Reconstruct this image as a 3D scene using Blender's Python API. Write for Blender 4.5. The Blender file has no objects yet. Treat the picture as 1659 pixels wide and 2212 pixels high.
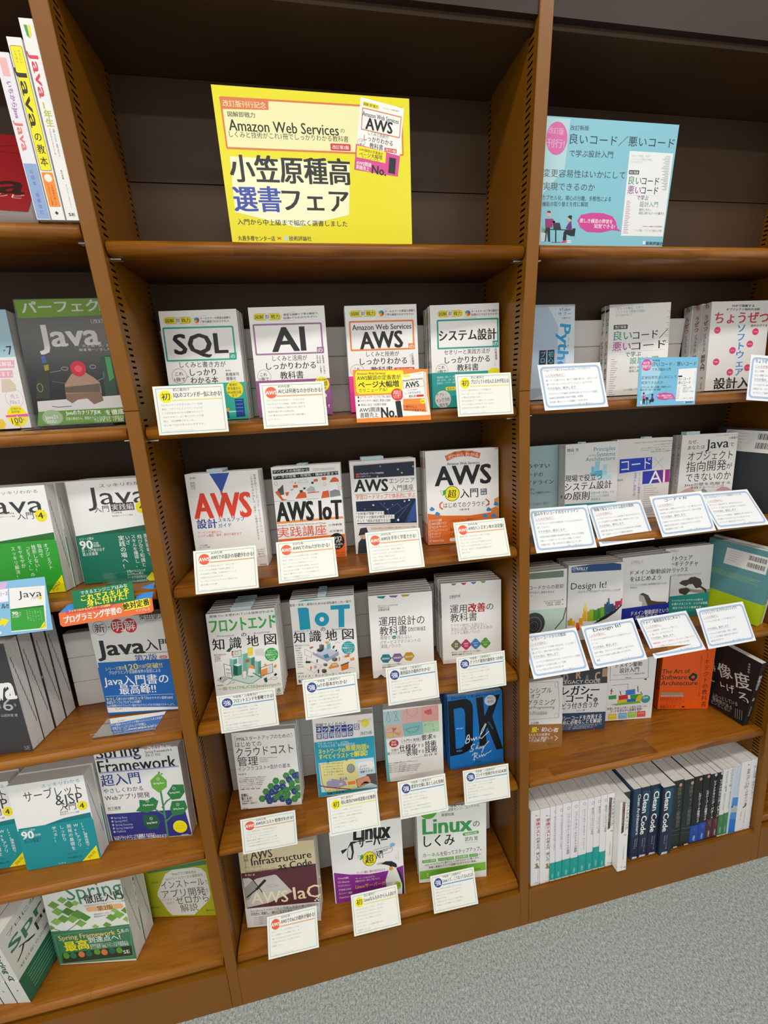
import bpy, math, random
from mathutils import Vector
from mathutils.geometry import tessellate_polygon
C = bpy.context.scene
COL = C.collection
R6 = lambda v: round(v, 6)

# ---------------------------------------------------------------- camera
FX = 859.39                       # focal length in pixels of the 1659 x 2212 frame
cam = bpy.data.cameras.new('camera'); camo = bpy.data.objects.new('camera', cam); COL.objects.link(camo)
cam.sensor_fit = 'HORIZONTAL'; cam.sensor_width = 36.0; cam.lens = FX / 1659 * 36.0
cam.clip_start = 0.02
from mathutils import Matrix
CAMR = [[0.9823111, -0.1818492, -0.0446748], [-0.0962706, -0.2858028, -0.9534405], [0.1606142, 0.940876, -0.298254]]
camo.matrix_world = Matrix(((CAMR[0][0], -CAMR[1][0], -CAMR[2][0], 0.29356), (CAMR[0][1], -CAMR[1][1], -CAMR[2][1], -0.78589),
                            (CAMR[0][2], -CAMR[1][2], -CAMR[2][2], 1.40394), (0, 0, 0, 1)))
C.camera = camo
C.render.resolution_x = 1659; C.render.resolution_y = 2212
C.view_settings.view_transform = 'Standard'; C.view_settings.look = 'None'
C.view_settings.gamma = 1.0; C.view_settings.use_curve_mapping = False
C.view_settings.exposure = EXPO = 0.0
# ---------------------------------------------------------------- world and ceiling lights
wd = bpy.data.worlds.new('world'); C.world = wd; wd.use_nodes = True
wd.node_tree.nodes['Background'].inputs[0].default_value = (0.93, 0.96, 1.0, 1)
wd.node_tree.nodes['Background'].inputs[1].default_value = 0.78
def ceiling_lamp(x, y, sx, sy, power, col=(1, 0.965, 0.9)):
    l = bpy.data.lights.new('ceiling_lamp', 'AREA'); l.shape = 'RECTANGLE'; l.size = sx; l.size_y = sy
    l.energy = power; l.color = col
    o = bpy.data.objects.new('ceiling_lamp', l); COL.objects.link(o); o.location = (x, y, 2.74)
    return o
for lx in (-1.5, 0.05, 1.6):
    ceiling_lamp(lx, -0.80, 1.3, 0.16, 12)
for lx in (-1.5, 0.05, 1.6):
    ceiling_lamp(lx, -2.3, 1.3, 0.16, 18)
C.cycles.use_denoising = True
C.cycles.max_bounces = 8

# ---------------------------------------------------------------- helpers
def lin(h):
    out = []
    for i in (0, 2, 4):
        v = int(h[i:i + 2], 16) / 255
        out.append(v / 12.92 if v <= .04045 else ((v + .055) / 1.055) ** 2.4)
    return out
MATS = {}
def mat(h, rough=.42, name=None, spec=.4):
    key = (h, rough)
    if key in MATS: return MATS[key]
    m = bpy.data.materials.new(name or 'print_' + h); m.use_nodes = True
    b = m.node_tree.nodes['Principled BSDF']
    c = lin(h); b.inputs['Base Color'].default_value = (c[0], c[1], c[2], 1)
    b.inputs['Roughness'].default_value = rough; b.inputs['Specular IOR Level'].default_value = spec
    MATS[key] = m
    return m
def newmat(name, rough=.5):
    m = bpy.data.materials.new(name); m.use_nodes = True
    nt = m.node_tree; b = nt.nodes['Principled BSDF']; b.inputs['Roughness'].default_value = rough
    return m, nt, b
def ramp(nt, stops):
    r = nt.nodes.new('ShaderNodeValToRGB'); e = r.color_ramp.elements
    while len(e) < len(stops): e.new(.5)
    for i, (p, h) in enumerate(stops):
        e[i].position = p; c = lin(h); e[i].color = (c[0], c[1], c[2], 1)
    return r
def coords(nt, scale, kind='Object', rot=(0, 0, 0)):
    tc = nt.nodes.new('ShaderNodeTexCoord'); mp = nt.nodes.new('ShaderNodeMapping')
    mp.inputs['Scale'].default_value = scale; mp.inputs['Rotation'].default_value = rot
    nt.links.new(tc.outputs[kind], mp.inputs['Vector']); return mp
# oiled beech shelf board: staves 45 mm wide, grain along x
def wood():
    m, nt, b = newmat('laminated_wood', .33); b.inputs['Specular IOR Level'].default_value = .35
    mp = coords(nt, (1, 1, 1))
    br = nt.nodes.new('ShaderNodeTexBrick'); br.inputs['Scale'].default_value = 1
    br.inputs['Brick Width'].default_value = .31; br.inputs['Row Height'].default_value = .052
    br.inputs['Mortar Size'].default_value = .0004; br.offset = .37; br.inputs['Bias'].default_value = 0
    br.inputs['Color1'].default_value = (0, 0, 0, 1); br.inputs['Color2'].default_value = (1, 1, 1, 1); br.inputs['Mortar'].default_value = (.3, .3, .3, 1)
    nt.links.new(mp.outputs[0], br.inputs['Vector'])
    mg = coords(nt, (6, 70, 70))
    n1 = nt.nodes.new('ShaderNodeTexNoise'); n1.inputs['Scale'].default_value = 1; n1.inputs['Detail'].default_value = 6; n1.inputs['Distortion'].default_value = 1.2
    nt.links.new(mg.outputs[0], n1.inputs['Vector'])
    mx = nt.nodes.new('ShaderNodeMath'); mx.operation = 'MULTIPLY_ADD'; mx.inputs[1].default_value = .34
    nt.links.new(br.outputs['Color'], mx.inputs[0])
    m2 = nt.nodes.new('ShaderNodeMath'); m2.operation = 'MULTIPLY'; m2.inputs[1].default_value = .75
    nt.links.new(n1.outputs[0], m2.inputs[0]); nt.links.new(m2.outputs[0], mx.inputs[2])
    r = ramp(nt, [(0.12, '542c08'), (.38, '80490e'), (.62, '9c6016'), (.9, '76440d')])
    nt.links.new(mx.outputs[0], r.inputs[0]); nt.links.new(r.outputs[0], b.inputs['Base Color'])
    return m
def painted(name, h1, h2, rough):
    m, nt, b = newmat(name, rough); b.inputs['Specular IOR Level'].default_value = .32
    mp = coords(nt, (3, 3, 1.2)); n = nt.nodes.new('ShaderNodeTexNoise'); n.inputs['Scale'].default_value = 2
    nt.links.new(mp.outputs[0], n.inputs['Vector']); r = ramp(nt, [(.3, h1), (.7, h2)])
    nt.links.new(n.outputs[0], r.inputs[0]); nt.links.new(r.outputs[0], b.inputs['Base Color'])
    mb = coords(nt, (900, 900, 900)); nb = nt.nodes.new('ShaderNodeTexNoise'); nb.inputs['Scale'].default_value = 1
    nt.links.new(mb.outputs[0], nb.inputs['Vector']); bp = nt.nodes.new('ShaderNodeBump'); bp.inputs['Strength'].default_value = .08; bp.inputs['Distance'].default_value = .0005
    nt.links.new(nb.outputs[0], bp.inputs['Height']); nt.links.new(bp.outputs[0], b.inputs['Normal'])
    return m
def carpet():
    m, nt, b = newmat('loop_pile_carpet', .95); b.inputs['Specular IOR Level'].default_value = .1
    mp = coords(nt, (520, 400, 1)); v = nt.nodes.new('ShaderNodeTexNoise'); v.inputs['Scale'].default_value = 1; v.inputs['Detail'].default_value = 3; v.inputs['Roughness'].default_value = .7
    nt.links.new(mp.outputs[0], v.inputs['Vector'])
    mp2 = coords(nt, (230, 150, 1)); n2 = nt.nodes.new('ShaderNodeTexNoise'); n2.inputs['Scale'].default_value = 1; n2.inputs['Detail'].default_value = 4
    nt.links.new(mp2.outputs[0], n2.inputs['Vector'])
    ad = nt.nodes.new('ShaderNodeMath'); ad.operation = 'MULTIPLY_ADD'; ad.inputs[1].default_value = .45
    m2 = nt.nodes.new('ShaderNodeMath'); m2.operation = 'MULTIPLY'; m2.inputs[1].default_value = .6
    nt.links.new(v.outputs[0], m2.inputs[0]); nt.links.new(n2.outputs[0], ad.inputs[0]); nt.links.new(m2.outputs[0], ad.inputs[2])
    r = ramp(nt, [(.38, '6c7472'), (.5, '99a09e'), (.6, 'b9bfbb'), (.7, 'd2d5cc')])
    nt.links.new(ad.outputs[0], r.inputs[0]); nt.links.new(r.outputs[0], b.inputs['Base Color'])
    bp = nt.nodes.new('ShaderNodeBump'); bp.inputs['Strength'].default_value = .6; bp.inputs['Distance'].default_value = .003
    nt.links.new(ad.outputs[0], bp.inputs['Height']); nt.links.new(bp.outputs[0], b.inputs['Normal'])
    return m
def paper():
    m, nt, b = newmat('page_paper', .8)
    mp = coords(nt, (30, 1500, 30)); n = nt.nodes.new('ShaderNodeTexNoise'); n.inputs['Scale'].default_value = 1; n.inputs['Detail'].default_value = 2
    nt.links.new(mp.outputs[0], n.inputs['Vector']); r = ramp(nt, [(.3, 'cfccc6'), (.7, 'e9e6e0')])
    nt.links.new(n.outputs[0], r.inputs[0]); nt.links.new(r.outputs[0], b.inputs['Base Color'])
    return m
WOOD = wood(); PAINT = painted('ochre_brown_paint', '7a4a08', '82500b', .36); BACKP = painted('dark_brown_board', '46321f', '4c3825', .55)
FASC = painted('dark_umber_veneer', '2c1c18', '34221d', .55); CARPET = carpet(); PAPER = paper()
HOLE = mat('0c0907', .9, 'slot_dark'); RISER = painted('white_riser_card', 'd2cfca', 'dad7d2', .6)
ZINC = newmat('zinc', .35)[0]; ZINC.node_tree.nodes['Principled BSDF'].inputs['Metallic'].default_value = 1
def clear():
    m, nt, b = newmat('clear_acrylic', .04); b.inputs['Base Color'].default_value = (.93, .96, .96, 1)
    b.inputs['Transmission Weight'].default_value = 1; b.inputs['IOR'].default_value = 1.3
    return m
CLEAR = clear()

class MB:
    def __init__(s): s.v = []; s.f = []; s.m = []; s.ms = []
    def mi(s, m):
        if m not in s.ms: s.ms.append(m)
        return s.ms.index(m)
    def poly(s, pts, m):
        n = len(s.v); s.v += [tuple(p) for p in pts]; s.f.append(tuple(range(n, n + len(pts)))); s.m.append(s.mi(m))
    def box(s, x0, x1, y0, y1, z0, z1, m):
        n = len(s.v); k = s.mi(m)
        s.v += [(x, y, z) for z in (z0, z1) for y in (y0, y1) for x in (x0, x1)]
        for f in ((0, 2, 3, 1), (4, 5, 7, 6), (0, 1, 5, 4), (2, 6, 7, 3), (0, 4, 6, 2), (1, 3, 7, 5)):
            s.f.append(tuple(n + i for i in f)); s.m.append(k)
    def prism(s, prof, x0, x1, m):          # profile (y, z) extruded along x
        n = len(s.v); k = s.mi(m); c = len(prof)
        s.v += [(x0, a, b) for a, b in prof] + [(x1, a, b) for a, b in prof]
        s.f += [tuple(n + i for i in range(c))[::-1], tuple(n + c + i for i in range(c))]; s.m += [k, k]
        for i in range(c):
            j = (i + 1) % c; s.f.append((n + i, n + j, n + c + j, n + c + i)); s.m.append(k)
    def build(s, name, parent=None, smooth=False):
        me = bpy.data.meshes.new(name); me.from_pydata(s.v, [], s.f)
        for m in s.ms: me.materials.append(m)
        me.polygons.foreach_set('material_index', s.m)
        if smooth: me.polygons.foreach_set('use_smooth', [True] * len(s.f))
        me.update()
        o = bpy.data.objects.new(name, me); COL.objects.link(o)
        if parent: o.parent = parent
        return o
def tag(o, label=None, cat=None, group=None, kind=None):
    for k, v in (('label', label), ('category', cat), ('group', group), ('kind', kind)):
        if v: o[k] = v
    return o
def empty(name, loc, yaw=0, tilt=0, roll=0):
    o = bpy.data.objects.new(name, None); COL.objects.link(o); o.empty_display_size = .02
    o.location = loc; o.rotation_mode = 'YXZ'; o.rotation_euler = (-tilt, roll, yaw)
    return o
def copy_tree(root, loc):
    r = root.copy(); COL.objects.link(r); r.location = loc
    for ch in root.children:
        c = ch.copy(); COL.objects.link(c); c.parent = r
    return r

# ---------------------------------------------------------------- flat print (lettering, pictures, rules) laid on covers and cards
PAL = 'c8c020 f4e316 e8e4e0 17181a 8a8a8c e03a2c f08a1c e8d81c 4cae3c 2c8ccc 8a3c9c 28a890 f2f0ec 55575a 28b098 1c3c8c 3cc0e0 d8e8e4 e8a01c 9c7098 96528c e8e4d8 e8823c d02a2c e83c98 1f9c8c 1f9c94 a8dcd4 d8d8d4 2a4fa8 d8382c e8422c 3c4c9c e04c3c e0622c 8a8c90 505458 b8bcc0 3a3c40 a0a2a6 f0944c e0583c f06a1c 1c2438 12203c c85040 6a7898 a8b0c4 8890a8 c8d0e0 98a4bc a8b4d0 d8a8b0 e8f0ff c8d8ff 88a0e0 5878b8 4870c0 2c4c8c e8e6e2 d8583c c89068 30343c c8a890 20242c e07038 40421c 38a838 f0f0d8 3c4058 e07028 e09440 e0a048 d88838 3c8cc8 3cb03c cfe4dc 7cb4a8 dceee8 8cc0b4 5c9c90 b0d4ca 7cb0a4 4c8c80 f0d84c e8f4f0 1c5c50 3c8c7c e0ddd8 e4e2de 9aa0a0 f4f4f0 b8bcbc e05c4c f0984c d8dcdc f0a04c f4f0e8 3c9c7c b8bab8 2c5c50 e8843c e07c3c e89c3c 6ab890 d8dcd8 e8ece8 38a848 5cb050 1ca8a8 18a0c0 c4cade a0a6c0 6c6e74 505258 5a5c60 3c3e44 2c2e34 7cb8c8 3c8c9c e8a060 e89848 c8d0d4 f0ece4 e07c28 484c50 909498 6c7074 707478 3c4044 d8dce0 303438 d0a8a0 b8744c 6c9c3c 18a0a8 2c7c8c 7c68a0 c8982c 1c7c8c 3c3c40 888880 b83c68 3c84c0 6ca83c b81c1c a08c84 7c7458 c03c6c 5ca038 3c4a5c 3c9044 9cb0a8 24448c 2c4450 2c448c 405060 f0e04c d84c3c 2ca0bc dff0f4 f0e030 cfe4ec e8e098 4a4430 484430 9a9ca0 a8a0c0 d0ccd8 8c4858 f08c48 5c5a5c e8a080 484848 d86848 b4d4d8 e8b8b0 e8a8a0 e8bca8 8cc4c4 b8dcb8 c8dcae e8808c c8e060 b87070 c8a070 d86860 b88888 b88870 c87080 e0d060 d8a050 70a070 c03c38 6c5c54 c8a0a0 4cb8c0 a8d0f0 10202c 101418 1878c8 d4dade 5898d0 3878b8 e8ecf0 102838 5c2c34 4c3c34 4c2c28 8c7c5c e8d8b8 c8c2bc 9c948c 2c2424 2c2020 f0e0b8 f0d8b0 4a4c50 8cc0e0 20262c e8e8e4 9c3c8c 8c2c90 e8b040 e8a02c a8c83c 5cac3c 3c9c50 4ca04c 5cac44 7cc040 8ca8a0 b83ca0 b0688c 7ca090 c8404c 3c84cc d83c74 c8dcd8 4c8ca0 8ca8b0 90ccdc 4cb0cc 78c0d4 a8d4dc b8dce4 a8ccd4 4c9cb4 2c8c9c 1c3cb8 2c34a8 5c2c98 a02888 6c68a8 98949c 503840 c89898 6c7c68 b8ccc0 3c3c3c 98a090 2c2c2c 808078 606058 6c5840 98a8a0 244478 303034 b09020 c8981c d8a81c e05c1c e0a01c e0b01c e0a828 e8d060 a8a020 8cac28 4c8c2c 3c7c3c 6c9c30 2c5c6c 24506c 2c607c 2c4468 3c3c5c a02c48 b03050 c0385c 1c2430 e04c1c c87068 a8a898 4a4038 4a4440 242c90 1c1c2c 988c80 443830 1c8c84 a89c94 c4b8b4 9c6c38 e8dcd0 3c3c44 a08880 b89880 806c60 c0a890 b88c70 d8d4d0 2c4868 2c4464 585c70 3c78c8 3c9c4c c83438 e0c030 2c64b8 6cb83c 3c9c9c ece8e4 404448 b04038 e0c838 78b4d8 a0c850 d86058 20342c ea5a14 7c2c08 98948c b8a898 a03c10 c84c18 401c10 c0bcb8 d0ccc8 c8c4c0 e0dcd8 c8c0bc 121a1c b8a8a4 a89c98 7c8078 e8e4e4 e8a4b8 d4c4b0 c8b8b4 e8549c e8c83c 6c9428 d4d0cc c8c4c4 2c2e24 24402c 3c8c48 3c5c98 8c8428 88802c 9c7c68 5c4c40 7c5c4c b8182c d84858 8c8c84 7c7c70 5c5c58 4c6c88 5c8824 98a884 e0e4d0 6c8c80 3a3a3c 2c6c2c 30a030 1c5c44 18745c b8b8b8 c8282c 24282c 2c4898 c8484c 1c64b0 e8d870 4cb0b0 14787c 189098 103c40 0c4c50 d83440 9498c8 2c3c8c 2c3080 b8c0dc 3c8c58 6cac3c 2c7c44 3c6c30 a08020 3c8468 e8b078 6c4c30 7cac4c 5c9038 8cb85c 4c8430 7c7468 3c7c58 88a088 e8c878 243c30 5c9c38 2c7c50 d87c48 1c6c54 e0e0d8 3c7c4c e0dfd8 4a4c3c 8c9060 3c6c54 687020 303c20 eeeab0 dc7844 f0dcb0 d03438 f2f2c8 3048a8 c8d0d0 2c3440 d84890 b4d8e0 d868a8 e8a0c8 28323c 404a54 d04898 d8b4a0 9c2c74 1c2028 28282c 6c2c80 24242c d0d4d8 d8385c 8cac88 6c9c70 d4d4d8 ececec 98b8b0 3c9070 a03898 a05c8c 70988c a8b8b4 e8f0f0 b4c8dc 2c7cb4 3c5c7c 2c9cd8 182830 78c8f0 f4f0ea d8342c f08c34 e87424 a8d4e8 d84c9c 48525c d0508c 9cc4a8 dce4e8 f0f0f0 c07ca8 a0b4b0 d8b8e4 f4f0f8 8c50a8 48484c f4e020 f2f0ea b0c4bc 38a038 d0ecd0 f8e824 d04858 f8e04c f8e82c b83040 a89068 8c7450 3c8cb4 b04858 3c3840 a0a4a8 d89090 e88c58 3c3438 583438 d0c0c0 585858 d0d4b0 3c6c9c 1c2440 a8b0c0 d0d8e0 1c4c64 1c2040 c8ccd0 c89080 6c7068 d0d0c8 c09088 dcdcd4 b8b8b0 4c4c48 5c8878 7c98c8 8ca4c8 4888cc a8b8b8 2c3c58 4c88cc 1c70c4 303030 6c6c64 8c5c44 b09890 a8bcc8 4858a0 8ca48c 484440 3c88b8'.split(' ')
DATA = {}
def parse(s):
    out = []
    for ln in s.strip('\n').split('\n'):
        a = ln.split('\t'); k = a.pop(0)
        if k in 'tv':
            q = a[1].split(' '); out.append((k, a[0], [int(v) for v in q[:5]], PAL[int(q[5])], int(q[6])))
        elif k == 'R':
            q = a[0].split(' '); out.append((k, [int(v) for v in q[:5]], PAL[int(q[5])], float(q[6]), int(q[7])))
        elif k == 'E':
            q = a[0].split(' '); out.append((k, [int(v) for v in q[:4]], PAL[int(q[4])], int(q[5])))
        elif k == 'P':
            q = a[0].split(' '); out.append((k, [int(v) for v in q[:-1]], PAL[int(q[-1])]))
        elif k == 'L':
            q = a[0].split(' '); out.append((k, [int(v) for v in q[:-2]], int(q[-2]), PAL[int(q[-1])]))
    return out
DATA['sql'] = ('f2f0ec', '''R	-658 1925 -132 1920 125 0 0.5 0
R	-652 1925 -139 1920 102 1 0.5 0
E	-396 1923 59 62 2 0
t	図解	-627 1925 -464 1923 77 3 1
t	即	-433 1923 -359 1922 75 3 0
t	戦力	-327 1922 -164 1921 77 3 1
L	-117 1945 136 2001 3 4
L	-130 1851 136 1829 3 4
P	-39 1913 12 1911 5 1882 -20 1866 5
P	-39 1913 -20 1866 -47 1855 -71 1867 6
P	-39 1913 -71 1867 -91 1886 -90 1915 7
P	-39 1913 -90 1915 -83 1943 -58 1960 8
P	-39 1913 -58 1960 -31 1970 -7 1958 9
P	-39 1913 -7 1958 13 1940 12 1911 10
t	オールカラーの豊富な図解と	32 1945 617 1946 43 3 1
t	丁寧な解説でわかりやすい!	24 1885 575 1883 43 3 1
R	-712 1487 647 1475 637 11 0.05 31
P	510 1289 655 1290 647 1165 504 1162 11
t	の	532 1223 617 1224 84 12 1
t	SQL	-528 1494 489 1486 390 3 2
t	しくみと書き方が	-476 1100 416 1081 112 3 0
t	しっかり	-297 948 210 942 139 3 1
t	わかる本	-302 797 232 787 131 3 1
E	-510 889 145 144 13 5
t	これ	-586 931 -431 933 76 3 1
t	1冊で	-611 824 -405 824 76 3 1
L	-386 850 -321 870 -369 890 5 13
t	株式会社	396 956 507 956 31 3 0
t	高橋栄司	391 880 651 882 68 3 0
t	齋藤光	395 798 586 801 68 3 0
P	-735 731 727 716 735 5 -735 11 14
E	537 587 167 165 1 0
t	新米IT	443 678 599 678 59 3 1
t	担当者から	400 607 651 605 59 3 1
t	Web担当者	386 532 661 531 60 3 1
t	まで	476 466 569 467 60 3 1
P	510 400 691 403 689 43 510 40 15
L	529 365 663 365 9 16
L	526 295 659 296 9 16
L	524 226 658 226 9 16
L	523 156 655 157 9 16
P	369 164 515 168 513 145 366 141 17
P	325 224 381 226 381 163 327 161 18
P	326 154 368 157 366 24 338 23 15''')
DATA['ai'] = ('f2f0ec', '''R	-653 1921 -117 1918 126 0 0.5 0
R	-646 1921 -123 1919 103 1 0.5 0
E	-386 1920 60 63 2 0
t	図解	-621 1921 -455 1920 78 3 1
t	即	-423 1920 -348 1920 75 3 0
t	戦力	-316 1920 -149 1919 78 3 1
L	-103 1944 154 2002 3 4
L	-112 1849 160 1828 3 4
t	豊富な図解と丁寧な解説で、	-68 1947 622 1962 43 3 1
t	知識0でもわかりやすい!	-74 1887 582 1900 43 3 1
R	-685 1501 664 1495 586 19 0.05 31
P	532 1325 673 1327 668 1208 529 1204 19
t	の	546 1266 640 1267 90 12 1
t	AI	-336 1500 303 1507 474 3 2
t	しくみと活用が	-364 1139 323 1131 103 3 0
t	しっかりわかる	-500 994 479 985 140 3 1
t	教科書	-246 806 216 809 150 3 1
E	-562 801 134 132 13 5
t	これ	-637 840 -505 841 72 3 1
t	1冊で	-654 750 -475 752 72 3 1
v	高橋海渡、立川裕之	636 1169 648 804 35 3 0
v	小西功記、小林寛子	575 1171 577 807 35 3 0
v	石井大輔	524 1173 524 1010 35 3 0
P	-717 703 735 699 735 26 -721 30 20
E	577 607 147 143 1 0
t	必須の知識が	477 692 691 692 41 3 1
t	第1部	494 611 685 614 92 3 1
t	図解!	511 529 654 530 56 3 1
t	図解で解説!	-563 186 697 170 79 12 1
E	618 380 38 37 21 0''')
DATA['aws'] = ('f2f0ec', '''R	-649 1945 -95 1947 125 0 0.5 0
R	-642 1945 -102 1947 103 1 0.5 0
E	-373 1946 62 63 2 0
t	図解	-616 1945 -445 1946 77 3 1
t	即	-411 1946 -334 1946 75 3 0
t	戦力	-301 1946 -128 1947 78 3 1
L	-81 1974 189 2033 3 4
L	-87 1875 203 1853 3 4
P	6 1940 62 1938 57 1908 31 1891 5
P	6 1940 31 1891 3 1879 -24 1892 6
P	6 1940 -24 1892 -48 1911 -49 1941 7
P	6 1940 -49 1941 -44 1971 -18 1989 8
P	6 1940 -18 1989 10 2000 37 1987 9
P	6 1940 37 1987 61 1969 62 1938 10
t	オールカラーの豊富な図解と	81 1974 715 1979 45 3 1
t	丁寧な解説でわかりやすい!	77 1911 675 1912 45 3 1
R	-673 1519 670 1511 582 22 0.05 32
P	538 1340 675 1340 675 1224 540 1222 22
t	の	555 1279 655 1280 88 12 1
t	Amazon Web Services	-608 1686 613 1682 109 3 1
t	AWS	-462 1432 415 1441 343 3 2
t	しくみと技術が	-353 1159 336 1148 102 3 0
t	しっかりわかる	-495 1016 493 1006 140 3 1
t	教科書	-281 835 185 832 141 3 1
R	214 826 645 825 85 23 0.2 0
t	改訂2版	252 827 620 826 57 12 1
E	-563 846 142 117 13 5
t	これ	-627 868 -505 867 70 3 1
v	小笠原種高	609 1151 624 911 50 3 0
v	あせん ちえこ	566 1130 575 942 20 4 0
P	-735 713 729 674 735 5 -735 5 24''')
DATA['sys'] = ('f2f0ec', '''R	-581 1920 -38 1924 130 0 0.5 0
R	-573 1920 -45 1924 107 1 0.5 0
E	-310 1922 64 65 2 0
t	図解	-548 1921 -380 1922 81 3 1
t	即	-348 1922 -272 1923 78 3 0
t	戦力	-239 1923 -70 1924 81 3 1
L	-25 1952 253 2012 3 4
L	-27 1849 275 1824 4 4
P	67 1916 125 1914 121 1882 95 1864 5
P	67 1916 95 1864 66 1853 37 1866 6
P	67 1916 37 1866 12 1886 10 1918 7
P	67 1916 10 1918 14 1949 40 1967 8
P	67 1916 40 1967 69 1979 97 1965 9
P	67 1916 97 1965 122 1945 125 1914 10
t	オールカラーの丁寧な解説で	144 1950 735 1950 47 3 1
t	知識ゼロでもわかりやすい!	142 1885 761 1882 47 3 1
R	-602 1511 727 1508 596 25 0.05 33
P	592 1344 725 1346 729 1209 598 1207 25
t	の	609 1281 709 1284 91 12 1
t	システム設計	-560 1486 675 1483 228 3 2
t	セオリーと実践方法が	-462 1147 538 1145 106 3 0
t	しっかりわかる	-450 983 529 986 145 3 1
t	教科書	-192 818 277 822 146 3 1
E	-517 778 132 136 13 5
t	これ	-591 844 -459 846 73 3 1
t	1冊で	-607 753 -421 755 78 3 1
v	石風直樹	659 1193 670 946 51 3 0
v	いしかぜ なおき	638 923 647 813 18 4 0
P	-718 709 735 722 735 5 -719 5 26
t	開発組織論、知識レイヤ、機能	-631 637 -235 644 44 27 1
t	実践、切り出し、定義、設計	-633 577 -236 583 44 27 1
t	画面設計、クラウド、開発	-635 516 -238 522 44 27 1
R	-447 394 -138 395 74 1 0.2 0
t	設計のススメ	-421 393 -87 393 59 3 1
E	-515 178 175 183 28 0
t	アプリ・	-657 266 -450 281 74 3 1
t	インフラの	-666 148 -376 179 75 3 1
t	双方を	-600 49 -405 65 75 3 1
E	615 705 129 83 1 0''')
DATA['awsd'] = ('f2f0ec', '''P	-246 2085 154 2080 -32 1699 -74 1712 29
P	-80 1712 -27 1704 -49 1606 -61 1607 30
t	AWS	-633 1436 506 1393 556 31 2
t	設計	-635 1037 -228 1026 202 32 2
t	スキルアップ	-198 1088 350 1082 97 32 1
t	ガイド	-209 966 65 971 97 32 1
t	サービスの選定から、	-643 848 -138 837 56 33 0
t	システム構成、運用・移行の設計まで	-644 778 250 764 60 33 0
v	現場を知りつくした「プロ」ならではのノウハウ	657 2016 676 739 48 13 0
v	これを知ればAWSの「設計」に説得力が生まれる	592 2021 592 592 48 13 0
t	菅沼善行	-644 2011 -520 2016 35 3 0
t	佐藤瞬	-650 1919 -564 1917 22 3 0
t	野上忍	-651 1888 -555 1887 22 3 0
t	高橋悠	-651 1854 -560 1854 22 3 0
t	早川愛	-651 1823 -560 1823 22 3 0
t	大竹	-652 1790 -564 1792 22 3 0
t	システム構成	-647 573 -485 568 33 3 0
t	ネットワークの設計	-649 526 -432 525 33 3 0
t	ルールの上で	540 370 703 375 43 3 0
t	仕方ではなく、	539 323 697 322 38 3 0
t	現実で考え、	540 270 692 272 43 3 0
t	いかにたずに	541 221 696 224 38 3 0
t	技術評論社	551 32 701 29 31 3 0''')
DATA['iotk'] = ('f2f0ec', '''R	-711 1997 75 2013 78 3 0 0
t	デバイスの制御から	-697 2000 57 2009 59 12 1
R	-710 1870 691 1898 78 3 0 0
t	データの収集・可視化・機械学習まで	-700 1881 679 1897 60 12 1
t	From Device Control to Data Collection,	149 2017 630 2011 23 13 0
t	Visualization and Machine Learning	151 1985 605 1985 21 13 0
P	491 1702 699 1705 681 1766 615 1810 568 1802 523 1758 34
R	325 1789 429 1796 70 34 0.5 0
E	-669 1746 36 46 34 7
P	-279 1389 -32 1396 -45 1514 -145 1544 -220 1479 34
P	278 1363 465 1374 454 1528 325 1513 34
P	476 1373 711 1393 697 1512 594 1542 475 1503 35
P	-639 1600 -517 1720 -512 1498 -650 1484 36
P	-704 1557 -639 1600 -548 1407 -437 1376 -575 1366 34
P	-29 1560 71 1647 149 1618 173 1500 -8 1535 37
P	-10 1512 244 1518 247 1499 -8 1488 34
P	-489 1543 -402 1549 -428 1469 -474 1467 34
P	-177 1569 -108 1574 -106 1523 -170 1522 38
P	-92 1622 -35 1626 -45 1584 -89 1587 38
P	-640 1628 -582 1642 -579 1600 -632 1599 38
P	90 1739 148 1740 139 1689 98 1692 38
R	-306 1660 -203 1662 60 34 0.1 0
R	150 1763 238 1767 56 34 0.1 0
P	-284 1728 -221 1763 -244 1718 34
P	-383 1578 -294 1619 -325 1579 34
L	-355 1744 -307 1776 -287 1744 5 39
L	-196 1738 -146 1789 3 1786 21 1732 -197 1734 5 39
L	-735 1368 -302 1348 5 38
L	-35 1360 231 1364 5 38
R	670 1566 735 1566 61 34 0.05 7
E	673 1655 32 33 39 5
E	384 1669 28 33 34 5
E	-357 1605 7 7 13 0
P	-735 903 724 928 727 880 -735 855 40
t	AWS IoT	-709 1130 701 1096 452 3 2
t	Amazon Web Services Internet of Things	-728 816 337 808 34 13 0
t	実践講座	-739 658 336 651 237 41 0
t	小林嗣直	392 749 694 751 48 3 0
t	大平賢司	399 602 693 605 49 3 0
P	-735 503 735 523 735 5 -735 5 42
E	551 365 166 192 3 0
t	ESP32	366 423 663 430 103 12 1
t	手を	522 355 627 354 54 12 1
t	動かしながら	450 293 677 293 49 12 1
t	学ぶ	505 230 617 231 54 12 1
t	ハンズオンで学べ!	435 96 710 89 50 3 0
t	技術評論社	562 36 706 34 30 3 0''')
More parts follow.
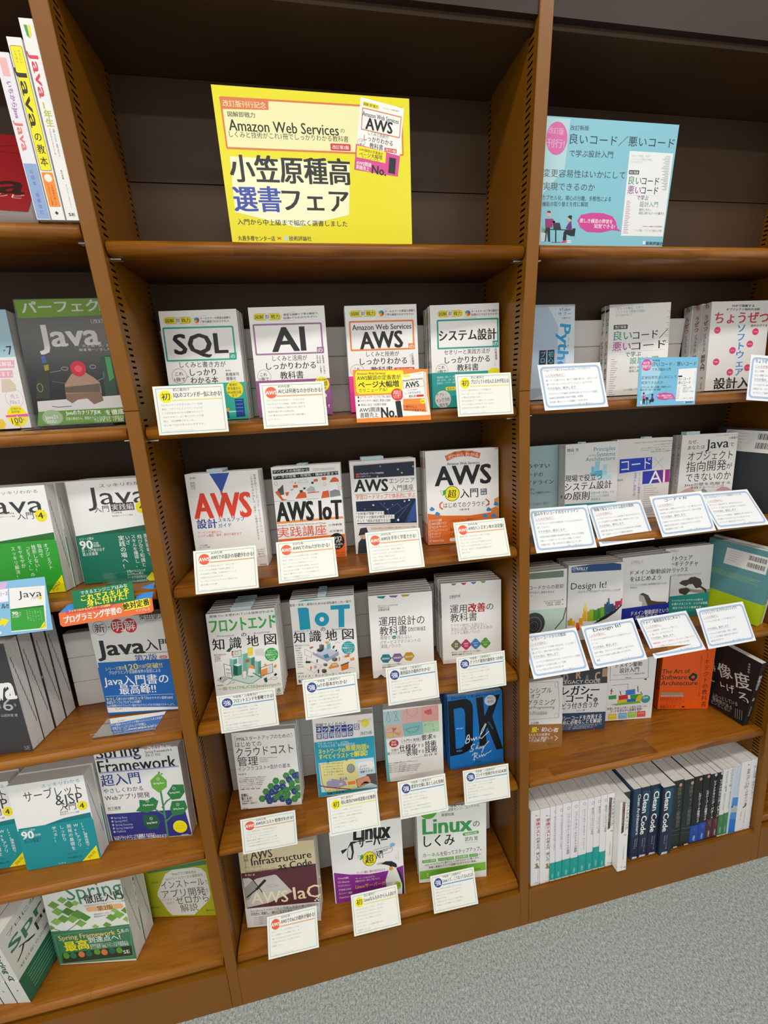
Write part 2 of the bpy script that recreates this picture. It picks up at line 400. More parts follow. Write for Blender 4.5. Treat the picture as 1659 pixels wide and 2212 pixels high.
DATA['awse'] = ('e4e0dc', '''P	-660 2014 708 2022 693 1707 -663 1721 43
P	-660 1216 700 1186 704 617 -662 698 44
L	-659 2030 701 2028 7 45
L	-659 666 702 587 7 45
E	-63 1962 24 23 46 0
E	331 1868 22 21 47 0
E	679 1911 24 24 48 0
E	418 1786 17 17 49 0
E	-136 1742 19 19 50 0
E	-273 1105 22 22 51 0
E	-471 1024 17 17 46 0
E	445 1138 22 22 52 0
E	551 1154 20 20 53 0
E	46 982 17 17 54 0
E	161 1082 12 12 55 0
E	-18 1121 10 10 55 0
E	275 716 25 25 53 0
E	670 967 20 20 56 0
L	-125 1154 46 982 284 1097 7 57
L	46 982 74 844 7 57
L	284 1097 375 967 527 1053 7 57
L	375 967 172 836 7 57
L	703 1137 432 640 7 57
L	698 1039 505 622 7 57
L	578 1098 212 684 7 57
P	704 1161 706 667 456 626 58
R	-613 1819 -538 1818 42 45 0 0
R	-615 1770 -542 1769 38 45 0 0
t	CloudTechロードマップ作成委員会	-526 1829 7 1815 42 12 0
t	くろかわこうへい	-530 1768 -289 1765 38 12 0
P	-663 1717 705 1701 708 1356 -669 1378 59
t	AWS	-657 1574 79 1543 285 3 2
t	エンジニア	120 1622 696 1604 124 3 0
t	入門講座	158 1451 663 1442 140 3 0
L	-670 1375 703 1352 5 3
t	学習ロードマップで体系的に学ぶ	-653 1312 697 1264 116 60 0
P	-670 985 -41 947 -42 854 -672 888 12
t	「全体像が理解できる」	-668 936 -49 904 68 3 1
P	-671 902 192 847 192 755 -674 797 12
t	「学習すべき順序が整理できる」	-670 853 180 806 69 3 1
P	-673 815 94 756 94 675 -672 724 12
t	そして「成長が実感できる!」	-661 769 82 725 69 3 1
t	初学者が適切な学習順序を選び続けるための知識を	-362 566 699 522 55 61 0
P	-702 5 -669 265 -590 358 -478 385 -471 5 62
E	-535 440 92 104 63 0
P	-651 450 -602 595 -463 607 -435 493 -534 465 62
P	-655 463 -411 486 -408 461 -645 432 64''')
DATA['awsc'] = ('f2f0ec', '''L	-339 2021 -164 2083 23 2101 210 2086 380 2037 131 65
t	ゼロから	-327 2030 35 2072 97 12 1
t	わかる	85 2078 385 2041 97 12 1
t	Amazon Web Services	-356 1882 407 1872 63 3 1
t	AWS	-639 1619 668 1610 468 3 2
E	-257 1186 176 179 1 0
E	-257 1186 176 179 66 13
t	超	-361 1183 -159 1179 190 3 1
P	-473 1150 -469 1262 -400 1295 -403 1196 67
P	-534 1274 -469 1262 -473 1150 -516 1203 68
L	-534 1274 -469 1262 -473 1150 -516 1203 -534 1274 5 3
t	入門	-63 1173 363 1174 221 3 1
R	424 1182 572 1185 150 69 0.05 0
t	改訂	440 1224 558 1224 60 12 1
t	新版	439 1149 556 1151 60 12 1
t	はじめてのクラウド	-470 920 517 902 131 3 0
L	-498 1002 -555 956 -552 880 -498 836 35 65
L	549 1000 615 945 614 875 554 848 35 65
t	大澤文孝 著	-99 793 143 791 46 3 0
P	-855 753 -483 679 153 638 668 680 855 725 855 5 -855 5 70
P	749 992 855 1039 855 976 855 836 855 781 747 853 71
P	811 772 855 819 855 755 855 614 855 559 809 631 72
P	669 769 793 816 855 752 855 612 785 556 667 629 73
E	-743 844 60 35 74 0
E	-751 874 33 30 74 0
E	-717 857 25 23 74 0
E	-621 721 61 35 74 0
E	-630 752 33 30 74 0
E	-595 735 25 23 74 0
E	617 742 62 36 74 0
E	607 773 34 31 74 0
E	643 756 26 23 74 0
E	524 596 62 36 74 0
E	515 627 34 31 74 0
E	550 609 26 23 74 0
E	731 586 62 36 74 0
E	721 617 34 31 74 0
E	757 599 26 23 74 0
E	794 867 62 36 74 0
E	784 898 34 30 74 0
E	820 881 26 23 74 0
t	☑ クラウドの基礎	-829 572 -525 580 66 12 0
t	☑ AWSの定番サービス	-832 501 -418 506 66 12 0
t	☑ EC2 S3 サーバー	-830 419 -403 423 67 12 0
t	☑ オブジェクトストレージ	-830 337 -393 340 67 12 0
t	☑ データベース	-829 253 -561 258 67 12 0
t	☑ ネットワーク	-826 183 -577 185 67 12 0
t	☑ Amazon Linux	-827 96 -482 95 67 12 0
t	とりあえず、使ってみようと興味を持ったら	-330 535 310 552 46 3 0
t	AWSを	-337 331 -60 349 119 3 0
t	これから	-341 203 -63 220 104 3 0
R	-349 87 -92 85 78 12 0.4 0
R	764 2185 855 2185 73 65 0.1 10
P	789 2173 844 2175 814 2148 65''')
DATA['front'] = ('f2f0ec', '''t	現場でいま使われている技術がわかる	-667 2035 713 2027 59 3 1
t	フロントエンド	-686 1810 732 1793 334 75 2
t	の	-36 1549 75 1546 110 3 1
t	Frontend	-549 1571 -201 1557 45 13 0
t	Roadmap	242 1553 587 1557 45 13 0
t	知	-679 1381 -429 1370 274 3 1
t	識	-313 1379 -56 1365 275 3 1
t	地	66 1381 320 1372 276 3 1
t	図	451 1377 708 1366 278 3 1
t	株式会社ICS	-672 1133 -418 1128 50 3 0
t	池田泰延	-673 1083 -539 1077 33 3 0
t	西原翼	-674 1037 -544 1034 33 3 0
t	松本ゆき	-675 992 -542 988 33 3 0
P	-448 569 -273 676 378 622 254 455 -2 370 76
L	-438 555 -8 363 92 371 356 521 21 77
P	-350 1019 -266 1039 -190 1000 -273 979 78
P	-350 1019 -273 979 -319 574 -396 614 79
P	-190 1000 -273 979 -319 574 -235 594 80
P	-147 1135 -40 1158 59 1110 -48 1087 78
P	-147 1135 -48 1087 -106 555 -206 604 81
P	59 1110 -48 1087 -106 555 1 578 82
P	32 1011 118 1032 198 992 112 971 78
P	32 1011 112 971 63 513 -18 554 79
P	198 992 112 971 63 513 149 533 83
P	63 1224 185 1236 164 1039 47 1035 84
P	-287 858 -191 882 -103 836 -199 811 85
P	-287 858 -199 811 -225 583 -313 630 86
P	-103 836 -199 811 -225 583 -129 607 87
P	196 902 263 920 325 887 258 869 78
P	196 902 258 869 226 563 163 597 79
P	325 887 258 869 226 563 293 580 80
P	-263 1173 -80 1190 -91 1052 -269 1035 88
L	-263 1173 -80 1190 -91 1052 -269 1035 -263 1173 8 13
E	-187 1127 41 45 77 11
P	-410 1191 -333 1265 -253 1261 -332 1174 86
P	211 1156 320 1194 423 1170 403 980 277 1008 215 1079 89
L	221 1142 414 1153 5 90
L	218 1112 411 1123 5 90
L	215 1082 408 1092 5 90
L	212 1051 405 1062 5 90
L	208 1021 402 1032 5 90
L	-489 908 -342 839 -346 543 -495 601 -489 908 10 13
P	-479 894 -352 833 -356 558 -485 610 91
R	-458 776 -369 745 41 92 0.1 0
R	-462 687 -368 657 41 92 0.1 0
L	-452 634 -385 608 13 93
P	292 658 446 704 437 550 286 529 94
L	288 711 571 780 558 574 282 517 288 711 10 3
P	458 716 568 749 554 587 447 561 95
E	97 747 56 67 96 0
P	38 741 -5 566 156 532 179 698 91
P	-109 682 -20 684 -35 504 -117 502 97
L	-109 682 -20 684 -35 504 -117 502 -109 682 5 13
P	120 628 317 486 295 463 116 597 98
E	-356 454 56 31 13 7
L	-405 434 -479 397 10 13
E	572 428 76 36 4 7
L	495 420 402 397 8 4
P	-684 534 -558 622 -428 541 -565 455 99
L	-649 535 -556 596 8 12
L	-606 504 -505 571 8 12
P	-612 590 -571 605 -591 536 -618 539 3
P	336 445 410 475 417 356 362 350 100
P	568 507 620 553 651 510 600 477 3
P	590 726 653 770 650 692 601 677 101
P	-287 1164 -259 1160 -274 1073 -301 1077 102
E	-272 1175 14 15 3 0
P	385 802 438 796 425 733 385 738 103
P	-29 980 87 979 81 878 -37 866 104
P	-10 947 72 948 68 892 -12 886 45
R	-592 818 -545 825 178 105 0.05 5
R	-446 984 -381 987 91 106 0.05 5
E	571 1006 150 163 107 0
t	海に浮かぶ知識	475 1105 681 1101 31 12 0
t	を体系化した	482 1061 658 1053 31 12 0
t	「情報のハブ」	427 1008 714 1000 51 12 1
t	としての	477 946 651 940 46 12 1
t	入門書	495 887 632 886 46 12 1
t	技術評論社	-694 406 -549 401 31 3 0
t	一冊でHTML/CSS/JavaScriptの	-698 316 699 273 88 108 0
t	本	599 128 695 126 116 75 1
t	学ぶべく	594 39 704 36 47 3 0''')
DATA['iotm'] = ('f2f0ec', '''P	-384 2087 29 2064 698 2095 722 2095 102 2058 -558 2044 109
t	設計・実装・運用のための必須知識をこれ一冊で	-746 1973 677 1951 62 3 1
t	I	-541 1624 -337 1627 530 110 2
P	-566 1898 -352 1892 -356 1784 -570 1787 110
P	-561 1444 -345 1445 -347 1359 -558 1360 110
E	-34 1573 167 171 110 113
P	188 1891 637 1882 637 1778 501 1780 474 1335 340 1340 365 1782 185 1787 110
t	の	-78 1334 27 1335 115 3 1
t	Internet of Things	-683 1338 -153 1315 37 13 0
t	Roadmap	181 1310 517 1302 47 13 0
t	知	-716 1181 -466 1173 275 3 1
t	識	-357 1174 -86 1164 275 3 1
t	地	23 1164 286 1155 276 3 1
t	図	411 1156 676 1150 277 3 1
t	株式会社ソラコム	-714 981 -367 969 47 3 0
t	松井基勝	-705 917 -570 912 32 3 0
t	横田真一	-703 858 -569 853 32 3 0
t	今井雄太	-701 800 -567 795 32 3 0
t	小梁川貴	-698 741 -566 736 32 3 0
t	松本悠輔	-696 682 -565 677 32 3 0
t	松下享平	-694 624 -564 619 32 3 0
t	新谷真也	-691 565 -563 560 32 3 0
t	渡邊岳人	-689 505 -562 501 32 3 0
t	荒木海	-687 446 -560 441 32 3 0
P	-308 788 -62 897 288 743 294 648 8 516 -302 707 111
P	-308 788 14 596 8 516 -313 722 112
P	288 743 14 596 8 516 295 662 112
P	-145 953 -89 968 -36 942 -92 926 35
P	-145 953 -92 926 -103 794 -156 821 113
P	-36 942 -92 926 -103 794 -47 810 114
P	-203 852 -137 869 -74 839 -141 822 115
P	-203 852 -141 822 -145 769 -207 799 116
P	-74 839 -141 822 -145 769 -79 787 117
P	28 941 123 972 120 839 26 814 118
P	-79 685 36 714 71 617 -36 601 119
P	-3 1024 96 1014 72 958 5 965 120
P	25 352 117 464 218 473 287 385 244 317 90 278 121
P	115 438 216 446 238 398 129 390 122
P	5 314 272 354 305 283 124 221 123
P	324 376 506 439 500 290 328 246 124
P	313 399 520 464 518 432 324 371 125
P	127 598 191 618 252 585 187 565 126
P	127 598 187 565 182 498 122 531 127
P	252 585 187 565 182 498 247 519 36
P	-83 471 -37 485 6 462 -40 448 126
P	-83 471 -40 448 -44 400 -87 423 127
P	6 462 -40 448 -44 400 2 414 36
P	-132 328 -76 346 -23 317 -79 298 128
P	-132 328 -79 298 -85 228 -138 258 36
P	-23 317 -79 298 -85 228 -28 247 129
P	366 601 444 634 516 586 438 553 130
P	418 623 546 650 541 584 440 580 124
P	551 542 654 564 656 491 559 474 120
L	-486 885 -333 777 -355 659 -503 740 -486 885 5 13
L	-466 670 -475 564 -339 551 8 13
R	-501 553 -378 541 53 131 0.5 0
P	175 900 225 896 181 820 157 836 38
P	229 789 267 798 251 746 221 749 38
P	-232 338 -194 334 -209 241 -234 244 38
P	285 596 315 598 303 500 283 494 124
P	-399 436 -362 432 -377 339 -402 342 124
P	-236 594 -206 596 -223 512 -243 509 38
L	-414 558 -125 422 -313 265 -479 377 5 4
L	229 962 281 983 341 951 5 13
L	515 289 573 310 646 276 5 13
E	-246 782 30 37 12 0
E	-281 410 35 43 132 0
P	-379 914 -296 933 -287 892 -363 868 133
P	88 1068 129 1059 96 1014 134
E	527 813 156 165 135 0
t	海に浮かぶ知識	424 919 645 919 32 12 0
t	を体系化した	431 870 621 868 32 12 0
t	「情報のハブ」	377 817 678 809 53 12 1
t	としての	432 753 618 750 48 12 1
t	入門書	453 692 599 691 48 12 1
t	技術評論社	-711 287 -566 283 32 3 0
t	デバイス・ネットワーク・クラウド・	-713 199 614 170 76 3 0
t	セキュリティまで	-711 109 -125 97 76 3 0
t	第一線の実践者が解説!	-709 77 119 50 76 3 1''')
DATA['opsd'] = ('f2f0ec', '''P	-548 2075 -335 2074 -387 2011 -508 2032 136
P	-266 2074 -50 2065 -104 2013 -226 2028 137
P	14 2073 231 2067 175 2020 51 2017 138
t	日本ビジネスシステムズ株式会社 監修	-529 1841 -71 1831 31 3 0
t	株式会社はてな 著	-526 1798 -270 1796 32 3 0
t	近藤誠司著	-530 1741 -266 1735 68 3 0
t	運用設計の	-529 1449 544 1409 235 3 0
t	教科書	-525 1202 120 1184 237 3 0
t	【改訂新版】	158 1191 548 1182 103 3 0
t	現場で	-520 1028 -277 1021 98 4 0
R	-244 1024 -139 1024 87 139 0.5 0
t	もっと	-227 1022 -154 1023 49 12 1
t	困らない	-114 1016 213 1001 98 4 0
t	ITサービスマネジメントの	-516 914 427 893 98 4 0
t	実践ノウハウ	-514 812 -49 797 99 4 0
L	-304 490 -240 501 22 13
L	-17 489 40 500 22 13
P	-544 498 -482 608 -336 599 -281 488 -373 375 -489 398 136
P	-271 493 -210 603 -63 594 -7 483 -99 369 -215 392 137
P	9 498 70 608 217 599 274 488 183 374 66 397 138
t	業務運用	-506 494 -329 490 50 12 1
t	基盤運用	-235 489 -50 487 50 12 1
t	運用管理	44 489 231 487 50 12 1
t	クラウドも組織もバラバラな現場から	-516 322 -45 322 39 3 0
t	運用の標準化まで	-511 266 -175 265 45 3 1
t	ノウハウ	-509 210 -407 210 34 3 0
P	-649 5 -554 93 -471 5 140''')
DATA['opsi'] = ('f2f0ec', '''P	-499 2086 -354 2085 -397 2035 -448 2034 141
P	-253 2083 -107 2082 -150 2032 -202 2030 142
P	-14 2086 132 2085 90 2035 38 2033 143
P	224 2094 370 2094 327 2043 275 2042 144
t	近藤誠司著	-539 1757 -273 1758 71 3 0
t	Kondo Seiji	-535 1711 -396 1711 22 13 0
t	運用	-534 1433 -115 1423 220 3 0
t	改善	-80 1428 342 1421 232 145 2
t	の	368 1430 545 1427 193 3 0
t	教科書	-527 1201 132 1196 222 3 0
t	クラウド時代にも困らない、	-532 1002 382 974 95 146 0
t	変化に迅速に対応するための	-521 903 507 891 95 146 0
t	システム運用ノウハウ	-521 811 201 793 96 146 0
L	-306 477 -252 483 23 13
L	-60 472 -12 479 23 13
L	189 467 235 480 23 13
P	-532 491 -510 523 -417 622 -375 618 -282 497 -272 462 -288 435 -381 341 -424 345 -517 450 147
P	-284 483 -262 515 -170 614 -127 611 -33 489 -23 454 -40 427 -132 333 -175 337 -269 442 148
P	-44 482 -22 514 70 613 113 609 208 488 218 453 202 426 109 331 66 335 -29 440 143
P	202 485 224 517 317 617 359 613 455 491 465 456 449 429 357 335 314 339 218 444 149
t	基盤	-438 511 -359 510 45 12 1
t	運用	-440 446 -360 444 45 12 1
t	自動化	-204 501 -92 500 45 12 1
t	対応	-195 438 -106 436 46 12 1
t	クラウド	26 498 154 498 46 12 1
t	対応	46 434 132 432 46 12 1
t	セキュリティ	251 501 428 502 40 12 1
t	対応	293 435 379 435 46 12 1
t	時代はシステム運用からサービス運用へ	-518 291 232 280 40 3 0
t	継続的な改善でビジネスを	-515 233 -16 223 46 3 1''')
DATA['cost'] = ('f2f0ec', '''L	-635 2022 -671 2011 -668 1864 -638 1867 6 13
t	PM&スタートアップのための	-631 1928 619 1922 118 3 0
L	629 1972 661 1975 670 1874 639 1869 6 13
t	はじめての	-680 1785 -71 1769 142 3 0
t	クラウドコスト	-679 1571 663 1574 263 3 0
t	管理	-682 1326 -199 1315 253 3 0
t	AWS: Amazon Web Services	-157 1378 260 1370 32 13 0
t	Microsoft Azure	-157 1328 34 1328 32 13 0
t	Google Cloud	-157 1282 35 1281 32 13 0
t	インフラコスト×会計の基本	-692 1124 558 1115 122 150 0
t	柿崎 直紀 著	-696 978 -512 978 38 3 0
t	ユニット費用と会社会計 予算を決める	-695 875 -51 862 35 3 0
t	コスト最適化の進め方 費用を減らす	-696 824 -79 811 35 3 0
t	固定的費と変動費 その見極め	-697 773 -107 759 35 3 0
t	リソースの配分 最適化	-697 721 -135 707 35 3 0
t	コストを可視化する管理	-698 669 -163 655 35 3 0
t	データとコスト モニタリング	-699 617 -192 603 35 3 0
t	運用管理	-700 565 -220 550 36 3 0
P	664 911 614 829 528 837 492 927 543 1009 629 1001 151
L	578 919 664 911 4 152
L	578 919 614 829 4 152
L	578 919 528 837 4 152
L	578 919 492 927 4 152
L	578 919 543 1009 4 152
L	578 919 629 1001 4 152
P	517 831 466 748 380 757 345 847 396 929 482 921 151
L	431 839 517 831 4 152
L	431 839 466 748 4 152
L	431 839 380 757 4 152
L	431 839 345 847 4 152
L	431 839 396 929 4 152
L	431 839 482 921 4 152
P	727 810 676 728 590 736 555 827 606 909 692 900 153
L	641 818 727 810 4 152
L	641 818 676 728 4 152
L	641 818 590 736 4 152
L	641 818 555 827 4 152
L	641 818 606 909 4 152
L	641 818 692 900 4 152
P	576 718 525 636 438 644 403 735 454 817 540 809 153
L	489 727 576 718 4 152
L	489 727 525 636 4 152
L	489 727 438 644 4 152
L	489 727 403 735 4 152
L	489 727 454 817 4 152
L	489 727 540 809 4 152
P	258 714 207 632 121 640 86 731 138 813 224 804 151
L	172 722 258 714 4 152
L	172 722 207 632 4 152
L	172 722 121 640 4 152
L	172 722 86 731 4 152
L	172 722 138 813 4 152
L	172 722 224 804 4 152
P	735 680 734 597 648 606 612 697 663 779 735 771 151
L	698 688 735 680 4 152
L	698 688 734 597 4 152
L	698 688 648 606 4 152
L	698 688 612 697 4 152
L	698 688 663 779 4 152
L	698 688 735 771 4 152
P	410 640 358 557 272 566 237 657 289 739 375 730 151
L	324 648 410 640 4 152
L	324 648 358 557 4 152
L	324 648 272 566 4 152
L	324 648 237 657 4 152
L	324 648 289 739 4 152
L	324 648 375 730 4 152
P	632 606 581 523 495 531 459 623 510 705 597 697 151
L	546 614 632 606 4 152
L	546 614 581 523 4 152
L	546 614 495 531 4 152
L	546 614 459 623 4 152
L	546 614 510 705 4 152
L	546 614 597 697 4 152
P	127 572 75 490 -11 498 -45 589 7 672 92 663 151
L	41 581 127 572 4 152
L	41 581 75 490 4 152
L	41 581 -11 498 4 152
L	41 581 -45 589 4 152
L	41 581 7 672 4 152
L	41 581 92 663 4 152
P	258 529 207 447 121 455 86 547 138 629 224 621 153
L	172 538 258 529 4 152
L	172 538 207 447 4 152
L	172 538 121 455 4 152
L	172 538 86 547 4 152
L	172 538 138 629 4 152
L	172 538 224 621 4 152
P	405 539 354 456 268 464 233 556 284 638 370 630 153
L	319 547 405 539 4 152
L	319 547 354 456 4 152
L	319 547 268 464 4 152
L	319 547 233 556 4 152
L	319 547 284 638 4 152
L	319 547 370 630 4 152
P	480 433 429 349 342 358 307 450 359 533 445 524 151
L	394 441 480 433 4 152
L	394 441 429 349 4 152
L	394 441 342 358 4 152
L	394 441 307 450 4 152
L	394 441 359 533 4 152
L	394 441 445 524 4 152
P	627 493 576 410 489 418 454 510 505 593 592 584 151
L	541 501 627 493 4 152
L	541 501 576 410 4 152
L	541 501 489 418 4 152
L	541 501 454 510 4 152
L	541 501 505 593 4 152
L	541 501 592 584 4 152
P	-7 436 -59 353 -145 362 -179 454 -127 536 -41 528 151
L	-93 445 -7 436 4 152
L	-93 445 -59 353 4 152
L	-93 445 -145 362 4 152
L	-93 445 -179 454 4 152
L	-93 445 -127 536 4 152
L	-93 445 -41 528 4 152
P	131 408 80 325 -7 333 -41 425 11 508 97 499 153
L	45 416 131 408 4 152
L	45 416 80 325 4 152
L	45 416 -7 333 4 152
L	45 416 -41 425 4 152
L	45 416 11 508 4 152
L	45 416 97 499 4 152
P	267 349 215 266 129 274 94 366 146 449 232 441 153
L	180 358 267 349 4 152
L	180 358 215 266 4 152
L	180 358 129 274 4 152
L	180 358 94 366 4 152
L	180 358 146 449 4 152
L	180 358 232 441 4 152
P	359 370 307 286 221 295 186 387 237 470 324 462 151
L	272 378 359 370 4 152
L	272 378 307 286 4 152
L	272 378 221 295 4 152
L	272 378 186 387 4 152
L	272 378 237 470 4 152
L	272 378 324 462 4 152
P	504 325 453 242 366 250 331 343 382 426 469 417 151
L	417 334 504 325 4 152
L	417 334 453 242 4 152
L	417 334 366 250 4 152
L	417 334 331 343 4 152
L	417 334 382 426 4 152
L	417 334 469 417 4 152
P	682 382 631 299 544 308 508 400 560 483 646 474 153
L	595 391 682 382 4 152
L	595 391 631 299 4 152
L	595 391 544 308 4 152
L	595 391 508 400 4 152
L	595 391 560 483 4 152
L	595 391 646 474 4 152
P	-115 252 -167 169 -254 178 -288 270 -235 353 -149 344 151
L	-201 261 -115 252 4 152
L	-201 261 -167 169 4 152
L	-201 261 -254 178 4 152
L	-201 261 -288 270 4 152
L	-201 261 -235 353 4 152
L	-201 261 -149 344 4 152
P	22 284 -30 200 -117 209 -151 301 -99 384 -13 375 153
L	-65 292 22 284 4 152
L	-65 292 -30 200 4 152
L	-65 292 -117 209 4 152
L	-65 292 -151 301 4 152
L	-65 292 -99 384 4 152
L	-65 292 -13 375 4 152
P	176 208 124 124 38 133 3 225 55 309 141 300 153
L	90 216 176 208 4 152
L	90 216 124 124 4 152
L	90 216 38 133 4 152
L	90 216 3 225 4 152
L	90 216 55 309 4 152
L	90 216 141 300 4 152
P	57 175 5 91 -82 100 -116 192 -64 276 23 267 153
L	-29 183 57 175 4 152
L	-29 183 5 91 4 152
L	-29 183 -82 100 4 152
L	-29 183 -116 192 4 152
L	-29 183 -64 276 4 152
L	-29 183 23 267 4 152
P	246 261 194 177 107 186 73 278 124 362 211 353 151
L	159 270 246 261 4 152
L	159 270 194 177 4 152
L	159 270 107 186 4 152
L	159 270 73 278 4 152
L	159 270 124 362 4 152
L	159 270 211 353 4 152
P	369 203 317 119 231 128 196 221 247 304 334 296 153
L	282 212 369 203 4 152
L	282 212 317 119 4 152
L	282 212 231 128 4 152
L	282 212 196 221 4 152
L	282 212 247 304 4 152
L	282 212 334 296 4 152
P	474 223 423 139 336 148 300 240 352 324 439 315 151
L	387 232 474 223 4 152
L	387 232 423 139 4 152
L	387 232 336 148 4 152
L	387 232 300 240 4 152
L	387 232 352 324 4 152
L	387 232 439 315 4 152
P	515 107 464 23 377 32 341 124 393 208 480 199 153
L	428 116 515 107 4 152
L	428 116 464 23 4 152
L	428 116 377 32 4 152
L	428 116 341 124 4 152
L	428 116 393 208 4 152
L	428 116 480 199 4 152
P	664 173 612 89 525 98 489 191 541 275 628 266 151
L	576 182 664 173 4 152
L	576 182 612 89 4 152
L	576 182 525 98 4 152
L	576 182 489 191 4 152
L	576 182 541 275 4 152
L	576 182 628 266 4 152
P	735 269 711 185 624 194 588 287 640 370 726 361 151
L	675 278 735 269 4 152
L	675 278 711 185 4 152
L	675 278 624 194 4 152
L	675 278 588 287 4 152
L	675 278 640 370 4 152
L	675 278 726 361 4 152
P	735 478 724 395 637 404 602 495 653 578 735 570 151
L	688 487 735 478 4 152
L	688 487 724 395 4 152
L	688 487 637 404 4 152
L	688 487 602 495 4 152
L	688 487 653 578 4 152
L	688 487 735 570 4 152
P	735 833 735 750 661 759 626 849 676 931 735 923 153
L	712 841 735 833 4 152
L	712 841 735 750 4 152
L	712 841 661 759 4 152
L	712 841 626 849 4 152
L	712 841 676 931 4 152
L	712 841 735 923 4 152
t	変動に	-693 401 -524 405 89 3 1
t	強くなる!	-697 311 -447 313 89 3 1
t	分析知識から	-696 236 -448 226 42 3 0
t	初級導入・運用まで	-698 170 -335 163 48 3 0
t	技術評論社	-701 32 -566 27 30 3 0''')
DATA['net'] = ('eeeae6', '''t	図解でよくわかる	-659 1925 70 1908 95 154 1
R	-660 1808 -527 1799 156 155 0.03 0
t	ネ	-645 1806 -542 1803 123 12 2
R	-509 1804 -375 1795 156 155 0.03 0
t	ッ	-493 1802 -391 1800 123 12 2
R	-357 1801 -223 1792 156 155 0.03 0
t	ト	-342 1799 -238 1796 123 12 2
R	-205 1797 -71 1788 156 155 0.03 0
t	ワ	-189 1795 -86 1793 123 12 2
R	-52 1793 82 1785 157 155 0.03 0
t	ー	-37 1792 67 1789 123 12 2
R	101 1790 235 1781 157 155 0.03 0
t	ク	116 1788 220 1785 123 12 2
R	259 1787 394 1784 157 155 0.03 14
t	の	280 1787 374 1786 112 155 1
R	-664 1631 -535 1628 151 155 0.03 0
t	重	-654 1630 -545 1632 129 12 1
R	-512 1631 -383 1629 151 155 0.03 0
t	要	-501 1630 -393 1633 129 12 1
R	-359 1632 -230 1629 151 155 0.03 0
t	用	-349 1631 -240 1633 129 12 1
R	-206 1632 -77 1629 151 155 0.03 0
t	語	-196 1631 -87 1633 129 12 1
R	-53 1632 77 1629 152 155 0.03 0
t	解	-43 1631 66 1633 130 12 1
R	100 1632 230 1629 152 155 0.03 0
t	説	111 1631 220 1633 130 12 1
t	改訂5版	406 1596 694 1599 90 156 0
E	535 1867 99 106 157 0
t	きたみりゅうじ	357 1923 703 1953 73 158 0
P	-735 1484 735 1505 733 76 -735 5 159
t	TCP, IP, パケット、HTTPS、	-658 1442 118 1404 73 160 0
t	マクロセル方式、秘密鍵暗号方式…	-651 1362 310 1340 74 160 0
t	ネットワークの	-649 1225 0 1209 142 161 2
t	重要用語	16 1245 527 1236 154 161 2
t	を	531 1230 605 1227 97 161 1
t	すべてイラストで	-647 1083 199 1055 137 161 2
t	解説!	214 1071 543 1079 160 161 2
P	-672 923 692 925 722 106 -656 126 162
P	-649 892 205 946 330 241 217 138 -499 107 -612 354 163
L	-649 892 -623 384 -549 143 11 164
E	-437 939 26 34 3 10
E	21 938 26 34 3 10
t	ルータは、LANとLANとも	-576 892 -71 868 51 165 0
t	しくはLANとインターネ	-577 812 -87 789 52 165 0
t	ットといった異なるネット	-575 740 -81 720 52 165 0
t	ワークを相互に接続する	-573 662 -86 645 52 165 0
t	もちです。	-568 586 -327 581 52 165 0
E	109 689 100 121 166 0
E	109 689 100 121 165 8
t	インターネット	-2 797 162 813 40 165 0
R	-205 451 21 447 64 12 0.5 0
t	配送路	-185 442 5 437 81 3 1
t	小包み	-216 562 -71 562 46 3 0
P	-518 386 -393 473 -58 375 -14 253 -202 203 -514 255 167
R	-474 448 -382 443 58 168 0.3 0
R	-208 300 -122 295 58 168 0.3 0
L	-706 322 -514 255 -307 207 57 128 29 169
P	6 338 191 345 193 258 13 256 170
R	284 741 701 736 201 12 0.5 0
t	ほどほど	334 706 521 736 58 3 0
t	わかるから	325 643 569 650 58 3 0
t	理解できる!	330 562 660 575 64 3 1
P	479 486 735 497 735 162 492 280 171
P	219 371 530 451 598 268 250 148 172
L	219 371 530 451 598 268 250 148 219 371 12 173
P	306 200 413 296 493 295 543 245 410 238 3
E	404 232 21 23 174 0
t	しがいぶく白さ	-522 151 -206 148 58 3 0
t	図解でわかる	-522 81 -104 89 70 3 1''')
